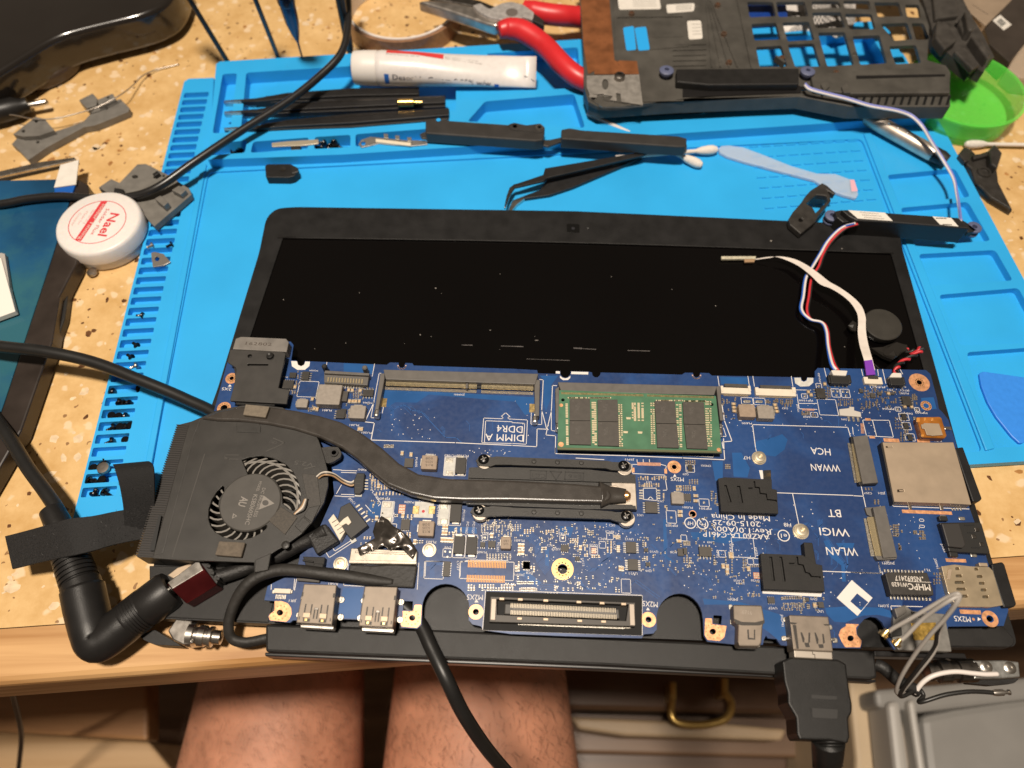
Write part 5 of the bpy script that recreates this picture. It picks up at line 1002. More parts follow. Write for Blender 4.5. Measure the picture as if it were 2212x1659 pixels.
for s, t, a, b, h in (('PU605', 'F', (962, 120), (958, 245), .9), ('PC606', 'F', (665, 840), (655, 955), .9), ('PC1101', 'F', (1580, 800), (1565, 945), .9), ('PC1128', 'F', (1245, 745), (1235, 895), .9), ('PC1062', 'F', (1625, 955), (1605, 1110), 1.0), ('PC1127', 'F', (1705, 955), (1690, 1110), 1.0), ('PL602', 'F', (375, 545), (480, 680), .9), ('JPDC1', 'F', (90, 655), (165, 730), .9), ('LV27', 'F', (1498, 1465), (1500, 1590), .9), ('PC501', 'F', (2020, 1225), (2012, 1340), .9), ('UC12', 'G', (1310, 1210), (1318, 1310), .9), ('UC13', 'G', (900, 1430), (912, 1530), .9), ('PJP24', 'H', (930, 1290), (955, 1400), .8), ('LV22', 'H', (600, 1205), (615, 1345), .8), ('RPV2', 'H', (435, 1320), (440, 1420), .8), ('JHDMI1', 'K', (165, 985), (180, 1140), .9), ('JUSB3', 'I', (1130, 1240), (1175, 1350), .9), ('JSIM1', 'I', (1045, 1430), (1080, 1560), .9), ('PJP1501', 'D', (1750, 690), (1775, 820), .8), ('JDEG1', 'D', (1475, 1090), (1490, 1190), .8)):
    text(s, t1(t, *a), t1(t, *b), ZB+.05, h, white, mb)
def ringline(t, x, y, r, s, a, b, h):
    c = P(*t1(t, x, y), ZB+.05); R = r/6/5.05
    o = prism_w('printed_circle', wcirc(c, R, 28), ZB-.1, ZB+.05, white, mb, holes=[wcirc(c, R*.84, 28)]); text(s, t1(t, *a), t1(t, *b), ZB+.06, h, white, o)
ringline('H', 97, 972, 72, 'HF', (135, 955), (55, 950), 1.6); ringline('H', 257, 982, 72, 'Pb', (300, 968), (215, 962), 1.6); ringline('H', 1310, 1135, 74, 'e1', (1350, 1115), (1270, 1110), 1.8)
qq = []; line_quads(tq('H', (215, 930), (300, 1040)), .4, ZB+.06, qq); boxes('printed_slash', qq, white, mb, kind=None)
for t, p in (('G', [(2088, 372), (2130, 372), (2110, 335)]), ('A', [(742, 862), (790, 862), (768, 832)]), ('12', [(862, 586), (890, 586), (875, 565)]), ('12', [(1975, 637), (2000, 637), (1986, 618)]), ('22', [(1912, 682), (1912, 706), (1934, 695)])):
    prism('printed_arrow', tq(t, *p), ZB-.05, ZB+.05, white, mb)
prism('slide_switch', tq('21', (1015, 992), (1080, 985), (1080, 975), (1112, 978), (1112, 1000), (1155, 1012), (1158, 1042), (1020, 1032)), ZB, ZB+1.2, mat('switch_metal', (.62, .58, .52), .45, .3), mb, bev=.15)
for i in range(3): comp('switch_lead', '21', 1078+i*30, 1055+i*2, 14, 28, .4, solder, bev=.1)
# ================================================================ CPU cooler: fan, heat pipe, clamp
ZF = 24.0
graph = mat('cooler_black', (.027, .0248, .0222), .45, var=.18, scale=140, bump=.2, bscale=4000, dirt=(.045, .039, .034), dscale=70, dth=.66)
pipem = mat('pipe_black', (.048, .042, .037), .27, var=.15, scale=200, bump=.15, bscale=3000)
cool = thing('cpu_cooler', 'black laptop fan with curved flat heat pipe over the motherboard', 'fan', P(540, 1085, ZL+.5))
ring1 = tq('L', (920, 150), (1030, 115), (1180, 100), (1330, 130), (1480, 200), (1580, 300), (1650, 430), (1685, 570), (1680, 700), (1640, 790), (1590, 812), (1520, 780), (1450, 715), (1442, 600), (1410, 500), (1350, 410), (1250, 362), (1120, 342), (1000, 345))
ring2 = tq('L', (670, 488), (600, 560), (530, 670), (490, 790), (485, 920), (520, 1020), (580, 1090), (680, 1150), (800, 1185), (930, 1190), (1050, 1160), (1150, 1110), (1230, 1050), (1252, 1012), (1222, 975), (1120, 1012), (1000, 1048), (880, 1048), (760, 1003), (680, 930), (640, 840), (615, 740), (630, 650), (692, 560), (692, 505))
house = [(330, 1206), (412, 925), (432, 903), (470, 886), (520, 876), (560, 874), (610, 880), (660, 908), (688, 950), (700, 985), (708, 1018), (709, 1048), (700, 1085), (674, 1128), (654, 1151), (616, 1178), (584, 1197), (579, 1230), (549, 1237), (549, 1215), (432, 1211), (372, 1209)]
prism('housing_cover', house, ZF-1.2, ZF, graph, cool, holes=[ring1, ring2], bev=.4)
# wall of the housing below the cover
wall_o = [(333, 1204), (414, 927), (434, 906), (522, 879), (560, 877), (608, 883), (657, 910), (685, 951), (705, 1018), (706, 1048), (697, 1084), (671, 1127), (613, 1176), (560, 1208), (432, 1208)]
wall_i = [(350, 1196), (424, 935), (440, 915), (524, 887), (560, 885), (602, 891), (650, 916), (676, 955), (696, 1018), (697, 1048), (688, 1080), (664, 1122), (608, 1168), (555, 1200), (432, 1200)]
prism('housing_wall', wall_o, ZL+.6, ZF-1.25, graph, cool, holes=[wall_i])
prism('housing_floor', wall_i, ZL+.6, ZL+1.4, mat('fan_dark', (.006, .006, .006), .6), cool)
ear = prism('mounting_ear', rnd(tq('L', (1930, 0), (2050, -20), (2170, -10), (2215, 60), (2200, 120), (2110, 175), (2040, 200), (2000, 180)), 3), ZF-2.4, ZF-.8, graph, cool, holes=[circ(t1('L', 2125, 75), 7, 14, 6.5)], bev=.3)
lathe('ear_bushing', [(1.8, 0), (1.8, 1.4), (1.0, 1.4), (1.0, 0)], P(*t1('L', 2125, 75), ZF-1.4), sockk, ear, n=16)
# rotor
hc = P(540.5, 1084, ZF+.35); oc = P(549.5, 1075, ZF-1); R0 = (P(608, 1084, ZF)-hc).length*1000
rot = lathe('rotor_hub', [(R0*.985, -5), (R0*.985, -.3), (R0*.95, .1), (R0*.3, .12), (0, .12)], hc, mat('hub_grey', (.060, .055, .049), .5, var=.1, scale=200), cool, n=48)
bladem = mat('blade_grey', (.20, .185, .165), .4)
Ro = (P(652, 1075, ZF-2)-P(549.5, 1075, ZF-2)).length*1000+1.0
V, F = [], []
nb = 29; Rb0, Rb1 = R0*.99, Ro
c0 = hc
path = [];
for k in range(6):
    f = k/5; r = Rb0+(Rb1-Rb0)*f; a = -.42*f*f-.10*f; path.append((r*math.cos(a), r*math.sin(a)))
for i, (x, y) in enumerate(path):
    tx, ty = (path[min(i+1, 5)][0]-path[max(i-1, 0)][0], path[min(i+1, 5)][1]-path[max(i-1, 0)][1]); L_ = math.hypot(tx, ty); nx, ny = -ty/L_*.34, tx/L_*.34
    zt = -2.1 if i < 5 else -2.6
    for s in (-1, 1):
        for z in (zt, -6.5): V.append(((x+nx*s)*.001, (y+ny*s)*.001, z*.001))
    if i:
        b = (i-1)*4; F += [(b, b+2, b+6, b+4), (b+1, b+5, b+7, b+3), (b, b+4, b+5, b+1), (b+2, b+3, b+7, b+6)]
F += [(0, 1, 3, 2), (20, 22, 23, 21)]
bm_ = bpy.data.meshes.new('fan_blade'); bm_.from_pydata(V, [], F); bm_.materials.append(bladem)
for i in range(nb):
    o = bpy.data.objects.new('fan_blade', bm_); COL.objects.link(o); o.parent = rot; o.location = hc-wloc(rot); o.rotation_euler = (0, 0, 2*math.pi*i/nb)
rr = [wcirc(hc, Rb1*.90, 40)]; prism_w('blade_ring', wcirc(hc, Rb1*.93, 40), ZF-2.6, ZF-2.0, bladem, rot, holes=[wcirc(hc, Rb1*.885, 40)])
hub_ink = mat('hub_ink', (.22, .20, .18), .6)
for s, a, b, h in (('KSB0605HC', (1075, 600), (960, 990), 3.4), ('DC BRUSHLESS', (1190, 515), (1070, 890), 2.6), ('MODEL', (1150, 430), (1105, 560), 2.2)):
    text(s, t1('L', *a), t1('L', *b), ZF+.5, h*.55, hub_ink, rot)
text('AU', t1('L', 920, 625), t1('L', 870, 745), ZF+.5, 3.2, hub_ink, rot, bold=.03); text('DELTA', t1('L', 960, 760), t1('L', 940, 850), ZF-.12, .9, hub_ink, rot) if False else None
prism('printed_triangle', tq('L', (1205, 615), (1345, 718), (1140, 800)), ZF+.4, ZF+.5, hub_ink, rot, holes=[circ(t1('L', 1228, 710), 7, 14, 6)])
prism('printed_triangle', tq('L', (810, 845), (862, 882), (795, 915)), ZF+.4, ZF+.5, hub_ink, rot, holes=[tq('L', (818, 862), (845, 882), (810, 900))])
# moulded marks and pads on the cover
for pts in ([(855, 1320), (1140, 1330), (1165, 1380), (1160, 1460), (852, 1450)],): prism('cover_step', tq('A', *pts), ZF-.1, ZF+.35, graph, cool, bev=.15)
emb = mat('embossed_black', (.06, .055, .05), .5)
qq = []
for pts in ([(1330, 1530), (1470, 1590), (1340, 1659)],): line_quads(tq('A', *pts), .35, ZF+.12, qq)
line_quads(tq('L', (880, 90), (700, 90), (690, 110), (760, 150)), .3, ZF+.12, qq); line_quads(tq('L', (700, 140), (880, 145)), .3, ZF+.12, qq); line_quads(tq('L', (1735, 270), (1870, 235)), .4, ZF+.12, qq); line_quads(tq('L', (1240, 40), (1330, 0)), .4, ZF+.12, qq); line_quads(tq('L', (20, 1410), (440, 80)), .35, ZF+.1, qq)
boxes('moulded_lines', qq, emb, cool, kind=None)
text('V2.5', t1('L', 1860, 195), t1('L', 1610, 160), ZF+.06, 1.9, emb, cool); text('CPU', t1('A', 1385, 1575), t1('A', 1290, 1560), ZF+.06, 1.2, emb, cool)
felt = mat('felt_pad', (.13, .105, .08), .9, var=.2, scale=900, bump=.5, bscale=4000)
prism('foam_pad', tq('A', (970, 1090), (1280, 1120), (1228, 1262), (935, 1228)), ZF+.6, ZF+3.2, mat('felt_pad_light', (.17, .14, .105), .9, var=.15, scale=900), cool, bev=.3)
prism('foam_pad', tq('L', (625, 1205), (965, 1222), (910, 1412), (570, 1385)), ZF, ZF+2.2, felt, cool, bev=.4)
prism('adhesive_tape', tq('L', (1430, 760), (1640, 900), (1480, 1120), (1270, 940)), ZF+.1, ZF+.5, mat('mesh_tape', (.045, .036, .026), .5, var=.4, scale=1500), cool, bev=.1)
prism('adhesive_tape', tq('L', (1700, 330), (1900, 350), (1945, 740), (1790, 770)), ZF+.02, ZF+.3, mat('mesh_tape2', (.040, .035, .030), .5, var=.3, scale=1500), cool, bev=.1)
for c, r in ((tq('L', (1720, 890), (1810, 970), (1700, 1100), (1605, 1010)), 0), (tq('L', (1790, 770), (1935, 740), (1830, 965), (1720, 880)), 0)): prism('cable_clip', c, ZF-.1, ZF+.5, graph, cool, bev=.2)
lathe('rivet', [(1.6, 0), (1.6, .3), (1.0, .6), (.6, .6), (.6, .2), (0, .2)], P(*t1('L', 1490, 1258), ZF), graph, cool, n=16)
prism('cover_tab', tq('L', (1090, 1450), (1300, 1360), (1260, 1580), (1085, 1612)), ZF-1.5, ZF+.25, graph, cool, bev=.3)
# heat fins at the exhaust side
finm = mat('fin_black', (.05, .045, .042), .4, .3)
p0, p1 = P(388, 920, ZF-2), P(300, 1200, ZF-2); d = p1-p0; nfin = 58
dn = d.normalized(); out = Vector((dn.y, -dn.x, 0)); 
if out.x > 0: out = -out
fm = None
fin_p = prism('fin_block', [(384, 918), (432, 906), (410, 935), (335, 1205), (296, 1203)], ZL+1.5, ZF-1.4, mat('fin_core', (.02, .018, .017), .5), cool)
for i in range(nfin):
    c = p0+d*(i/(nfin-1)); q = [c-dn*.00018+out*.001, c+dn*.00018+out*.001, c+dn*.00018-out*.0095, c-dn*.00018-out*.0095]
    if fm is None:
        o = prism_w('heat_fin', q, ZL+1.5, ZF-1.0, finm, fin_p); fm = o
    else:
        o = bpy.data.objects.new('heat_fin', fm.data); COL.objects.link(o); o.parent = fin_p; o.location = Vector(fm.location)+d*(i/(nfin-1))
prism('fin_cap', [(408, 912), (436, 900), (420, 940), (352, 1196), (330, 1200)], ZF-1.3, ZF+.2, graph, cool, bev=.4)
prism('fin_slot', tq('02', (1030, 20), (1045, 22), (1000, 250), (968, 250)), ZF+.1, ZF+.3, mat('slot_dark', (.01, .01, .01), .5), cool)
# heat pipe
pipe = [(432, 903), (470, 888), (520, 878), (582, 878), (640, 886), (690, 897), (737, 911), (780, 934), (824, 966), (862, 1000), (904, 1023), (970, 1033), (1106, 1037), (1240, 1044), (1298, 1049), (1316, 1058), (1322, 1068), (1318, 1078), (1304, 1086), (1240, 1085), (1106, 1081), (1000, 1081), (937, 1078), (887, 1067), (837, 1047), (800, 1017), (770, 990), (737, 966), (690, 944), (635, 927), (580, 916), (515, 909), (470, 908)]
prism('heat_pipe', pipe, ZB+3.2, ZF+1.3, pipem, cool, bev=1.2, seg=4)
tube('pipe_tail', [P(1296, 1068, ZF-.6), P(1318, 1069, ZF-1.2), P(1340, 1070, ZF-1.4), P(1352, 1071, ZF-1.5)], 3.0, pipem, cool, ns=14, ry=1.5, radii=[1.9, 1.25, 1.1, 1.0])
prism('braze_patch', tq('G', (1240, 490), (1350, 480), (1400, 520), (1500, 545), (1545, 600), (1530, 690), (1440, 715), (1300, 690), (1290, 660), (1450, 660), (1490, 610), (1440, 560), (1280, 545)), ZB+3.1, ZB+3.7, mat('braze', (.62, .52, .42), .5, .6, var=.3, scale=400), cool, bev=.3)
lathe('solder_tip', [(2.0, 0), (2.1, 1.2), (1.2, 2.4), (0, 2.6)], P(1349, 1071, ZF-1.4), mat('raw_copper', (.85, .45, .18), .3, .9), cool, axis=(1, -.05, 0), n=14)
# cold plate and spring clamps
steelw = mat('plate_steel', (.55, .48, .40), .42, .8, var=.1)
prism('cold_plate', tq('F', (1655, 255), (1700, 250)) + tq('G', (0, 250), (1000, 280), (1600, 345), (1622, 800), (1000, 800), (0, 745)) + tq('F', (2212, 745), (1620, 715), (1610, 640), (1640, 400)), ZB+1.5, ZB+3.1, graph, cool, bev=.2)
prism('plate_end', tq('G', (1290, 452), (1598, 458), (1616, 795), (1590, 795), (1560, 735), (1310, 730)), ZB+2.9, ZB+3.25, steelw, cool, bev=.1)
prism('plate_rail', tq('F', (1665, 258), (2212, 252)) + tq('G', (980, 285), (1598, 352), (1598, 452), (0, 402)) + tq('F', (2212, 402), (1650, 385), (1685, 330)), ZB+3.0, ZB+4.2, graph, cool, bev=.25)
prism('plate_rail', tq('F', (1620, 690), (2212, 705)) + tq('G', (0, 702), (1300, 735), (1602, 748), (1610, 792), (1000, 792), (0, 752)) + tq('F', (2212, 752), (1620, 728)), ZB+3.0, ZB+4.2, graph, cool, bev=.25)
for nm, pts, z in (('spring_clamp', tq('F', (1742, 160), (1790, 110), (1960, 118), (2010, 108), (2212, 118)) + tq('G', (0, 118), (1240, 165), (1300, 180), (1480, 185), (1540, 215), (1545, 265), (1500, 300), (1290, 285), (1220, 262), (0, 218)) + tq('F', (2212, 215), (2000, 215), (1930, 240), (1780, 225)), 5.2),
                   ('spring_clamp', tq('F', (1668, 830), (1710, 765), (1900, 762), (1950, 750), (2212, 768)) + tq('G', (0, 772), (1000, 800), (1290, 820), (1340, 830), (1560, 830), (1580, 900), (1480, 970), (1380, 955), (1300, 930), (1280, 920), (0, 880)) + tq('F', (2212, 878), (1940, 880), (1900, 890), (1740, 885)), 5.4)):
    cl = prism(nm, pts, ZB+z-1.2, ZB+z, graph, cool, bev=.25)
    ys = 175 if z < 5.3 else 830
    for x in ((285, ys), (590, ys+10), (900, ys+18)): lathe('dimple', [(1.0, 0), (1.0, .1), (.8, .35), (0, .4)], P(*t1('G', *x), ZB+z-.05), graph, cl, n=14)
qq = []
for pts in ([(240, 290), (450, 300), (440, 400), (235, 390), (240, 290)], [(690, 310), (930, 325), (920, 415), (685, 405), (690, 310)], [(500, 305), (640, 310), (570, 410), (500, 305)]): line_quads(tq('G', *pts), .3, ZB+4.3, qq)
boxes('stamped_outlines', qq, mat('stamp_dark', (.012, .011, .010), .4), cool, kind=None)
text('CC1', t1('G', 435, 335), t1('G', 265, 328), ZB+4.25, 1.9, mat('stamp_dark', (.012, .011, .010), .4), cool); text('E=6', t1('G', 900, 348), t1('G', 730, 340), ZB+4.25, 1.9, mat('stamp_dark', (.012, .011, .010), .4), cool)
scrm = mat('screw_black', (.012, .012, .013), .25, .6)
def machine_screw(c, m, parent, r=2.3, h=1.4):
    o = lathe('machine_screw', [(r*.9, 0), (r, .2), (r, h*.6), (r*.75, h), (r*.2, h*1.08), (0, h*1.08)], c, m, parent, n=20)
    for a in (.4, 1.97): prism_w('cross_recess', [(c.x+(math.cos(a)*x-math.sin(a)*y)*.001, c.y+(math.sin(a)*x+math.cos(a)*y)*.001) for x, y in ((-r*.55, -.18), (r*.55, -.18), (r*.55, .18), (-r*.55, .18))], c.z*1000+h*.8, c.z*1000+h*1.1+.06, steel, o)
    return o
for t, x, y in (('F', 1845, 155), ('G', 1445, 238), ('F', 1785, 815), ('G', 1475, 892)):
    c = P(*t1(t, x, y), ZB+4.4); prism_w('clamp_washer', wcirc(c+Vector((.0004, -.0006, 0)), 3.3, 20), ZB+1.5, ZB+4.35, steelw, cool, bev=.2); machine_screw(c, scrm, cool)
# fan wires
wirec = [mat('wire_tan', (.42, .26, .14), .45), mat('wire_white', (.66, .60, .52), .45), mat('wire_grey', (.22, .19, .16), .45), mat('wire_black', (.015, .014, .013), .45)]
for i in range(4):
    k = i*1.6
    tube('fan_wire', [P(1600/6+368.7+k, 967.8+860/6-k*.3, ZF+.6), P(651+k*1.3, 1095+k, ZF+.9), P(659+k*1.2, 1078, ZF+.6)], .42, wirec[i], cool, ns=6)
    tube('fan_wire', [P(684+k*.8, 1030+k*.6, ZF+.6), P(694+k*.6, 1022+k, ZF+1.6), P(706+k*.3, 1020+k*1.2, ZF+2), P(722, 1024+k*1.1, ZF), P(740, 1036+k*1.2, ZB+3), P(757, 1042+k*1.4, ZB+2.2), P(766, 1038+k*1.9, ZB+2)], .42, wirec[(i+1) % 4], cool, ns=6)

# ================================================================ cables
cabm = mat('cable_rubber', (.012, .0115, .011), .42, var=.12, scale=120, bump=.1, bscale=2500)
def cable(name, label, pts, r, m=cabm, n=10, parent=None, part=None):
    if parent is None:
        o = tube(name, pts, r, m, None, n=n, ns=14); return tag(o, label, 'cable')
    return tube(part or name, pts, r, m, parent, n=n, ns=14)
cable('power_cable', 'thick black cable running under the fan and out below the board', [P(-140, 728, 20), P(0, 748, 21), P(100, 760, 21), P(200, 782, 19), P(300, 820, 17), P(400, 862, 14.6), P(480, 905, 14), P(560, 1000, 14), P(640, 1120, 14), P(760, 1230, 14.2), P(860, 1300, 14.2), P(905, 1345, 14.2), P(932, 1400, 15.3), P(966, 1470, 15), P(1000, 1540, 5), P(1046, 1610, -14), P(1092, 1665, -36), P(1180, 1760, -80), P(1290, 1850, -180), P(1330, 1900, -400)], 2.75)
cable('black_lead', 'thin black cable crossing the upper left of the mat', [P(-120, 450, 11.5), P(0, 441, 11.5), P(60, 430, 12), P(130, 424, 12), P(200, 428, 12), P(280, 425, 12.5), P(340, 405, 15), P(420, 350, 18), P(520, 283, 20), P(620, 220, 22), P(690, 165, 25), P(735, 118, 29), P(750, 70, 33), P(752, 20, 36), P(748, -60, 40)], 2.2, mat('cable_gloss', (.016, .015, .015), .3, var=.1))
# L shaped power plug with its cable
pl = thing('power_plug', 'black right-angle barrel plug with ribbed collars at the table edge', 'plug', P(205, 1390, 0))
plm = mat('plug_black', (.013, .012, .0115), .40, spec=.35, var=.15, scale=160, bump=.2, bscale=2500)
zp = 12
tube('plug_cable', [P(-90, 800, 9), P(-20, 890, 10), P(20, 945, 12), P(60, 1010, 14), P(100, 1065, 16), P(128, 1110, 17), P(140, 1150, 17)], 2.9, cabm, pl, ns=14)
a, b = P(112, 1095, 17), P(176, 1250, zp+5)
def along(a, b, prof, nm, m, parent, n=24): 
    ax = b-a; L_ = ax.length*1000; return lathe(nm, [(r, f*L_) for r, f in prof], a, m, parent, axis=ax, n=n)
along(P(110, 1100, 17), P(140, 1160, 17), [(3, 0), (4.6, .05), (5.0, .5), (4.6, 1)], 'strain_relief', plm, pl)
ribs = [(5.4, 0)]
for i in range(7): ribs += [(6.9+.06*i, .04+i*.09), (6.9+.06*i, .10+i*.09), (6.2+.06*i, .105+i*.09), (6.2+.06*i, .125+i*.09)]
ribs += [(7.4, .7), (7.5, 1.0)]
along(P(148, 1190, 15), P(184, 1290, 13.5), ribs, 'ribbed_collar', plm, pl)
tube('plug_elbow', [P(178, 1272, 13.8), P(186, 1310, 13.2), P(198, 1358, 12.6), P(206, 1386, 12.3), P(224, 1384, 12.3), P(262, 1354, 12.6), P(300, 1322, 13), P(318, 1308, 13.2)], 7.2, plm, pl, ns=20, n=6, radii=[1.12, 1.12, 1.1, 1.02, 1.02, 1.08, 1.06, 1.06])
rb2 = [(7.2, 0)]
for i in range(6): rb2 += [(7.7, .03+i*.055), (7.7, .075+i*.055), (7.25, .08+i*.055), (7.25, .095+i*.055)]
rb2 += [(7.8, .42), (7.9, .9), (7.2, 1.0), (4.2, 1.0), (4.2, .8), (0, .8)]
along(P(272, 1345, 12.8), P(372, 1270, 14), rb2, 'plug_barrel', plm, pl, n=32)
along(P(345, 1290, 13.6), P(378, 1266, 14.2), [(2.6, 0), (2.6, 1)], 'metal_sleeve', steel, pl)
# barrel jack with its lead
dj = thing('power_jack', 'metal cased power jack with a red reflection coloured onto its side, plugged by the barrel plug', 'jack', P(415, 1250, ZL))
fr = mat('jack_mirror', (.60, .50, .46), .16, .95, var=.1)
jt = [P(*t1('02', *p), 18.5) for p in ((1085, 470), (1280, 385), (1395, 470), (1195, 585))]
jt2 = tq('02', (1088, 455), (1285, 300), (1345, 395), (1120, 495))
prism('jack_case', tq('02', (1080, 468), (1290, 318), (1405, 472), (1205, 592)), ZL+.8, 19.5, mat('red_reflection_metal', (.15, .020, .022), .14, .85, var=.2, scale=100), dj, bev=.4)  # red reflection of something out of view, put into the metal's colour
prism('jack_top', tq('02', (1085, 458), (1285, 310), (1318, 375), (1115, 498)), 19.3, 20.3, steel, dj, bev=.2)
prism('jack_back', tq('02', (1290, 312), (1345, 318), (1420, 430), (1395, 480), (1330, 420)), ZL+.8, 18.5, sockk, dj, bev=.4)
for p in ((1350, 350), (1375, 395), (1410, 430)): comp('jack_terminal', '02', p[0], p[1], 24, 20, 2.5, sockk, parent=dj, z0=ZL+2, bev=.2)
prism('jack_flange', tq('02', (1085, 410), (1150, 360), (1240, 330), (1250, 352), (1120, 430)), ZL+.6, ZL+4, tan, dj, bev=.3)
slv = mat('sleeve_black', (.013, .012, .0115), .55, var=.3, scale=300, bump=.6, bscale=1200)
tube('jack_lead', [P(463, 1248, ZL+5), P(500, 1238, ZL+4), P(545, 1222, ZL+3.6), P(590, 1205, ZL+5), P(640, 1180, ZL+7), P(680, 1162, ZB+1.5), P(705, 1146, ZB+3)], 2.9, slv, dj, ns=12, ry=2.8)
prism('lead_wrap', tq('L', (1760, 1130), (2000, 970), (2180, 1200), (1890, 1380)), ZB+.3, ZB+4.2, slv, dj, bev=.8)
wp = prism('lead_plug', tq('L', (2040, 935), (2110, 850), (2260, 1080), (2190, 1200)), ZB+.3, ZB+3.9, cream, dj, bev=.25)
for i in range(4): prism('plug_slot', tq('L', (2090+i*32, 965+i*48), (2150+i*32, 925+i*48), (2154+i*32, 932+i*48), (2094+i*32, 972+i*48)), ZB+3.8, ZB+4, inkd, wp)
prism('plug_latch', tq('F', (30, 915), (85, 880), (130, 960), (90, 1000), (60, 975), (0, 1010), (-40, 985)), ZB+3.5, ZB+4.6, cream, wp, bev=.2)
# display cable with wide taped connector
dcb = thing('display_cable', 'flat black taped display cable on the silver connector beside the USB ports', 'cable', P(830, 1225, ZB))
prism('metal_connector', tq('F', (125, 1295), (985, 1330), (975, 1512), (95, 1497)), ZB+.2, ZB+2.8, mat('connector_tin', (.62, .56, .47), .3, .9, var=.1, scale=300), dcb, bev=.3)
prism('connector_fold', tq('F', (180, 1330), (900, 1355), (900, 1385), (180, 1360)), ZB+2.7, ZB+3.3, mat('connector_tin', (.6, .5, .4), .3), dcb, bev=.2)
prism('connector_rim', tq('F', (95, 1450), (975, 1465), (975, 1505), (95, 1490)), ZB+2.7, ZB+3.2, mat('connector_tin', (.6, .5, .4), .3), dcb, bev=.15)
tape = mat('cloth_tape', (.020, .018, .016), .6, var=.3, scale=120, bump=.8, bscale=500)
prism('taped_ribbon', tq('J', (1205, 335), (1500, 350), (1760, 335), (2092, 350), (2045, 640), (1700, 620), (1400, 600), (1200, 575), (1190, 480)), ZB+.6, ZB+2.2, tape, dcb, bev=.6)
tube('cable_run', [P(850, 1258, ZB+1.4), P(800, 1253, ZB+1.7), P(740, 1244, ZB+2.6), P(690, 1238, ZB+4), P(640, 1232, ZB+4), P(600, 1232, ZB+3.5), P(560, 1244, ZB+3), P(530, 1266, ZB+2), P(508, 1300, ZL+6), P(494, 1345, ZL+2), P(500, 1378, ZL-2), P(530, 1388, ZL-3), P(575, 1380, ZL-3), P(600, 1376, ZL-3)], 2.35, tape, dcb, ns=12, ry=1.95, n=8, radii=[.6, 1.0, 1.1, 1.05, 1, 1.05, 1.05, 1, .95, .95, .95, .95, .95, .9])
# crumpled tape over the connector
def crumple(name, uv, zf, m, parent, step=.0012, thick=.12, seed=1, smooth=False):
    from mathutils.geometry import delaunay_2d_cdt
    rs = random.Random(seed); poly = [P(u, v, 20) for u, v in uv]; p2 = [Vector((p.x, p.y)) for p in poly]; n_ = len(p2)
    xs = [p.x for p in p2]; ys = [p.y for p in p2]; pts = list(p2)
    x = min(xs)
    while x < max(xs):
        y = min(ys)
        while y < max(ys):
            pts.append(Vector((x+rs.uniform(-.4, .4)*step, y+rs.uniform(-.4, .4)*step))); y += step
        x += step
    r = delaunay_2d_cdt(pts, [], [list(range(n_))], 2, 1e-7)
    vs, fs = r[0], r[2]
    V = [Vector((v.x, v.y, zf(v.x, v.y, rs)*.001)) for v in vs]; b = len(V)
    V2 = V+[v-Vector((0, 0, thick*.001)) for v in V]; F = [tuple(f) for f in fs]; cnt = {}
    for f in fs:
        for i in range(len(f)):
            e_ = (f[i], f[(i+1) % len(f)]); cnt[tuple(sorted(e_))] = cnt.get(tuple(sorted(e_)), [])+[e_]
    F += [tuple(i+b for i in reversed(f)) for f in fs]
    for k, v in cnt.items():
        if len(v) == 1: i, j = v[0]; F.append((j, i, i+b, j+b))
    return build(name, V2, F, m, parent, smooth=smooth)
shiny = mat('shiny_tape', (.10, .088, .078), .22, .7, var=.3, scale=300)
cp = P(838, 1165, 0)
ct = crumple('tape_strip', tq('F', (430, 1130), (480, 1040), (560, 958), (640, 985), (690, 1050), (780, 1090), (880, 1170), (985, 1340), (930, 1460), (780, 1310), (640, 1345), (560, 1290), (400, 1350), (250, 1412), (222, 1320), (450, 1200)), lambda x, y, rs: ZB+4.2+5.5*math.exp(-((x-cp.x)**2+(y-cp.y)**2)/.00003)+rs.uniform(-.6, .6), shiny, None, step=.0014, seed=4, smooth=True)
tag(ct, 'crumpled glossy black tape stuck across the silver display connector', 'tape')
# HDMI cable
hc_ = thing('hdmi_cable', 'black HDMI cable plugged into the port at the near edge', 'cable', P(1770, 1530, 0))
hm = mat('plug_body', (.010, .0095, .009), .42, spec=.3, var=.15, scale=200, bump=.25, bscale=3500)
zh = 20
prism('metal_shell', tq('K', (335, 1445), (835, 1470), (842, 1572), (345, 1545)), ZB-.5, ZB+5.2, mat('hdmi_shell', (.56, .50, .43), .38, .9), hc_, bev=.3)
qq = []; line_quads(tq('K', (575, 1460), (580, 1500), (605, 1505), (610, 1560)), .25, ZB+5.25, qq); boxes('shell_seam', qq, inkd, hc_, kind=None)
prism('plug_moulding', rnd(tq('22', (645, 965), (700, 940), (1010, 955), (1062, 985), (1078, 1130), (1085, 1170), (1100, 1250), (1098, 1300), (1075, 1340), (1085, 1460), (1070, 1500), (960, 1480), (760, 1475), (742, 1440), (735, 1330), (700, 1270), (682, 1240), (680, 1170), (660, 1100)), 4), 10, 21.5, hm, hc_, bev=1.6, seg=3)
prism('grip_groove', rnd(tq('22', (835, 1184), (1000, 1194), (998, 1216), (833, 1208)), 2, 2), 21.3, 21.65, mat('groove_black', (.012, .011, .010), .5), hc_); prism('grip_groove', rnd(tq('22', (838, 1270), (1005, 1280), (1003, 1340), (842, 1332)), 2, 2), 21.3, 21.65, mat('groove_black', (.012, .011, .010), .5), hc_)
pts = [P(1789, 1598, 15), P(1788, 1625, 11), P(1786, 1650, 5), P(1786, 1690, -8), P(1790, 1760, -50)]
tube('strain_relief', pts, 5.2, hm, hc_, ns=16, radii=[1.1, 1.05, .95, .9, .6])
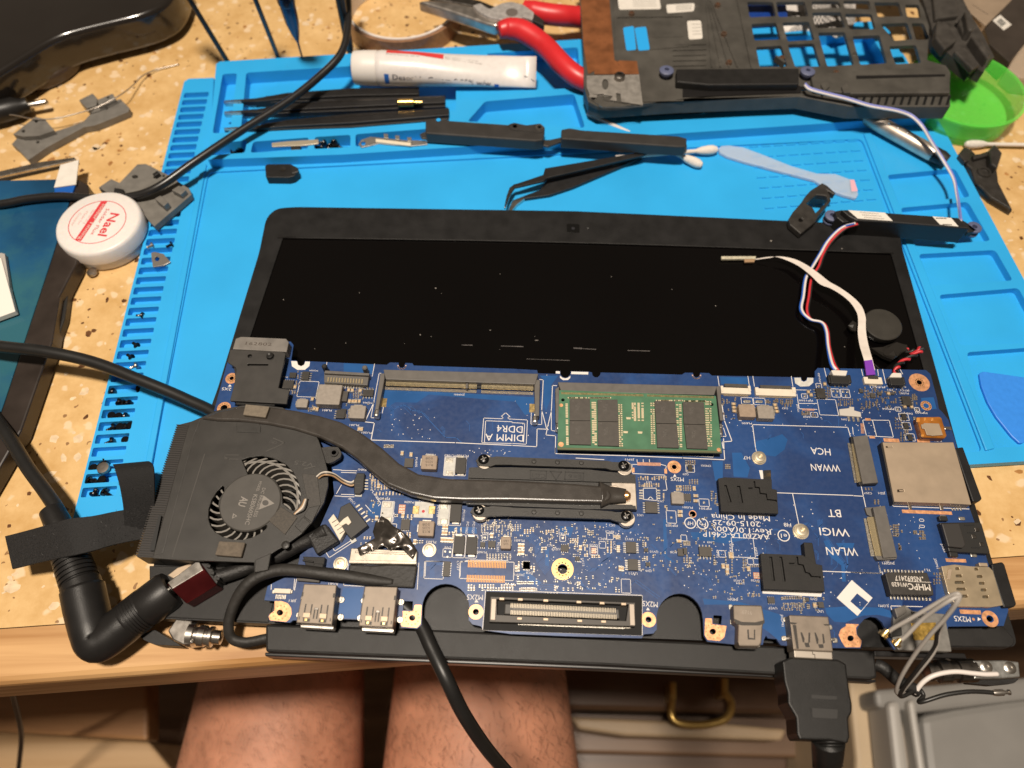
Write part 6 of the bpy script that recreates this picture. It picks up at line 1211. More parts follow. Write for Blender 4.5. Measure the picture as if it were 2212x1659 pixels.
for i in range(8):
    f = i/7; a = Vector(pts[0]).lerp(Vector(pts[2]), .12+f*.95); tube('relief_rib', [a+Vector((-.0052, 0, .0008)), a+Vector((-.0025, 0, .0054)), a+Vector((.0025, 0, .0054)), a+Vector((.0052, 0, .0008))], .55, hm, hc_, ns=8)
tube('cable_run', [P(1786, 1680, -5), P(1792, 1800, -120), P(1800, 1950, -320)], 3.0, cabm, hc_)
# hook and loop strap
vel = mat('hook_loop', (.0045, .0042, .0045), .8, var=.8, scale=1800, bump=1.0, bscale=2500)
st = thing('cable_strap', 'black hook and loop strap wrapped round the plug cable', 'strap', P(150, 1170, 0))
def band(nm, top, bot, m, parent, th=1.0, n=6):
    """woven band between two edge curves given as (u, v, z)"""
    A = catmull([P(*p) for p in top], n); B = catmull([P(*p) for p in bot], n); V = []; F = []
    for a, b in zip(A, B):
        nn = Vector((0, 0, 1))
        V += [a, b, b-nn*th*.001, a-nn*th*.001]
    for i in range(len(A)-1):
        k = i*4
        for j in range(4): F.append((k+j, k+(j+1) % 4, k+4+(j+1) % 4, k+4+j))
    F += [(0, 1, 2, 3), tuple(len(V)-4+j for j in (3, 2, 1, 0))]
    return build(nm, V, F, m, parent, smooth=False, bev=.25)
ribm = mat('strap_weave', (.008, .0075, .0078), .75, var=.8, scale=1500, bump=.8, bscale=2500)
band('strap_tail', [(10, 1158, 14), (60, 1145, 18), (110, 1131, 22), (150, 1120, 24), (200, 1114, 23), (250, 1104, 20), (322, 1092, 16)], [(26, 1229, 14), (80, 1216, 18), (130, 1205, 22), (165, 1198, 24), (205, 1188, 23), (255, 1174, 20), (330, 1160, 16)], ribm, st)
lpb = band('strap_loop', [(268, 1168, 15), (267, 1110, 22), (260, 1060, 28), (249, 1018, 31), (243, 1003, 27), (249, 1010, 19), (257, 1030, 11), (262, 1060, 7)], [(331, 1155, 15), (333, 1100, 22), (333, 1050, 28), (331, 1008, 31), (322, 996, 27), (318, 1001, 19), (318, 1012, 11), (318, 1040, 7)], vel, st)
fv = []; ff = []
for k in range(1500):
    f, g_ = random.random(), random.random()
    a_ = [(268, 1168, 15), (267, 1110, 22), (260, 1060, 28), (249, 1018, 31)]; b_ = [(331, 1155, 15), (333, 1100, 22), (333, 1050, 28), (331, 1008, 31)]
    if k % 3 == 0: a_ = [(20, 1156, 14.1), (110, 1131, 22.1), (200, 1114, 23.1), (322, 1092, 16.1)]; b_ = [(34, 1227, 14.1), (130, 1205, 22.1), (205, 1188, 23.1), (330, 1160, 16.1)]
    i_ = min(2, int(f*3)); w_ = f*3-i_; pa = P(*a_[i_]).lerp(P(*a_[i_+1]), w_); pb = P(*b_[i_]).lerp(P(*b_[i_+1]), w_); p_ = pa.lerp(pb, g_)
    q_ = p_+Vector((random.uniform(-.8, .8), random.uniform(-.8, .8), random.uniform(.2, .8)))*.001; s_ = Vector((.00006, .00006, 0)); n_ = len(fv); fv += [p_-s_, p_+s_, q_]; ff.append((n_, n_+1, n_+2))
fz_ = build('strap_fuzz', fv, ff, mat('fuzz', (.035, .033, .034), .5), st); fz_['kind'] = 'stuff'
# loose antenna leads at the near right
an = thing('antenna_leads', 'twisted grey and black antenna leads sticking up at the right corner', 'wires', P(1960, 1480, 10))
aw = [mat('lead_grey', (.38, .35, .32), .4), mat('lead_black', (.016, .015, .014), .4), mat('lead_white', (.72, .66, .62), .4)]
def aT(pts): return [P(*t1('22', x, y), z) for x, y, z in pts]
tube('grey_lead', aT([(1460, 1180, 8), (1400, 1180, 12), (1385, 1150, 16), (1420, 1060, 24), (1500, 930, 34), (1600, 800, 44), (1700, 690, 52), (1770, 600, 58), (1795, 545, 60), (1770, 530, 60), (1700, 560, 57), (1580, 630, 52), (1460, 700, 47), (1370, 750, 43), (1335, 775, 41)]), .72, aw[0], an, ns=8)
tube('black_lead', aT([(1520, 1140, 8), (1460, 1180, 10), (1410, 1195, 13), (1430, 1140, 18), (1530, 1010, 30), (1630, 880, 38), (1650, 780, 44), (1690, 700, 50), (1760, 610, 56), (1800, 545, 60)]), .7, aw[1], an, ns=8)
tube('grey_lead', aT([(1400, 1190, 12), (1440, 1140, 17), (1540, 1020, 29), (1630, 900, 37), (1662, 780, 43), (1700, 690, 51), (1765, 600, 58), (1785, 550, 60), (1700, 590, 58), (1560, 690, 50), (1450, 800, 44), (1400, 840, 42)]), .72, aw[0], an, ns=8)
tube('white_lead', aT([(1500, 1175, 8), (1560, 1100, 11), (1640, 1055, 13), (1760, 1035, 14), (1880, 1045, 14.5), (1960, 1052, 14.5), (2040, 1050, 14)]), .9, aw[2], an, ns=8)
tube('black_lead', aT([(1540, 1150, 8), (1560, 1190, 8), (1530, 1230, 9), (1570, 1225, 11), (1700, 1185, 13), (1840, 1165, 14), (1940, 1165, 14), (2020, 1172, 14)]), .8, aw[1], an, ns=8)
for p, d, in (((1310, 785, 41), (-.6, -.6, -.4)), ((1392, 845, 42), (-.6, -.6, -.3))):
    c = aT([p])[0]; lathe('coax_plug', [(.7, -1.5), (.9, -1.4), (1.1, 0), (1.6, .1), (1.6, 1.3), (1.0, 1.4), (1.0, .6), (0, .6)], c, gold, an, axis=d, n=14)
along(aT([(2010, 1172, 14)])[0], aT([(2120, 1168, 14)])[0], [(.9, 0), (1.2, .2), (1.2, .6), (.7, .65), (.7, .9), (1.0, .92), (1.0, 1)], 'ferrule', steel, an, n=12)
tube('sleeve', aT([(1250, 990, 9), (1300, 1010, 10), (1380, 1080, 9), (1460, 1130, 8), (1520, 1160, 7)]), 2.4, slv, an, ns=10)
# speaker bar lying on the far right of the lid
sp = thing('speaker_bar', 'black speaker bar with rubber grommets and labels above the right screen corner', 'speaker', P(1950, 500, 9))
spm = mat('speaker_black', (.012, .0112, .011), .5, var=.15, scale=200, bump=.2)
zs = 22
prism('speaker_body', tq('20', (1030, 1360), (1075, 1358), (1350, 1380), (1790, 1410), (1860, 1480), (1350, 1440), (1130, 1428), (1075, 1400)), 10.5, zs, spm, sp, bev=.6)
prism('speaker_step', tq('20', (985, 1368), (1035, 1358), (1080, 1400), (1125, 1432), (1040, 1440), (1000, 1410)), 10.5, zs-3, spm, sp, bev=.5)
lab = mat('paper_label', (.74, .70, .64), .6)
o = prism('paper_label', tq('20', (1072, 1362), (1310, 1378), (1362, 1432), (1135, 1416)), zs-.05, zs+.08, lab, sp)
for k in range(3):
    y = 1380+k*16; text('PKBA00NIV30', t1('20', 1150+k*14, y), t1('20', 1270+k*18, y+9), zs+.1, .8, inkd, o)
o = prism('paper_label', tq('20', (1618, 1402), (1740, 1412), (1788, 1468), (1668, 1455)), zs-.05, zs+.08, lab, sp)
for i, (x, y, w) in enumerate(((1650, 1410, 70), (1690, 1450, 60))): q = brect('20', x+25, y+5, w, 5, zs+.1); prism_w('printed_bar', q, zs, zs+.1, inkd, o)
grm = mat('grommet_blue', (.10, .115, .20), .55)
for x, y, z in ((962, 1410, 14), (1880, 1485, 12)):
    lathe('grommet', [(3.4, -3), (3.6, -2.5), (3.6, -1.6), (2.2, -1.4), (2.2, .4), (3.7, .6), (3.7, 1.6), (3.0, 2.0), (1.3, 2.0), (1.3, 0), (0, 0)], P(*t1('20', x, y), z), grm, sp, n=22)
prism('speaker_lug', tq('20', (1790, 1412), (1840, 1440), (1915, 1495), (1850, 1505)), 10.6, 14, spm, sp, bev=.4)
wc_ = [mat('wire_blue', (.03, .12, .50), .4), mat('wire_pale', (.72, .66, .64), .4), mat('wire_red', (.55, .03, .04), .4), wirec[3]]
base = [(1848, 483, 20), (1818, 493, 17), (1790, 520, 14), (1772, 550, 13), (1757, 575, 13), (1742, 600, 13), (1736, 640, 13), (1732, 670, 13), (1750, 690, 13), (1775, 697, 14), (1785, 715, 15), (1789, 750, 17), (1797, 785, 20.5), (1806, 800, 20.6)]
for i, (dx, dy, dz) in enumerate(((-3, 0, 0), (0, -1, .3), (5, 1, 0), (8, 2, -.2))):
    pts = []
    for k, (u, v, z) in enumerate(base):
        f = k/(len(base)-1); sep = 1.0 if f < .55 else .6+.4*(f > .9)
        flip = -1 if 8 <= k <= 10 else 1
        pts.append(P(u+dx*sep+(6 if i > 1 and 4 <= k <= 7 else 0), v+dy*sep, z+dz))
    tube('speaker_wire', pts, .62, wc_[i], sp, ns=8)
prism('wire_plug', tq('D', (1925, 650), (1960, 645), (2140, 655), (2120, 720), (1955, 712)), ZB+.6, ZB+3.9, mat('plug_white', (.66, .62, .56), .45), sp, bev=.3)
pair = [(1738, 184, 30), (1750, 194, 30), (1790, 205, 29), (1830, 215, 28), (1880, 230, 27), (1935, 240, 26), (1968, 252, 25), (1992, 275, 24), (2010, 305, 20), (2035, 345, 15), (2058, 385, 13), (2066, 420, 13), (2071, 450, 15), (2074, 475, 20), (2076, 478, 20)]
for i, m in enumerate((wc_[1], mat('wire_periwinkle', (.22, .25, .62), .4))):
    tube('linking_wire', [P(u+i*1.5, v-i*3.5, z+.2*i) for u, v, z in pair], .62, m, sp, ns=8)
# LED board and ribbon
lb = thing('led_board', 'slim LED board on a white ribbon cable with purple stiffener', 'ribbon cable', P(1800, 650, 11))
prism('led_strip', tq('20', (250, 1660), (475, 1660)) + tq('21', (475, 18), (252, 20)), 11.2, 12.4, mat('led_board_tan', (.50, .46, .34), .5, var=.2, scale=900), lb, bev=.1)
prism('led_strip_end', tq('21', (398, 12), (468, 15), (465, 38), (402, 40)), 11.2, 12, mat('led_brown', (.35, .22, .12), .5), lb)
rp = mat('ribbon_white', (.70, .63, .57), .42, var=.06, scale=300)
rib_l = [(470, 18, 12), (560, 5, 14), (620, 8, 15), (700, 38, 15), (760, 70, 15.5), (830, 125, 16), (890, 182, 16.5), (960, 210, 17), (1030, 252, 17), (1090, 305, 17), (1130, 370, 17), (1138, 430, 17), (1135, 490, 17), (1145, 570, 18), (1168, 650, 20), (1195, 740, 19.8)]
rib_r = [(470, 24, 12), (560, 12, 14), (625, 2, 15), (720, 18, 15), (800, 55, 15.5), (880, 110, 16), (950, 165, 16.5), (1020, 205, 17), (1100, 262, 17), (1160, 325, 17), (1186, 395, 17), (1187, 440, 17), (1190, 500, 17), (1205, 580, 18), (1228, 660, 20), (1248, 740, 19.8)]
g3 = lambda L_: [(737.33*2+x/3, 553+y/3, z) for x, y, z in L_]
band('ribbon', g3(rib_l), g3(rib_r), rp, lb, th=.15)
prism('purple_stiffener', tq('21', (1178, 678), (1228, 672), (1250, 768), (1192, 772)), ZB+1.4, 20.3, mat('purple_film', (.20, .045, .42), .35), lb)
# coin cell in black sleeve with twisted lead
cb = thing('coin_battery', 'coin battery in black wrap with twisted red and black lead', 'battery', P(1925, 700, 11))
shr = mat('shrink_wrap', (.036, .033, .028), .42, var=.12, scale=150)
c = P(*t1('21', 1300, 440), 15)
rr_ = (P(*t1('21', 1420, 440), 15)-P(*t1('21', 1178, 440), 15)).length*500
lathe('wrapped_cell', [(rr_*.96, -3.8), (rr_, -3.2), (rr_, -.4), (rr_*.95, 0), (rr_*.4, .15), (0, .15)], c, shr, cb, n=40)
crumple('wrap_flap', tq('21', (1250, 560), (1330, 550), (1420, 520), (1480, 545), (1490, 580), (1430, 610), (1390, 640), (1340, 610)), lambda x, y, rs: 15.5+rs.uniform(-1.2, 1.0), mat('shrink_gloss', (.02, .018, .016), .2), cb, step=.0025, seed=3, thick=2)
crumple('wrap_flap', tq('21', (1110, 400), (1135, 375), (1175, 400), (1170, 445), (1130, 430)), lambda x, y, rs: 14+rs.uniform(-.6, .6), mat('shrink_gloss', (.02, .018, .016), .2), cb, step=.002, seed=6, thick=1)
tw = [(1440, 610, 15), (1490, 618, 16), (1540, 602, 17.5), (1530, 625, 17.5), (1470, 660, 17.5), (1420, 690, 18), (1385, 725, 20), (1390, 760, 20.4)]
pth = catmull([P(*t1('21', x, y), z) for x, y, z in tw], 10)
for i, m in enumerate((wc_[2], wirec[3])):
    q = [p+Vector((math.cos(k*.42+i*math.pi)*.0007, math.sin(k*.42+i*math.pi)*.0007, math.sin(k*.42+i*math.pi+1.57)*.0007)) for k, p in enumerate(pth)]
    tube('twisted_wire', q, .72, m, cb, ns=8, raw=True)
prism('wire_plug', tq('E', (500, 690), (520, 680), (625, 685), (632, 742), (495, 740), (470, 735)), ZB+.6, ZB+3.9, mat('plug_white', (.66, .62, .56), .45), cb, bev=.3)
# ================================================================ things around the far side of the mat
ZP = 25.0
pr = thing('palm_rest', 'upturned black laptop palm rest with keyboard lattice lying across the mat', 'laptop part', P(1650, 150, 9))
prm = mat('palm_black', (.066, .061, .053), .5, var=.25, scale=90, bump=.3, bscale=2500, dirt=(.12, .11, .095), dscale=60, dth=.62)
cells = [[(418, 12), (585, 12), (605, 105), (435, 112)], [(605, 12), (790, 10), (815, 105), (622, 110)], [(835, 8), (1010, 8), (1030, 48), (842, 58)], [(1040, 5), (1210, 5), (1220, 62), (1050, 52)], [(1240, 15), (1400, 15), (1430, 105), (1265, 110)], [(1440, 30), (1530, 30), (1545, 115), (1455, 110)],
         [(445, 155), (605, 147), (635, 255), (465, 262)], [(645, 147), (818, 140), (855, 258), (680, 268)], [(838, 82), (1025, 78), (1055, 178), (862, 182)], [(1052, 90), (1225, 90), (1250, 188), (1082, 190)], [(1280, 155), (1455, 147), (1490, 255), (1372, 265)], [(1482, 150), (1560, 150), (1600, 255), (1512, 258)],
         [(475, 305), (640, 295), (678, 430), (500, 435)], [(680, 288), (850, 282), (895, 430), (730, 435)], [(877, 212), (1050, 207), (1110, 420), (937, 430)], [(1100, 235), (1275, 227), (1325, 410), (1150, 420)], [(1338, 300), (1512, 292), (1545, 408), (1378, 415)],
         [(405, -110), (560, -110), (580, -30), (412, -28)], [(600, -110), (760, -110), (785, -30), (615, -30)], [(810, -110), (980, -110), (1005, -32), (830, -30)], [(1020, -110), (1190, -110), (1205, -32), (1035, -30)], [(1220, -110), (1380, -110), (1400, -25), (1235, -28)]]
po = [(1246, -60)] + tq('10', (1545, 0), (1568, 300), (1572, 560), (1600, 660), (1660, 690), (1760, 698)) + tq('20', (0, 640), (760, 560), (1000, 560), (1730, 560), (1735, 470), (1705, 425), (1585, 390), (1600, 130), (1530, 0)) + [(1975, -60)]
prism('keyboard_frame', po, ZP-2.2, ZP, prm, pr, holes=[rnd(tq('20', *c), 4, 3) for c in cells], bev=.5)
prism('front_wall', tq('10', (1574, 560), (1605, 655), (1665, 688)) + tq('20', (0, 655), (760, 625), (1090, 690), (1736, 690), (1736, 605), (1000, 570), (0, 640)) + tq('10', (1680, 680), (1615, 640), (1585, 560)), ZP-9, ZP-.3, prm, pr, bev=.6)
prism('speaker_bay', tq('20', (0, 470), (180, 555), (760, 555), (770, 600), (0, 630)), ZP-.1, ZP+.3, mat('bay_black', (.010, .009, .009), .4), pr)
prism('speaker_cover', tq('20', (-40, 445), (755, 440), (755, 545), (170, 550), (-40, 530)), ZP, ZP+4.5, blk2, pr, bev=.8)
prism('vent_bar', tq('20', (830, 480), (1050, 460), (1705, 430), (1732, 485), (1736, 600), (1080, 605), (850, 580)), ZP-.2, ZP+2.6, prm, pr, bev=.7)
qq = []
for i in range(13):
    x = 1105+i*50; qq = tq('20', (x, 678), (x+18, 677), (x+36, 618), (x+18, 618)); prism('vent_slot', qq, ZP-.35, ZP+.02, mat('vent_black', (.004, .004, .004), .5), pr)
prism('vent_step', tq('20', (1125, 490), (1700, 480), (1702, 492), (1128, 508)), ZP+2.5, ZP+3.0, mat('bay_black', (.01, .009, .009), .4), pr)
cu = mat('copper_tape', (.26, .095, .035), .45, .35, var=.3, scale=120, dirt=(.10, .035, .015), dscale=120, dth=.6)
prism('copper_tape', [(1252, -60), (1310, -60)] + tq('10', (1740, 25), (1770, 390), (1600, 480), (1570, 300), (1552, 30)), ZP, ZP+.3, cu, pr)
prism('copper_tape', tq('10', (1640, 480), (1640, 440), (1760, 390), (1915, 395), (1928, 480)), ZP+.1, ZP+.45, cu, pr)
prism('hinge_bracket', tq('10', (1590, 490), (1930, 482), (1955, 682), (1860, 690), (1690, 692), (1620, 640), (1590, 560)), ZP+.2, ZP+1.2, mat('bracket_grey', (.30, .28, .255), .5, .4, var=.2, scale=300), pr,
      holes=[circ(t1('10', 1710, 545), 7, 12, 12), tq('10', (1610, 610), (1660, 615), (1655, 632), (1605, 628)), tq('10', (1700, 610), (1760, 620), (1740, 650), (1695, 640)), tq('10', (1780, 600), (1810, 605), (1815, 660), (1785, 655))], bev=.2)
lathe('screw_post', [(3.2, 0), (3.0, 3.5), (2.0, 4), (1.2, 4), (1.2, 1), (0, 1)], P(*t1('10', 1800, 520), ZP), dsteel, pr, n=18)
lp = mat('label_paper', (.70, .66, .60), .6, var=.05, scale=300)
bl_ = mat('sticker_blue', (.02, .36, .82), .45)
for t, pts, m in (('10', [(1790, -20), (2060, -20), (2072, 58), (1800, 62)], lp), ('10', [(2105, 30), (2290, 20), (2285, 72), (2112, 85)], lp), ('20', [(28, 135), (118, 132), (130, 250), (40, 256)], lp), ('10', [(1825, 178), (1895, 168), (1912, 322), (1848, 328)], bl_), ('10', [(1900, 180), (1975, 172), (2000, 322), (1925, 328)], bl_)):
    o = prism('sticker', rnd(tq(t, *pts), 4, 3), ZP, ZP+.2, m, pr)
    if m is lp:
        uv = tq(t, *pts); 
        for k in range(4):
            a = Vector(uv[0]).lerp(Vector(uv[3]), .2+k*.18); b = Vector(uv[1]).lerp(Vector(uv[2]), .2+k*.18); qq = []; line_quads([tuple(a.lerp(b, .35)), tuple(a.lerp(b, .9))], .5, ZP+.24, qq); boxes('printed_line', qq, mat('grey_print', (.35, .33, .30), .6), o, kind=None)
prism('ribbed_zone', tq('20', (-230, 170), (20, 160), (40, 300), (-210, 320)), ZP, ZP+.35, prm, pr)
qq = []
for i in range(5): line_quads(tq('20', (-60, 290+i*34-30*(i == 9)), (150, 285+i*34)), .7, ZP+.5, qq)
for i in range(4): line_quads(tq('20', (150+i*6, -40), (190+i*55, 430)), .8, ZP+.6, qq)
line_quads(tq('20', (350, -40), (450, 440)), 1.2, ZP+.7, qq); line_quads(tq('10', (1770, 0), (1790, 390)), 1.4, ZP+.7, qq); line_quads(tq('10', (1780, 110), (2212, 105)), .8, ZP+.5, qq); line_quads(tq('10', (2010, 240), (2212, 235)), .8, ZP+.5, qq); line_quads(tq('10', (1960, 655), (2212, 650)), .9, ZP+.5, qq)
boxes('moulded_ribs', qq, prm, pr, kind=None)
for t, x, y in (('20', 265, 228), ('20', 298, 412), ('20', 225, 40), ('20', 640, 385), ('20', 930, 545), ('20', 990, 480), ('10', 1880, 95)):
    lathe('brass_insert', [(1.9, 0), (1.7, 1.6), (1.0, 1.6), (1.0, .4), (0, .4)], P(*t1(t, x, y), ZP), mat('insert_metal', (.45, .30, .22), .3, .9), pr, n=14)
lathe('steel_dot', [(1.4, 0), (1.2, .5), (0, .5)], P(*t1('20', 1118, 350), ZP), steel, pr, n=14)
for t, x, y in (('10', 2100, 495), ('20', 795, 500)):
    lathe('grommet', [(2.4, -2), (2.4, 2.6), (4.0, 2.8), (4.1, 4.2), (3.2, 4.8), (1.3, 4.8), (1.3, 3), (0, 3)], P(*t1(t, x, y), ZP), grm, pr, n=22)
for t, pts in (('20', [(895, 545), (940, 510), (955, 560), (920, 590)]), ('20', [(1030, 560), (1065, 530), (1090, 600), (1045, 600)]), ('20', [(600, 360), (620, 360), (670, 395), (660, 405)])): prism('clip_hook', tq(t, *pts), ZP, ZP+4, prm, pr, bev=.3)
# broken black casing piece behind the palm rest
brm = mat('broken_black', (.050, .045, .040), .42, var=.3, scale=150, dirt=(.11, .095, .08), dscale=100, dth=.62)
fb = thing('casing_fragment', 'jagged broken black casing piece at the corner of the keyboard lattice', 'plastic piece', P(2050, 90, 12))
prism('shell', tq('20', (1540, -60), (1790, -60), (1850, 60), (1900, 150), (1950, 230), (2020, 370), (1985, 390), (1950, 470), (1925, 455), (1900, 440), (1870, 460), (1790, 400), (1700, 330), (1640, 270), (1600, 130)), 20, 27, brm, fb, bev=1.2, holes=[circ(t1('20', 1780, 165), 7, 12, 6), circ(t1('20', 1900, 270), 6, 8, 8)])
for pts, z in (([(1620, -60), (1770, -60), (1790, 100), (1640, 120)], 30), ([(1650, 130), (1720, 150), (1780, 260), (1700, 320), (1640, 240)], 32), ([(1830, 70), (1862, 60), (1900, 160), (1880, 200), (1850, 190)], 34), ([(1870, 230), (1930, 250), (2000, 350), (1980, 380), (1940, 330)], 33), ([(1760, 330), (1830, 300), (1930, 420), (1880, 450)], 30), ([(1800, 110), (1850, 200), (1830, 230), (1790, 150)], 30)):
    prism('broken_rib', tq('20', *pts), 26, z, brm, fb, bev=.9)
fr2 = thing('casing_fragment', 'torn black plastic corner lying on the terrazzo below the cotton swab', 'plastic piece', P(2130, 380, 0))
brm2 = mat('broken_black2', (.030, .027, .024), .36, var=.3, scale=150, dirt=(.08, .07, .06), dscale=120, dth=.64)
prism('shell', tq('20', (1785, 1000), (1830, 945), (1870, 965), (1905, 1000), (1980, 975), (2025, 930), (2075, 990), (2040, 1100), (2050, 1180), (2145, 1365), (2000, 1280), (1900, 1190), (1870, 1090), (1800, 1030)), .3, 4.5, brm2, fr2, bev=1.0)
for pts, z in (([(1790, 1000), (1830, 950), (1870, 970), (1860, 1040), (1830, 1050)], 8), ([(1990, 975), (2025, 935), (2070, 990), (2040, 1090), (2000, 1060)], 9), ([(1880, 1000), (1990, 985), (1985, 1005), (1890, 1030)], 7), ([(1900, 1180), (2000, 1225), (2130, 1355), (2000, 1278)], 5.4)): prism('torn_edge', tq('20', *pts), 4, z, brm2, fr2, bev=.8)
lathe('round_boss', [(4, 0), (3.6, 1.2), (2.6, 1.2), (2.4, .4), (0, .4)], P(*t1('20', 1950, 1120), 4.4), brm2, fr2, n=20)
# hinge cover strip
hs = thing('hinge_cover', 'long black hinge cover strip with two raised sections across the tray edge', 'laptop part', P(1200, 295, 9))
hsm = mat('cover_black', (.034, .031, .029), .42, var=.15, scale=120, bump=.15)
z1 = 16
prism('flange', tq('10', (508, 868), (545, 852), (1310, 905), (1350, 905), (1430, 888), (2240, 935), (2240, 975), (1420, 918), (1340, 948), (1300, 940), (520, 895)), z1-3, z1-1.6, hsm, hs, bev=.3)
prism('raised_cover', rnd(tq('10', (545, 775), (600, 765), (680, 772), (700, 780), (1250, 818), (1320, 835), (1310, 905), (1260, 912), (545, 862)), 3), z1-4, z1+3, hsm, hs, bev=1.4, seg=3)
prism('raised_cover', rnd(tq('10', (1425, 838), (1480, 828), (1560, 842), (2180, 880), (2240, 895), (2236, 950), (2180, 950), (1425, 898)), 3), z1-4, z1+3, hsm, hs, bev=1.4, seg=3)
prism('screw_flange', rnd(tq('10', (1080, 808), (1120, 795), (1200, 812), (1290, 800), (1322, 830), (1300, 860), (1100, 840)), 3), z1, z1+3.4, hsm, hs, bev=.3, holes=[circ(t1('10', 1284, 828), 4, 12, 3.5)])
for x, y in ((630, 778), (1125, 820)): lathe('guide_hole', [(1.3, 0), (1.3, .2), (0, .2)], P(*t1('10', x, y), z1+3.2), bl_, hs, n=12)
lathe('screw_eyelet', [(2.2, 0), (2.2, .6), (1.2, .6), (1.2, 0)], P(*t1('10', 1284, 828), z1+3.3), steel, hs, n=16)
# curved tweezers
twz = thing('bent_tweezers', 'black bent-tip tweezers lying open above the laptop webcam', 'tweezers', P(1250, 395, 5))
tm = mat('tweezer_black', (.014, .013, .013), .42, var=.15)
prism('upper_arm', tq('10', (2000, 975), (1320, 1090), (1308, 1132), (1150, 1185), (1112, 1196), (1125, 1214), (1310, 1172), (1332, 1152), (1960, 1005)), 10, 11.4, tm, twz, bev=.2)
prism('upper_tip', tq('10', (1125, 1190), (1090, 1215), (1070, 1270), (1055, 1345), (1062, 1345), (1088, 1275), (1125, 1214)), 9.9, 11.2, dsteel, twz, bev=.2)
prism('lower_arm', tq('10', (1960, 995), (1950, 1020), (1500, 1212), (1350, 1262), (1190, 1285), (1180, 1270), (1290, 1228), (1322, 1180), (1335, 1160)), 4.2, 6.2, tm, twz, bev=.2)
prism('lower_tip', tq('10', (1190, 1285), (1140, 1322), (1100, 1370), (1078, 1368), (1110, 1298), (1180, 1270)), 4.1, 6.0, steel, twz, bev=.2)
# cotton swabs
cot = mat('cotton', (.74, .68, .62), .9, var=.1, scale=900, bump=.8, bscale=2500); stick = mat('paper_stick', (.70, .64, .58), .7)
def swab(label, a, b, head_at_b=True, used=False):
    A, B = P(*a), P(*b); t = thing('cotton_swab', label, 'swab', (A.x, A.y, min(A.z, B.z)-.002), 'used cotton swabs')
    tube('stick', [A, A.lerp(B, .5), B], 1.15, stick, t, ns=10); d = (B-A).normalized()
    lathe('cotton_tip', [(1.3, -12), (2.2, -9), (2.7, -5), (2.6, -2), (1.6, .2), (0, .8)], B, cot, t, axis=d, n=14)
swab('cotton swab whose tip points at the clear spudger', (1330, 340, 9), (1548, 323, 7)); swab('cotton swab with frayed tip below the hinge cover strip', (1268, 245, 12), (1515, 357, 6.5)); swab('cotton swab lying on the terrazzo beside the green dish', (2290, 314, 2.8), (2086, 311, 2.8))
# clear spudger
clear = mat('frosted_plastic', (.60, .73, .88), .35, trans=.2, alpha=.62)
sg = prism('plastic_spudger', tq('20', (232, 960), (250, 944), (300, 940), (390, 952), (520, 1000), (700, 1072), (870, 1122), (990, 1125), (1080, 1158), (1112, 1162), (1140, 1258), (1125, 1284), (1050, 1265), (950, 1230), (850, 1165), (640, 1110), (400, 1046), (290, 1012), (240, 985)), 4.1, 6.2, clear, None, bev=.5)
tag(sg, 'frosted clear plastic spudger lying on the blue mat', 'spudger')
prism('pink_stain', tq('20', (1085, 1165), (1112, 1165), (1135, 1238), (1095, 1240)), 6.2, 6.26, mat('pink_print', (.75, .42, .50), .5), sg)
# small black bracket
bk = prism('antenna_bracket', tq('20', (685, 1420), (715, 1372), (770, 1310), (795, 1270), (830, 1232), (905, 1184), (935, 1200), (992, 1250), (985, 1262), (940, 1235), (955, 1262), (962, 1300), (885, 1395), (858, 1440), (765, 1515), (695, 1455)), 11.5, 15, mat('bracket_black', (.030, .027, .024), .45, var=.25, scale=250, dirt=(.08, .07, .06), dscale=200, dth=.6), None,
           holes=[tq('20', (800, 1318), (868, 1262), (930, 1268), (940, 1300), (862, 1378), (845, 1345)), circ(t1('20', 766, 1425), 4.5, 12, 4)], bev=.5)
tag(bk, 'small black plastic bracket with a square window beside the speaker bar', 'bracket')
# steel pen-like cylinder
sc2 = thing('steel_rod', 'shiny steel cylinder with raised studs lying below the palm rest', 'tool', P(1940, 290, 5))
a, b = P(1848, 240, 11), P(2030, 340, 10.2)
along(a, b, [(2.2, 0), (4.2, .06), (4.3, .9), (4.1, .93)], 'rod_body', mat('brushed_steel', (.62, .54, .46), .42, .85, var=.2, scale=120), sc2, n=28)
along(a.lerp(b, .93), P(2046, 348, 10), [(4.15, 0), (4.15, .6), (3.2, 1)], 'rod_cap', sockk, sc2, n=28)
for f in (.36, .46, .57, .68): c = a.lerp(b, f)+Vector((.0005, -.0012, .0037)); lathe('stud', [(1.1, 0), (1.0, .7), (.5, 1), (0, 1)], c, steel, sc2, n=8)
# green dish
gm = bpy.data.materials.new('green_translucent'); gm.use_nodes = True; bs = gm.node_tree.nodes['Principled BSDF']
bs.inputs['Base Color'].default_value = (.14, .78, .09, 1); bs.inputs['Roughness'].default_value = .25; bs.inputs['Alpha'].default_value = .5
c = P(2088, 190, 16); c.z = .0003
gd = lathe('plastic_dish', [(0, .2), (30, .2), (31, .6), (32.5, 14.5), (33.6, 15), (33.6, 16.2), (31.8, 16.2), (31.6, 14.6), (30.4, 12), (29.8, 2.4), (0, 2.0)], c, gm, None, n=64)
tag(gd, 'translucent green plastic dish on the terrazzo at the right', 'dish')
# blue pick
pk = prism('opening_pick', rnd(tq('E', (1632, 690), (1680, 664), (2212, 740), (2330, 775), (2290, 1500), (2212, 1590), (2160, 1600), (2050, 1500), (1850, 1250), (1740, 1060), (1660, 850)), 4), 1.2, 2.6, mat('pick_blue', (.035, .24, .78), .4, var=.06, dirt=(.08, .12, .25), dscale=150, dth=.68), None, bev=.35)
tag(pk, 'worn blue triangular opening pick in the right tray pocket', 'pick')
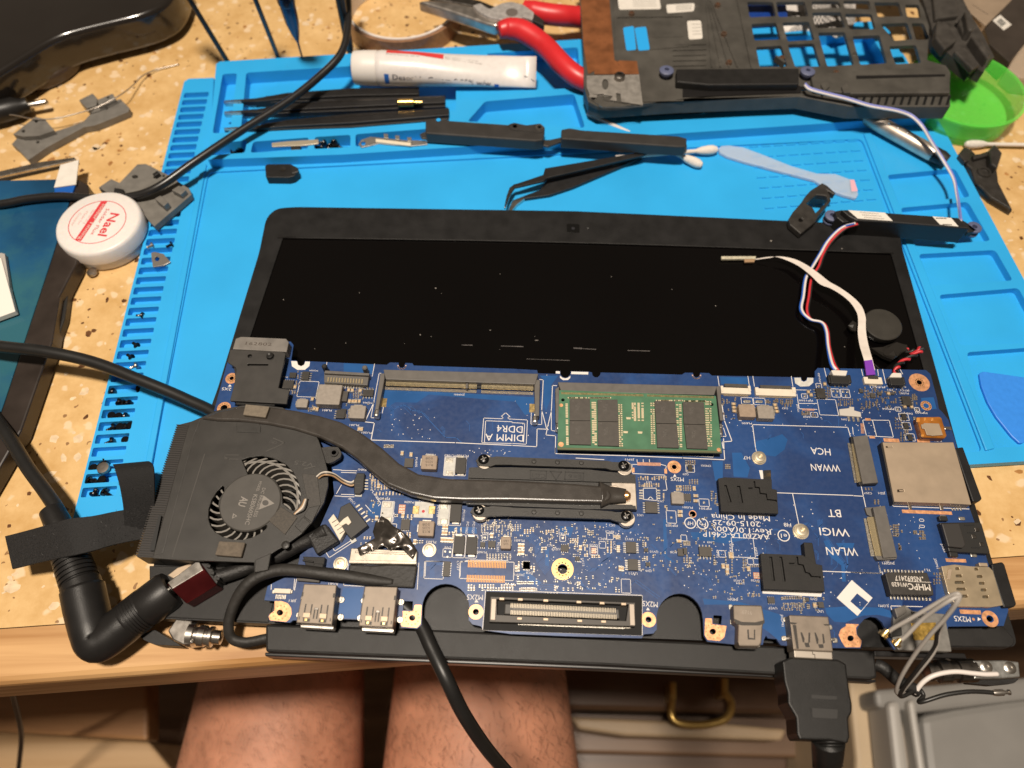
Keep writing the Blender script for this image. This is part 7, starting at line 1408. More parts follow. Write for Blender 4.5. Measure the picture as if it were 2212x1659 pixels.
# tweezers in the tray
for i, (ya, yb, xb, lab_) in enumerate(((215, 190, 905, 'black straight tweezers, farthest pair in the tray under the tube'), (239, 208, 962, 'black straight tweezers, middle pair in the tray'), (274, 235, 970, 'black straight tweezers with brass screw, nearest pair in the tray'))):
    t = thing('tray_tweezers', lab_, 'tweezers', P(700, (ya+yb)/2, 3), 'tweezers in the tray')
    z = 11.8+i*.3
    for k, dv in enumerate((0, 11)):
        A = [(522, ya+dv*.35), (550, ya-2+dv*.4), (560, ya-6+dv*.5)]
        uvp = [(520, ya+dv*.4), (552, ya-3+dv*.4), (620, ya-15+dv*.5), (760, ya-25+dv*.8-i*2), (xb, yb-2+dv*.6), (xb, yb+13+dv*.8), (760, ya-9+dv*.8), (620, ya-2+dv*.6), (552, ya+4+dv*.4), (520, ya+3+dv*.4)]
        prism('tweezer_arm', uvp, z-2.2-k*1.4, z-k*1.6+1.2, tm, t, bev=.25)
        prism('steel_tip', [(484, ya+2+dv*.3), (552, ya-3+dv*.4), (552, ya+4+dv*.4), (484, ya+4+dv*.3)], z-2-k, z+.6-k, steel, t, bev=.15)
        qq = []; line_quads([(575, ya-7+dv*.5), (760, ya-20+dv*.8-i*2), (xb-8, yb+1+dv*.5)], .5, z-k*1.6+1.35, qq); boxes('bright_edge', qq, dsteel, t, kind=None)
    if i == 2: along(P(858, 222, z+3), P(912, 221, z+3), [(1.2, 0), (2.2, .05), (2.2, .65), (1.0, .7), (.8, 1)], 'brass_screw', mat('brass_bright', (.80, .52, .16), .25, 1), t, n=14)
# ointment tube
ot = thing('cream_tube', 'white ointment tube with red and blue print lying on the tray', 'tube', P(955, 150, 5))
wt = mat('tube_white', (.72, .68, .66), .32, var=.04, coat=.2)
A, B = P(768, 147, 20), P(1158, 156, 18); X = (B-A).normalized(); L_ = (B-A).length
Yv = Vector((0, 0, 1)).cross(X).normalized(); Zv = X.cross(Yv)
def sec(f, ry, rz, n=28): c = A+(B-A)*f; return [c+Yv*ry*.001*math.cos(2*math.pi*i/n)+Zv*rz*.001*math.sin(2*math.pi*i/n) for i in range(n)]
V = []; F = []; prof = [(.115, 9.6, 9.6), (.15, 10.2, 10.0), (.35, 10.2, 9.2), (.6, 9.8, 6.4), (.8, 9.4, 3.4), (.93, 9.0, 1.2), (.935, 9.0, 1.6), (1.0, 9.0, 1.5)]
tilt = math.radians(38)
for f, ry, rz in prof:
    k = max(0, (f-.3)/.7); a = tilt*k; Yv2 = Yv*math.cos(a)+Zv*math.sin(a); Zv2 = Zv*math.cos(a)-Yv*math.sin(a); c = A+(B-A)*f
    V += [c+Yv2*ry*.001*math.cos(2*math.pi*i/28)+Zv2*rz*.001*math.sin(2*math.pi*i/28) for i in range(28)]
for j in range(len(prof)-1):
    for i in range(28): F.append((j*28+i, j*28+(i+1) % 28, (j+1)*28+(i+1) % 28, (j+1)*28+i))
F += [tuple(range(28))[::-1], tuple(range(7*28, 8*28))]
build('tube_body', V, F, wt, ot, smooth=True)
along(A-X*.001, A+X*L_*.125, [(8.6, 0), (9.4, .06), (9.8, .5), (9.9, .97), (9.5, 1)], 'cap', mat('cap_white', (.74, .70, .66), .4), ot, n=32)
def on_tube(f, ang, lift=.15):
    k = max(0, (f-.3)/.7); a = tilt*k; i0 = max(i for i in range(len(prof)) if prof[i][0] <= f+1e-6); i1 = min(i0+1, len(prof)-1); w = (f-prof[i0][0])/max(1e-6, prof[i1][0]-prof[i0][0])
    ry = prof[i0][1]+(prof[i1][1]-prof[i0][1])*w+lift; rz = prof[i0][2]+(prof[i1][2]-prof[i0][2])*w+lift
    Yv2 = Yv*math.cos(a)+Zv*math.sin(a); Zv2 = Zv*math.cos(a)-Yv*math.sin(a)
    return A+(B-A)*f+Yv2*ry*.001*math.cos(ang)+Zv2*rz*.001*math.sin(ang)
def patch(nm, f0, f1, a0, a1, m, n=10, k=5):
    V = []; F = []
    for i in range(n+1):
        for j in range(k+1): V.append(on_tube(f0+(f1-f0)*i/n, a0+(a1-a0)*j/k, .08))
    for i in range(n):
        for j in range(k): b = i*(k+1)+j; F.append((b, b+1, b+k+2, b+k+1))
    return build(nm, V, F, m, ot, smooth=True)
patch('red_stripe', .18, .49, 1.0, 1.45, mat('print_red', (.70, .05, .05), .4)); patch('blue_mark', .17, .195, 2.75, 3.4, mat('print_blue', (.02, .12, .45), .4)); patch('blue_mark', .77, .795, 2.7, 3.2, mat('print_blue', (.02, .12, .45), .4))
bkp = mat('print_dark', (.05, .05, .08), .5)
p0, p1 = on_tube(.215, 3.05, .25), on_tube(.75, 2.95, .25); text_w('Desonide Cream 0.05% w/w', p0, p1, (p0-(A+(B-A)*.215)), 3.4, bkp, ot)
for k, (f0, f1, an_) in enumerate(((.18, .36, 1.62), (.5, .68, 1.3), (.5, .70, 1.45))):
    p0, p1 = on_tube(f0, an_, .2), on_tube(f1, an_, .2); text_w('For external use only' if k else 'Store below 25 C', p0, p1, (p0-(A+(B-A)*f0)), 1.1, mat('grey_print', (.35, .33, .30), .6), ot)
p0, p1 = on_tube(.935, 1.9, .4), on_tube(.99, 2.2, .4); tube('pen_mark', [p0, p0.lerp(p1, .5)+Vector((0, .001, 0)), p1], .25, bkp, ot, ns=5)
# pliers
pg = thing('long_nose_pliers', 'long nose pliers with red handles tucked under the palm rest', 'pliers', P(1100, 60, 5))
redm = mat('handle_red', (.62, .022, .028), .38, var=.1, scale=80, sss=.05)
tube('handle', [P(1078, 66, 24), P(1100, 62, 24), P(1130, 68, 24), P(1175, 98, 22), P(1215, 140, 21), P(1250, 168, 19), P(1300, 190, 15), P(1360, 200, 14)], 6.2, redm, pg, ns=16, radii=[.75, 1.0, 1.05, 1.0, .98, .98, .9, .6])
tube('handle', [P(1130, 14, 24), P(1150, 22, 23), P(1180, 30, 22), P(1215, 34, 21), P(1250, 37, 18), P(1330, 45, 14), P(1400, 60, 12)], 6.4, redm, pg, ns=16, radii=[.6, .9, 1.0, 1.0, 1.0, .9, .6])
pm = mat('plier_steel', (.50, .46, .42), .35, .9, var=.25, scale=200)
prism('jaw', tq('10', (498, 8), (560, 0), (700, 10), (900, 50), (1000, 75), (1080, 130), (1000, 165), (940, 150), (700, 70)), 18, 25, pm, pg, bev=1.2)
prism('jaw', tq('10', (560, -10), (760, -30), (900, 0), (1000, 40), (1000, 70), (880, 45), (700, 12)), 16, 23, dsteel, pg, bev=1)
prism('joint', rnd(tq('10', (850, 35), (900, 20), (960, 60), (1040, 20), (1100, 10), (1180, 30), (1250, 80), (1240, 130), (1180, 110), (1100, 140), (960, 110), (900, 80)), 4), 21, 27, mat('joint_alu', (.55, .52, .50), .5, .6, var=.2, scale=500), pg, bev=.8)
lathe('pivot', [(3.6, 0), (3.6, .5), (0, .6)], P(*t1('10', 1105, 82), 27), mat('pivot_grey', (.22, .19, .17), .45, .5), pg, n=24)
prism('neck', tq('10', (1180, 90), (1250, 80), (1320, 130), (1310, 165), (1230, 130)), 19, 25, sockk, pg, bev=1)
# roll of tape
c = P(868, 14, 10); c.z = 0
tr_ = thing('tape_roll', 'roll of brown tape on a white core behind the ointment tube', 'tape roll', c)
lathe('core', [(34.5, .3), (36.2, .3), (36.2, 12), (34.5, 12), (34.5, .3)], c, mat('core_white', (.70, .64, .60), .6), tr_, n=64)
lathe('wound_tape', [(36.3, .3), (38.6, .3), (38.6, 11.6), (36.3, 11.6), (36.3, .3)], c, mat('tape_brown', (.28, .15, .085), .25, var=.15, coat=.3), tr_, n=64)
# drivers standing in the mat's holes
def rod(nm, lab_, cat, base, top, parts):
    a, b = P(*base), P(*top); t = thing(nm, lab_, cat, a)
    for pn, prof, m in parts: along(a, b, prof, pn, m, t, n=18)
    return t
rod('driver_shaft', 'thin black driver shaft standing at the left corner of the tray', 'screwdriver', (498, 144, 6), (392, -30, 58), [('shaft', [(.9, 0), (1.5, .02), (1.5, .9)], mat('shaft_black', (.012, .011, .011), .4)), ('handle', [(1.5, .9), (3.6, .92), (3.8, 1.2), (3.2, 1.9)], sockk)])
rod('driver_shaft', 'grey steel driver shaft standing second from the tray corner', 'screwdriver', (605, 134, 6), (540, -30, 58), [('shaft', [(.9, 0), (1.4, .02), (1.4, .95)], mat('shaft_grey', (.10, .10, .11), .35, .6)), ('handle', [(1.4, .95), (3.6, .97), (3.8, 1.3), (3.2, 1.9)], sockk)])
rod('bit_driver', 'blue driver with chrome collar and thin tip standing in the tray', 'screwdriver', (655, 132, 6), (612, -20, 62), [('tip', [(.5, 0), (.7, .3)], mat('shaft_grey', (.10, .10, .11), .35, .6)), ('collar', [(.8, .3), (2.4, .42), (4.0, .6), (4.4, .78), (4.4, .86)], mat('driver_blue', (.012, .045, .13), .2, .3)), ('ring', [(4.9, .86), (5.0, .88), (5.0, .95), (4.8, .97)], mat('ring_dark', (.05, .06, .09), .2, .8)), ('handle', [(4.4, .97), (4.6, 1.2), (4.6, 1.9)], sockk)])
rod('driver_shaft', 'thick black driver shaft standing beside the tape roll', 'screwdriver', (757, 116, 9), (726, -50, 60), [('shaft', [(1.6, 0), (2.6, .1), (3.0, 1)], mat('shaft_black', (.012, .011, .011), .4)), ('handle', [(3.2, 1), (4.2, 1.1), (4, 1.8)], sockk)])
# ---------------------------------------------------------------- left side
bh = thing('lamp_foot', 'glossy black rounded lamp foot at the far left corner', 'lamp', P(100, 60, 0))
gl = mat('lamp_black', (.016, .013, .011), .18, var=.1, scale=30, coat=.5)
prism('foot_body', rnd([(-60, -80), (400, -80), (375, -2), (313, 30), (193, 58), (120, 78), (-60, 190)], 45, 8), 4, 26, gl, bh, bev=6, seg=5, smooth=True)
prism('foot_base', rnd([(-60, 60), (168, 62), (178, 110), (130, 155), (60, 180), (-60, 186)], 40, 8), 0, 9, mat('lamp_brown_reflection', (.05, .033, .022), .22, var=.1), bh, bev=3, seg=4, smooth=True)  # brownish reflection on the lower lobe painted as its base colour
dp = thing('barrel_plug', 'loose black barrel plug with steel tip at the left edge', 'plug', P(40, 232, 0))
along(P(-30, 250, 8), P(62, 226, 7), [(6, 0), (6.5, .3), (6.2, .7), (4.4, .85), (4.2, 1)], 'plug_body', plm, dp); along(P(60, 228, 7), P(103, 220, 7), [(1.9, 0), (1.9, .92), (1.4, 1), (.9, 1), (.9, .8), (0, .8)], 'steel_tip', steel, dp)
tube('plug_lead', [P(-30, 250, 8), P(-80, 275, 6), P(-140, 290, 4)], 2.4, cabm, dp)
gry = mat('grey_plastic', (.155, .145, .13), .5, var=.15, scale=200, bump=.2)
b1 = thing('grey_bracket', 'long grey plastic bracket lying on the terrazzo under a thin wire', 'bracket', P(150, 270, 0))
prism('bracket_arm', tq('00', (75, 935), (150, 850), (300, 870), (540, 790), (620, 695), (650, 690), (750, 650), (780, 640), (840, 700), (832, 722), (690, 782), (612, 812), (545, 822), (300, 955), (182, 1037), (100, 952)), .3, 4.5, gry, b1, bev=.4, holes=[circ(t1('00', 690, 700), 3.5, 10, 3), circ(t1('00', 245, 920), 3.5, 10, 3)])
prism('bracket_lug', tq('00', (85, 870), (230, 757), (290, 770), (352, 845), (250, 880), (150, 885)), 2, 7.5, gry, b1, bev=.4, holes=[circ(t1('00', 152, 850), 4, 10, 3.4), circ(t1('00', 235, 785), 4, 10, 3.4)]); prism('bracket_lug', tq('00', (510, 648), (600, 603), (632, 640), (625, 680), (560, 700)), 1, 6, gry, b1, bev=.4); prism('bracket_lug', tq('00', (632, 645), (730, 605), (752, 645), (640, 695)), 2, 6.5, gry, b1, bev=.4, holes=[circ(t1('00', 700, 630), 3, 10, 2.6)])
tw2 = tube('thin_wire', [P(*t1('00', x, y), z) for x, y, z in ((-60, 745, 7), (80, 745, 8.5), (200, 768, 9), (340, 770, 8), (500, 735, 7.5), (640, 690, 8), (780, 615, 8.5), (860, 555, 5), (920, 495, 3), (1000, 455, 1.5), (1080, 435, 1), (1160, 415, .8))], .35, mat('thin_silver', (.45, .40, .35), .35, .8), None, ns=6); tag(tw2, 'thin bare wire curling over the long grey bracket', 'wire')
b2 = thing('broken_bracket', 'wide grey plastic bracket with holes under the black lead', 'bracket', P(310, 420, 0))
prism('bracket_plate', tq('00', (640, 1215), (720, 1160), (775, 1185), (890, 1065), (945, 1062), (1085, 1132), (1228, 1225), (1240, 1262), (1002, 1465), (972, 1440), (865, 1300), (700, 1252)), 6, 9.5, gry, b2, bev=.5, holes=[circ(t1('00', 875, 1145), 7, 10, 4), circ(t1('00', 1015, 1115), 3, 8, 2.6), circ(t1('00', 1060, 1140), 3, 8, 2.6), circ(t1('00', 650, 1222), 2.5, 8, 2.2), circ(t1('00', 1000, 1150), 2.5, 8, 2.2)])
for pts, z in (([(1000, 1285), (1040, 1265), (1090, 1310), (1060, 1335)], 14), ([(1110, 1230), (1160, 1200), (1205, 1230), (1170, 1260)], 13), ([(1002, 1465), (1240, 1262), (1232, 1285), (1010, 1480)], 7), ([(985, 1125), (1020, 1105), (1035, 1120), (1000, 1140)], 12), ([(740, 1215), (800, 1225), (795, 1250), (735, 1245)], 12)): prism('moulded_post', tq('00', *pts), 3, z, gry if z != 12 else blk2, b2, bev=.4)
ms = thing('metal_strip', 'narrow silver metal strip at the left edge', 'metal strip', P(70, 365, 0)); prism('strip', tq('00', (-80, 1130), (0, 1108), (250, 1050), (480, 1018), (497, 1035), (250, 1088), (0, 1142), (-80, 1162)), 2, 4, steel, ms, bev=.3); prism('strip_edge', tq('00', (-80, 1165), (0, 1143), (250, 1090), (495, 1040), (497, 1050), (250, 1105), (0, 1160), (-80, 1180)), .5, 2.5, sockk, ms, bev=.3)
pl2 = thing('screen_panel', 'loose blue tinted screen panel with black frame at the left edge', 'screen panel', P(40, 650, 0))
glassb = mat('panel_blue', (.012, .075, .17), .12, var=.5, scale=14, dirt=(.03, .12, .16), dscale=9, dth=.5)
prism('panel_glass', [(-90, 392), (165, 386), (113, 553), (8, 872), (-90, 1140)], 4, 9, glassb, pl2, bev=.3)
prism('panel_frame', [(166, 386), (190, 398), (193, 420), (165, 568), (128, 640), (112, 738), (45, 930), (5, 1000), (-60, 1110), (-60, 1050), (8, 872), (113, 553)], 1, 9.6, mat('frame_brown', (.030, .022, .018), .35, var=.3, scale=60), pl2, bev=.8)
prism('panel_edge_film', tq('01', (360, 0), (500, 35), (440, 250), (420, 400), (350, 600), (290, 600), (350, 400), (395, 220)), .5, 5, sockk, pl2, bev=.6)
fl = thing('flex_label', 'white label with square code on a blue flex tail', 'label', P(145, 385, 9)); prism('paper_label', tq('00', (392, 1068), (510, 1036), (492, 1195), (350, 1215)), 11, 11.5, lp, fl); prism('flex_tail', tq('00', (352, 1215), (492, 1185), (465, 1262), (355, 1255)), 9.8, 10.8, mat('flex_blue', (.01, .10, .42), .35), fl)
qs = []
for i in range(7):
    for j in range(6):
        if random.random() < .55: c_ = P(*t1('00', 405+i*9-j*2, 1068+j*9-i*1.2), 11.6); qs.append(([c_+Vector((a*.0009, b*.0009, 0)) for a, b in ((-1, -1), (1, -1), (1, 1), (-1, 1))], 11.45, 11.6))
cd = thing('white_card', 'small white card standing on the blue screen panel', 'card', P(0, 640, 9.6)); prism('card_face', [(-60, 560), (2, 556), (33, 672), (-60, 706)], 10, 13, mat('card_white', (.80, .76, .70), .5), cd, bev=.3); prism('card_side', [(-60, 535), (10, 548), (24, 640), (2, 556), (-60, 560)], 9.7, 12, mat('card_grey', (.40, .37, .34), .5), cd)
# jar
c = P(211, 479, 15); c.z = 0
jr = thing('flux_jar', 'round white jar of solder flux with red printed lid', 'jar', c)
jw = mat('jar_white', (.74, .70, .67), .38, var=.03, sss=.05)
lathe('jar_body', [(0, .2), (19.5, .2), (20.4, 1), (20.6, 7), (20.2, 8)], c, jw, jr, n=64)
ldj = lathe('jar_lid', [(20.9, 6), (21.5, 6.4), (21.7, 13), (21.0, 14.4), (20.0, 14.9), (0, 14.9)], c, jw, jr, n=64)
redp = mat('print_red2', (.62, .04, .05), .5)
cz = Vector((c.x-.0002, c.y, .01495)); prism_w('printed_circle', wcirc(cz, 14.6, 48), 14.8, 14.95, redp, ldj, holes=[wcirc(cz, 14.2, 48)])
tq0 = lambda x, y: t1('00', x, y)
prism('red_band', tq('00', (655, 1306), (698, 1302), (525, 1562), (485, 1555)), 14.8, 14.96, redp, ldj)
text('Nael', tq0(720, 1378), tq0(632, 1525), 14.97, 5.0, redp, ldj, bold=.02); text('Solder Flux', tq0(690, 1350), tq0(585, 1520), 14.97, 2.0, redp, ldj); text('Solder Tinning', tq0(668, 1318), tq0(505, 1550), 14.99, 2.2, mat('white_ink', (.66, .6, .53), .6), ldj)
for k, s in enumerate(('Net Wt 50 g', 'Made for', 'Copper')): text(s, tq0(600-k*42, 1358+k*10), tq0(540-k*42, 1450+k*6), 14.97, 1.4, mat('print_pink', (.72, .38, .36), .5), ldj)
# screws in the comb of slots and the tray pockets
def tiny_screw(uv, z, lab_, grp, m, ang, tip=True, s=1.0, up=False):
    c = P(uv[0], uv[1], z); o = thing('tiny_screw', lab_, 'screw', c, grp)
    d = (0, 0, 1) if up else (math.cos(ang), math.sin(ang), .12)
    h = lathe('head', [(1.6*s, 0), (1.7*s, .25*s), (1.5*s, .8*s), (.5*s, .9*s), (0, .85*s)], c, m, o, axis=d, n=12)
    q = Vector(d).normalized(); 
    lathe('thread', [(.75*s, -2.8*s), (.8*s, -2.4*s), (.65*s, -2.0*s), (.82*s, -1.6*s), (.65*s, -1.2*s), (.82*s, -.8*s), (.7*s, 0)], c, m, o, axis=d, n=8)
bs_ = scrm; ss = mat('screw_silver', (.55, .50, .45), .3, 1.0)
slot_lab = [((920, 385), 'lone black screw in the upper slots beside the laptop lid'), ((885, 580), 'black screw in the slot just above the power cable, upper of two'), ((850, 655), 'black screw in the slot just above the power cable, lower of two')]
for (x, y), lb_ in slot_lab: tiny_screw(t1('01', x, y), 5, lb_, 'screws in the mat slots', bs_, random.uniform(-.8, .8))
tiny_screw(t1('01', 880, 712), 5, 'silver screw peeking out above the power cable', 'screws in the mat slots', ss, .4)
for pts, lb_ in (([(730, 880), (900, 865)], 'black screw in the first slot below the power cable'), ([(775, 950), (805, 962), (830, 955)], 'black screw in the second slot below the power cable'), ([(725, 1035), (770, 1040), (810, 1040)], 'black screw in the third slot below the power cable'), ([(735, 1110), (780, 1108), (815, 1108), (850, 1100)], 'black screw in the crowded fourth slot below the power cable'), ([(725, 1200), (815, 1195)], 'black screw in the fifth slot below the power cable'), ([(610, 1375), (680, 1330)], 'black screw beside the silver screw near the strap'), ([(585, 1455), (625, 1465), (665, 1450)], 'black screw in the second slot from the mat bottom'), ([(610, 1540), (680, 1532)], 'black screw in the lowest slot of the mat')):
    nmz = {2: ('left of two', 'right of two'), 3: ('leftmost of three', 'middle of three', 'rightmost of three'), 4: ('leftmost of four', 'second of four', 'third of four', 'rightmost of four')}[len(pts)]
    for qn, (x, y) in enumerate(pts): tiny_screw(t1('01', x, y), 3.2, lb_+', '+nmz[qn], 'screws in the mat slots', bs_, random.uniform(0, 6.3), up=random.random() < .3, s=1.15)
tiny_screw(t1('01', 675, 1378), 6, 'silver cross-head screw standing by the strap loop', 'screws in the mat slots', ss, 0, s=1.7, up=True)
tiny_screw(t1('01', 600, 110), 1.5, 'shiny screw lying on the terrazzo below the flux jar', None, ss, .3, s=1.6, up=True)
for x, y, lb_ in ((985, 1590, 'silver screw on the mat slots right of the flux jar'), (1110, 1585, 'black screw on the mat slots right of the flux jar')): tiny_screw(t1('00', x, y), 5.6, lb_, None, ss if x < 1000 else bs_, .5)
for x, y, wh in ((1505, 988, 'leftmost'), (1540, 985, 'middle'), (1560, 975, 'rightmost')): tiny_screw(t1('00', x, y), 6, wh+' black screw in the small tray pocket crossed by the black lead', 'screws in the tray pockets', bs_, random.uniform(0, 6.3))
for x, y in ((2085, 955), (2100, 925), (2125, 905), (2140, 950), (2165, 925), (2190, 950), (2130, 965)): tiny_screw(t1('00', x, y), 7, 'black screw heaped in the tray pocket below the tweezers', 'screws in the tray pockets', bs_, random.uniform(0, 6.3), s=1.2)
mt = prism('metal_tab', tq('01', (978, -20), (1000, -28), (1058, -15), (1105, 38), (1062, 60), (990, 70)), 5.2, 6.2, mat('tab_metal', (.33, .30, .27), .4, .7), None, holes=[circ(t1('01', 1018, 18), 5, 12, 5)], bev=.15); tag(mt, 'small grey metal tab with a hole on the left slots', 'metal tab')
mc = thing('metal_clip', 'thin pale metal clip across the tray pockets', 'metal clip', P(637, 310, 5)); prism('clip_strip', tq('00', (1760, 925), (1860, 915), (2062, 902), (2065, 930), (1960, 942), (1860, 945), (1762, 950)), 11.1, 11.9, mat('clip_pale', (.62, .55, .42), .4, .6), mc, bev=.2); prism('clip_block', tq('00', (1880, 935), (1945, 930), (1945, 970), (1885, 972)), 5, 11, sockk, mc, bev=.4)
mp = thing('shield_bracket', 'thin grey metal bracket with tabs and eyelet in the tray strip', 'bracket', P(845, 305, 5)); prism('bracket_plate', tq('10', (110, 935), (130, 905), (190, 885), (280, 895), (420, 908), (550, 910), (560, 935), (440, 948), (240, 930), (180, 945), (130, 955)), 11.1, 11.8, mat('shield_metal', (.42, .40, .38), .4, .8, var=.1), mp, holes=[circ(t1('10', 142, 928), 5, 12, 4.5)], bev=.15)
for x, y in ((288, 878), (362, 888), (440, 900)): prism('bracket_tab', tq('10', (x-14, y-12), (x+14, y-10), (x+16, y+16), (x-12, y+14)), 11.6, 13.6, mat('shield_metal', (.42, .40, .38), .4, .8, var=.1), mp, bev=.15)
prism('foam_strip', tq('10', (222, 898), (450, 925), (452, 945), (222, 918)), 11.8, 12.5, mat('pad_cream', (.70, .62, .48), .6), mp, bev=.2)
sc3 = thing('plastic_clip', 'small black plastic clip alone on the mat below the tray', 'clip', P(605, 370, 4)); prism('clip_body', rnd(tq('00', (1716, 1075), (1730, 1062), (1880, 1060), (1930, 1085), (1938, 1110), (1905, 1140), (1870, 1150), (1722, 1148)), 2, 2), 3.9, 9, blk2, sc3, bev=.6); lathe('clip_hole', [(1.6, 0), (1.6, .3), (0, .3)], P(*t1('00', 1835, 1098), 9), dsteel, sc3, n=12); prism('clip_end', tq('00', (1880, 1068), (1930, 1085), (1935, 1112), (1890, 1125)), 6, 9.8, sockk, sc3, bev=.4)
# ---------------------------------------------------------------- far right corner
dkp = thing('dark_panel', 'dark brown drive case with white code label at the far right corner', 'drive', P(2170, 70, 0)); prism('case_top', tq('20', (1958, 185), (2130, 0), (2190, -80), (2330, -80), (2330, 150), (2118, 402), (1990, 285)), 2, 14, mat('case_brown', (.045, .035, .028), .4, var=.2, scale=60), dkp, bev=.6); prism('case_edge', tq('20', (1990, 300), (2118, 408), (2112, 420), (1985, 312)), 1, 8, steel, dkp, bev=.4)
prism('code_label', tq('20', (2010, 132), (2058, 96), (2132, 160), (2082, 196)), 14, 14.2, lp, dkp); prism('label_print', tq('20', (2032, 140), (2062, 115), (2098, 150), (2068, 174)), 14.1, 14.25, mat('label_grey', (.25, .24, .22), .6, var=.9, scale=1200), dkp)
bx_ = thing('tan_box', 'tan metal box beyond the dark drive case', 'box', P(2110, 20, 0)); prism('box_top', tq('20', (1760, -60), (2190, -60), (2130, 5), (1968, 165), (1860, 85)), .5, 12, mat('box_tan', (.36, .27, .19), .45, .2, var=.1, scale=80), bx_, bev=.6)
qq = []; line_quads(tq('20', (1815, 45), (1945, 155)), .5, 12.05, qq); line_quads(tq('20', (1880, 30), (1980, 95)), .4, 12.05, qq); boxes('bright_scratch', qq, steel, bx_, kind=None)
td = thing('tape_dispenser', 'clear plastic block at the right edge above the green dish', 'dispenser', P(2200, 130, 0)); prism('clear_body', tq('20', (2110, 440), (2130, 400), (2230, 240), (2330, 240), (2330, 520), (2180, 500)), .3, 12, mat('clear_tan', (.62, .50, .38), .25, trans=.3, alpha=.75), td, bev=1.2)
bc = thing('blue_carton', 'deep blue carton seen through the keyboard lattice', 'carton', P(1650, 10, 9)); prism('carton', [(1600, -60), (1690, -60), (1702, 38), (1612, 42)], 9.3, 17, mat('carton_blue', (.008, .045, .25), .4, var=.1), bc, bev=.4)
cl2 = crumple('patterned_cloth', [(1690, -50), (1860, -50), (1858, 20), (1850, 48), (1815, 58), (1790, 40), (1740, 38), (1700, 42)], lambda x, y, rs: 13+rs.uniform(-2, 2), None, None, step=.009, thick=1, seed=8, smooth=True)
pc = bpy.data.materials.new('cloth_dots'); pc.use_nodes = True; nt = pc.node_tree; g = nt.nodes.new('ShaderNodeNewGeometry'); ck = nt.nodes.new('ShaderNodeTexChecker'); ck.inputs['Scale'].default_value = 900; nz = nt.nodes.new('ShaderNodeTexNoise'); nz.inputs['Scale'].default_value = 35; nt.links.new(g.outputs['Position'], nz.inputs['Vector']); nt.links.new(g.outputs['Position'], ck.inputs['Vector'])
ck.inputs['Color1'].default_value = (.62, .58, .54, 1); ck.inputs['Color2'].default_value = (.05, .05, .055, 1); rz_ = nt.nodes.new('ShaderNodeValToRGB'); rz_.color_ramp.elements[0].position = .5; rz_.color_ramp.elements[1].position = .52; nt.links.new(nz.outputs['Fac'], rz_.inputs['Fac']); mz = nt.nodes.new('ShaderNodeMix'); mz.data_type = 'RGBA'; nt.links.new(rz_.outputs['Color'], mz.inputs['Factor']); nt.links.new(ck.outputs['Color'], mz.inputs['A']); mz.inputs['B'].default_value = (.68, .64, .60, 1); nt.links.new(mz.outputs['Result'], nt.nodes['Principled BSDF'].inputs['Base Color'])
cl2.data.materials.clear(); cl2.data.materials.append(pc); tag(cl2, 'crumpled black and white patterned cloth seen through the lattice', 'cloth')
# ================================================================ below the table edge
flm = wood_mat('floor_boards', (.10, .05, .022), (.20, .11, .055), rot=.3, sc=14, rough=.5)
fl_ = prism_w('floor', [(-2, -2), (2, -2), (2, 2), (-2, 2)], -740, -720, flm); tag(fl_, 'brown wooden floor below the table', kind='structure')
# the person at the table: thighs, knees, lower legs as one skin; shorts over the hips
skin = mat('skin', (.50, .225, .135), .55, var=.18, scale=45, bump=.5, bscale=420, sss=.08)
def ring(c, d, rx, rz, n=20, up=None):
    d = d.normalized(); up = up or (Vector((0, 0, 1)) if abs(d.z) < .8 else Vector((0, 1, 0))); s = d.cross(up).normalized(); u = s.cross(d)
    return [c+s*rx*math.cos(2*math.pi*i/n)+u*rz*math.sin(2*math.pi*i/n) for i in range(n)]
person = thing('person', 'seated person in dark shorts, bare thighs below the table edge', 'person', (-.09, -.05, -.72))
me = bpy.data.meshes.new('body'); bmv = []; edges = []; rad = []
def jv(p, r): bmv.append(p); rad.append(r); return len(bmv)-1
root = jv((-.09, -.40, -.27), .12); 
for sx, kx, kr in ((-.075, -.163, .92), (.075, -.02, 1.0)):
    h = jv((-.09+sx, -.33, -.265), .098*kr); a = jv(((-.09+sx)*.6+kx*.4, -.18, -.262), .086*kr); b = jv((kx, -.02, -.258), .071*kr); c2 = jv((kx-.004, .09, -.262), .062*kr); k = jv((kx-.006, .155, -.275), .058*kr); k2 = jv((kx-.006, .175, -.33), .055*kr); s1 = jv((kx-.004, .165, -.45), .056*kr); s2 = jv((kx, .15, -.62), .036*kr); an_ = jv((kx, .145, -.675), .034*kr); ft = jv((kx, .24, -.695), .03*kr)
    ch = [root, h, a, b, c2, k, k2, s1, s2, an_, ft]
    edges += list(zip(ch, ch[1:]))
w = jv((-.09, -.42, -.10), .125); edges.append((root, w))
me.from_pydata(bmv, edges, []); body = bpy.data.objects.new('body', me); COL.objects.link(body); body.parent = person; body.location = -wloc(person)
sk = body.modifiers.new('skin', 'SKIN'); sd_ = body.modifiers.new('sub', 'SUBSURF'); sd_.levels = 3; sd_.render_levels = 3; sk.use_smooth_shade = True
for i, v in enumerate(me.skin_vertices[0].data): v.radius = (rad[i]*1.06, rad[i]*.98); v.use_root = (i == 0)
me.materials.append(skin)
cloth = mat('shorts_cloth', (.012, .012, .014), .85, var=.3, scale=60)
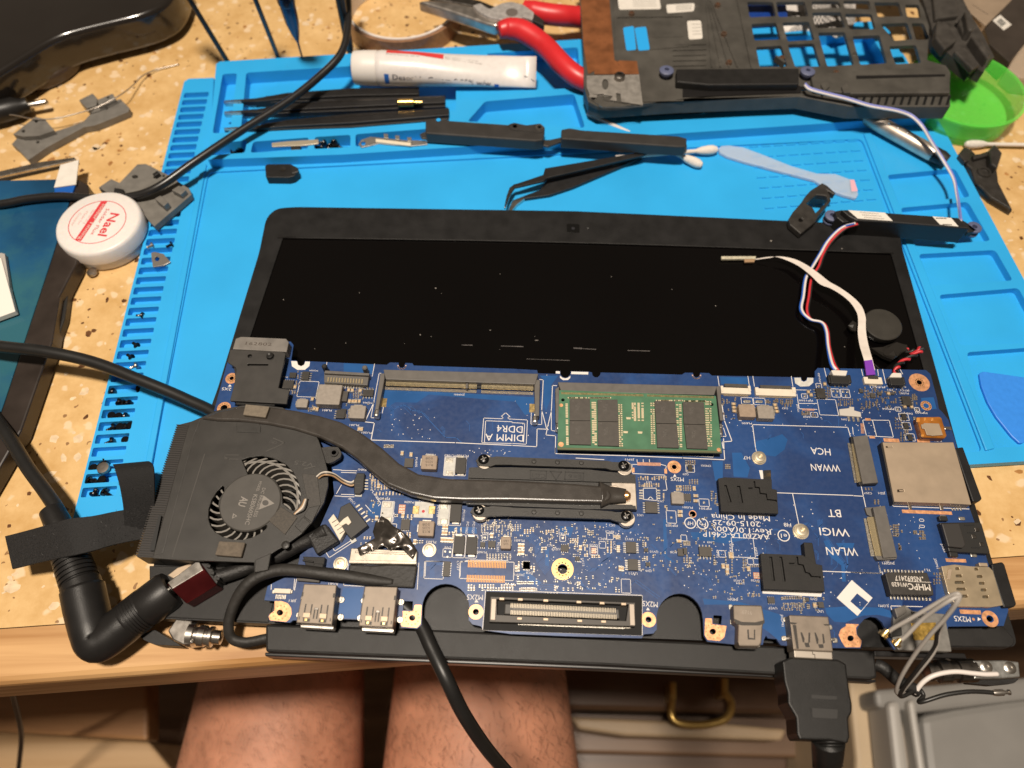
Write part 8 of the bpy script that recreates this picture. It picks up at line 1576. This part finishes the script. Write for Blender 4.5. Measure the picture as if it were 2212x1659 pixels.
for sx, kx in ((-.075, -.155), (.075, -.025)):
    path = catmull([Vector((-.09+sx*.9, -.40, -.262)), Vector((-.09+sx, -.30, -.262)), Vector(((-.09+sx)*.6+kx*.4, -.17, -.262)), Vector((kx*.75+(-.09+sx)*.25, -.075, -.262))], 6)
    V, F = sweep_data(path, 108, 104, ns=24, radii=[1.05-.012*i for i in range(len(path))]); build('shorts_leg', V, F, cloth, person, smooth=True)
# fine leg hair
hairm = mat('leg_hair', (.05, .025, .015), .6); V = []; F = []
for i in range(2600):
    kx, kr = random.choice(((-.163, .92), (-.02, 1.0))); y = random.uniform(-.03, .085); a = random.uniform(.35, 2.8); r = .069*kr
    p = Vector((kx+r*math.cos(a)*1.0, y, -.259+r*math.sin(a)*.96)); d = Vector((random.uniform(-.8, .8)+.4*math.cos(a), random.uniform(-1, -.1), .25*math.sin(a))).normalized()*random.uniform(.005, .011); q = p+d+Vector((0, 0, .0006)); s = Vector((.00009, .00003, .00004)); b = len(V)
    V += [p-s, p+s, q+Vector((0, 0, .0002))]; F.append((b, b+1, b+2))
hr = build('leg_hair', V, F, hairm, person); hr['kind'] = 'stuff'
# wooden stool or cabinet at the left below the table
wcab = wood_mat('cabinet_wood', (.24, .11, .042), (.40, .21, .09), rot=.05, sc=30)
cab = thing('wooden_cabinet', 'brown wooden cabinet top below the left table edge', 'cabinet', P(140, 1560, -330))
zc = -335
prism('cabinet_top', [(-200, 1400), (318, 1390), (318, 1600), (-200, 1570)], zc-25, zc, wcab, cab, bev=3)
prism('cabinet_front', [(-200, 1568), (320, 1602), (400, 1700), (-200, 1700)], zc-380, zc-90, wood_mat('cabinet_pale', (.44, .27, .13), (.60, .40, .22), rot=.05, sc=25), cab, bev=3)
lw = tube('hanging_wire', [P(25, 1450, -60), P(28, 1500, -130), P(42, 1560, -200), P(46, 1600, -260), P(38, 1680, -330)], 1.6, cabm, None, ns=8); tag(lw, 'thin black wire hanging below the left table edge', 'wire')
# wooden chest with brass bail handle
chm = wood_mat('chest_wood', (.06, .028, .013), (.14, .068, .03), rot=.1, sc=20, rough=.4)
ches = thing('wooden_chest', 'dark wooden chest with cream band and brass handle on the floor', 'chest', P(1450, 1560, -560))
zk = -430
prism('chest_top', [(1180, 1440), (1830, 1440), (1830, 1545), (1180, 1530)], zk-120, zk, chm, ches, bev=4)
prism('cream_band', [(1230, 1548), (1560, 1562), (1700, 1575), (1690, 1600), (1350, 1590), (1250, 1575)], zk-130, zk-12, mat('cream_band', (.40, .29, .18), .5, var=.35, scale=12), ches, bev=3)
prism('lower_board', [(1160, 1605), (1840, 1618), (1840, 1800), (1160, 1800)], zk-220, zk-90, chm, ches, bev=4)
prism('middle_board', [(1180, 1530), (1830, 1545), (1840, 1640), (1160, 1625)], zk-180, zk-60, wood_mat('chest_mid', (.09, .048, .026), (.19, .11, .06), rot=.1, sc=20), ches, bev=3)
brass = mat('handle_brass', (.62, .42, .14), .3, .9, var=.1)
tube('bail_handle', [P(1452, 1510, zk+30), P(1450, 1540, zk+32), P(1462, 1560, zk+32), P(1500, 1566, zk+32), P(1545, 1562, zk+32), P(1572, 1548, zk+32), P(1580, 1520, zk+30), P(1568, 1498, zk+28)], 3.2, brass, ches, ns=12)
for u, v in ((1454, 1495), (1566, 1486)): prism('handle_plate', rnd([(u-7, v-22), (u+7, v-22), (u+7, v+20), (u-7, v+20)], 4), zk-5, zk+26, brass, ches, bev=2)
# grey plastic drawer box
gb = thing('drawer_box', 'grey plastic storage box with pale frame below the right table edge', 'box', P(2080, 1570, -460))
gp = mat('box_grey', (.26, .25, .235), .5, var=.06, scale=30); gf = mat('box_frame', (.42, .40, .37), .45)
zg = -330
prism('box_lid', [(1990, 1545), (2060, 1530), (2330, 1490), (2400, 1800), (2020, 1800)], zg-160, zg, gp, gb, bev=6)
prism('box_rim', [(1890, 1490), (2230, 1462), (2330, 1480), (2330, 1500), (1985, 1540), (1895, 1528)], zg-30, zg+12, gp, gb, bev=5)
prism('frame_bar', [(1918, 1515), (1945, 1512), (1985, 1800), (1950, 1800)], zg-20, zg+20, gf, gb, bev=4); prism('frame_bar', [(1962, 1512), (1978, 1510), (2024, 1800), (2005, 1800)], zg-20, zg+20, gf, gb, bev=4)
prism('frame_slot', [(1948, 1528), (1958, 1528), (1966, 1800), (1952, 1800)], zg-22, zg+5, mat('slot_tan', (.30, .25, .2), .5), gb)
bx2 = thing('beige_carton', 'beige carton between the HDMI cable and the grey box', 'carton', P(1870, 1560, -480)); prism('carton', [(1832, 1462), (1888, 1455), (1915, 1560), (1950, 1800), (1845, 1800), (1850, 1640)], -520, -350, mat('carton_beige', (.52, .40, .26), .6, var=.1, scale=20), bx2, bev=4)
prism_w('baseboard', [(-2, .9), (2, .9), (2, .92), (-2, .92)], -719, -600, chm, fl_)
finish_texts()
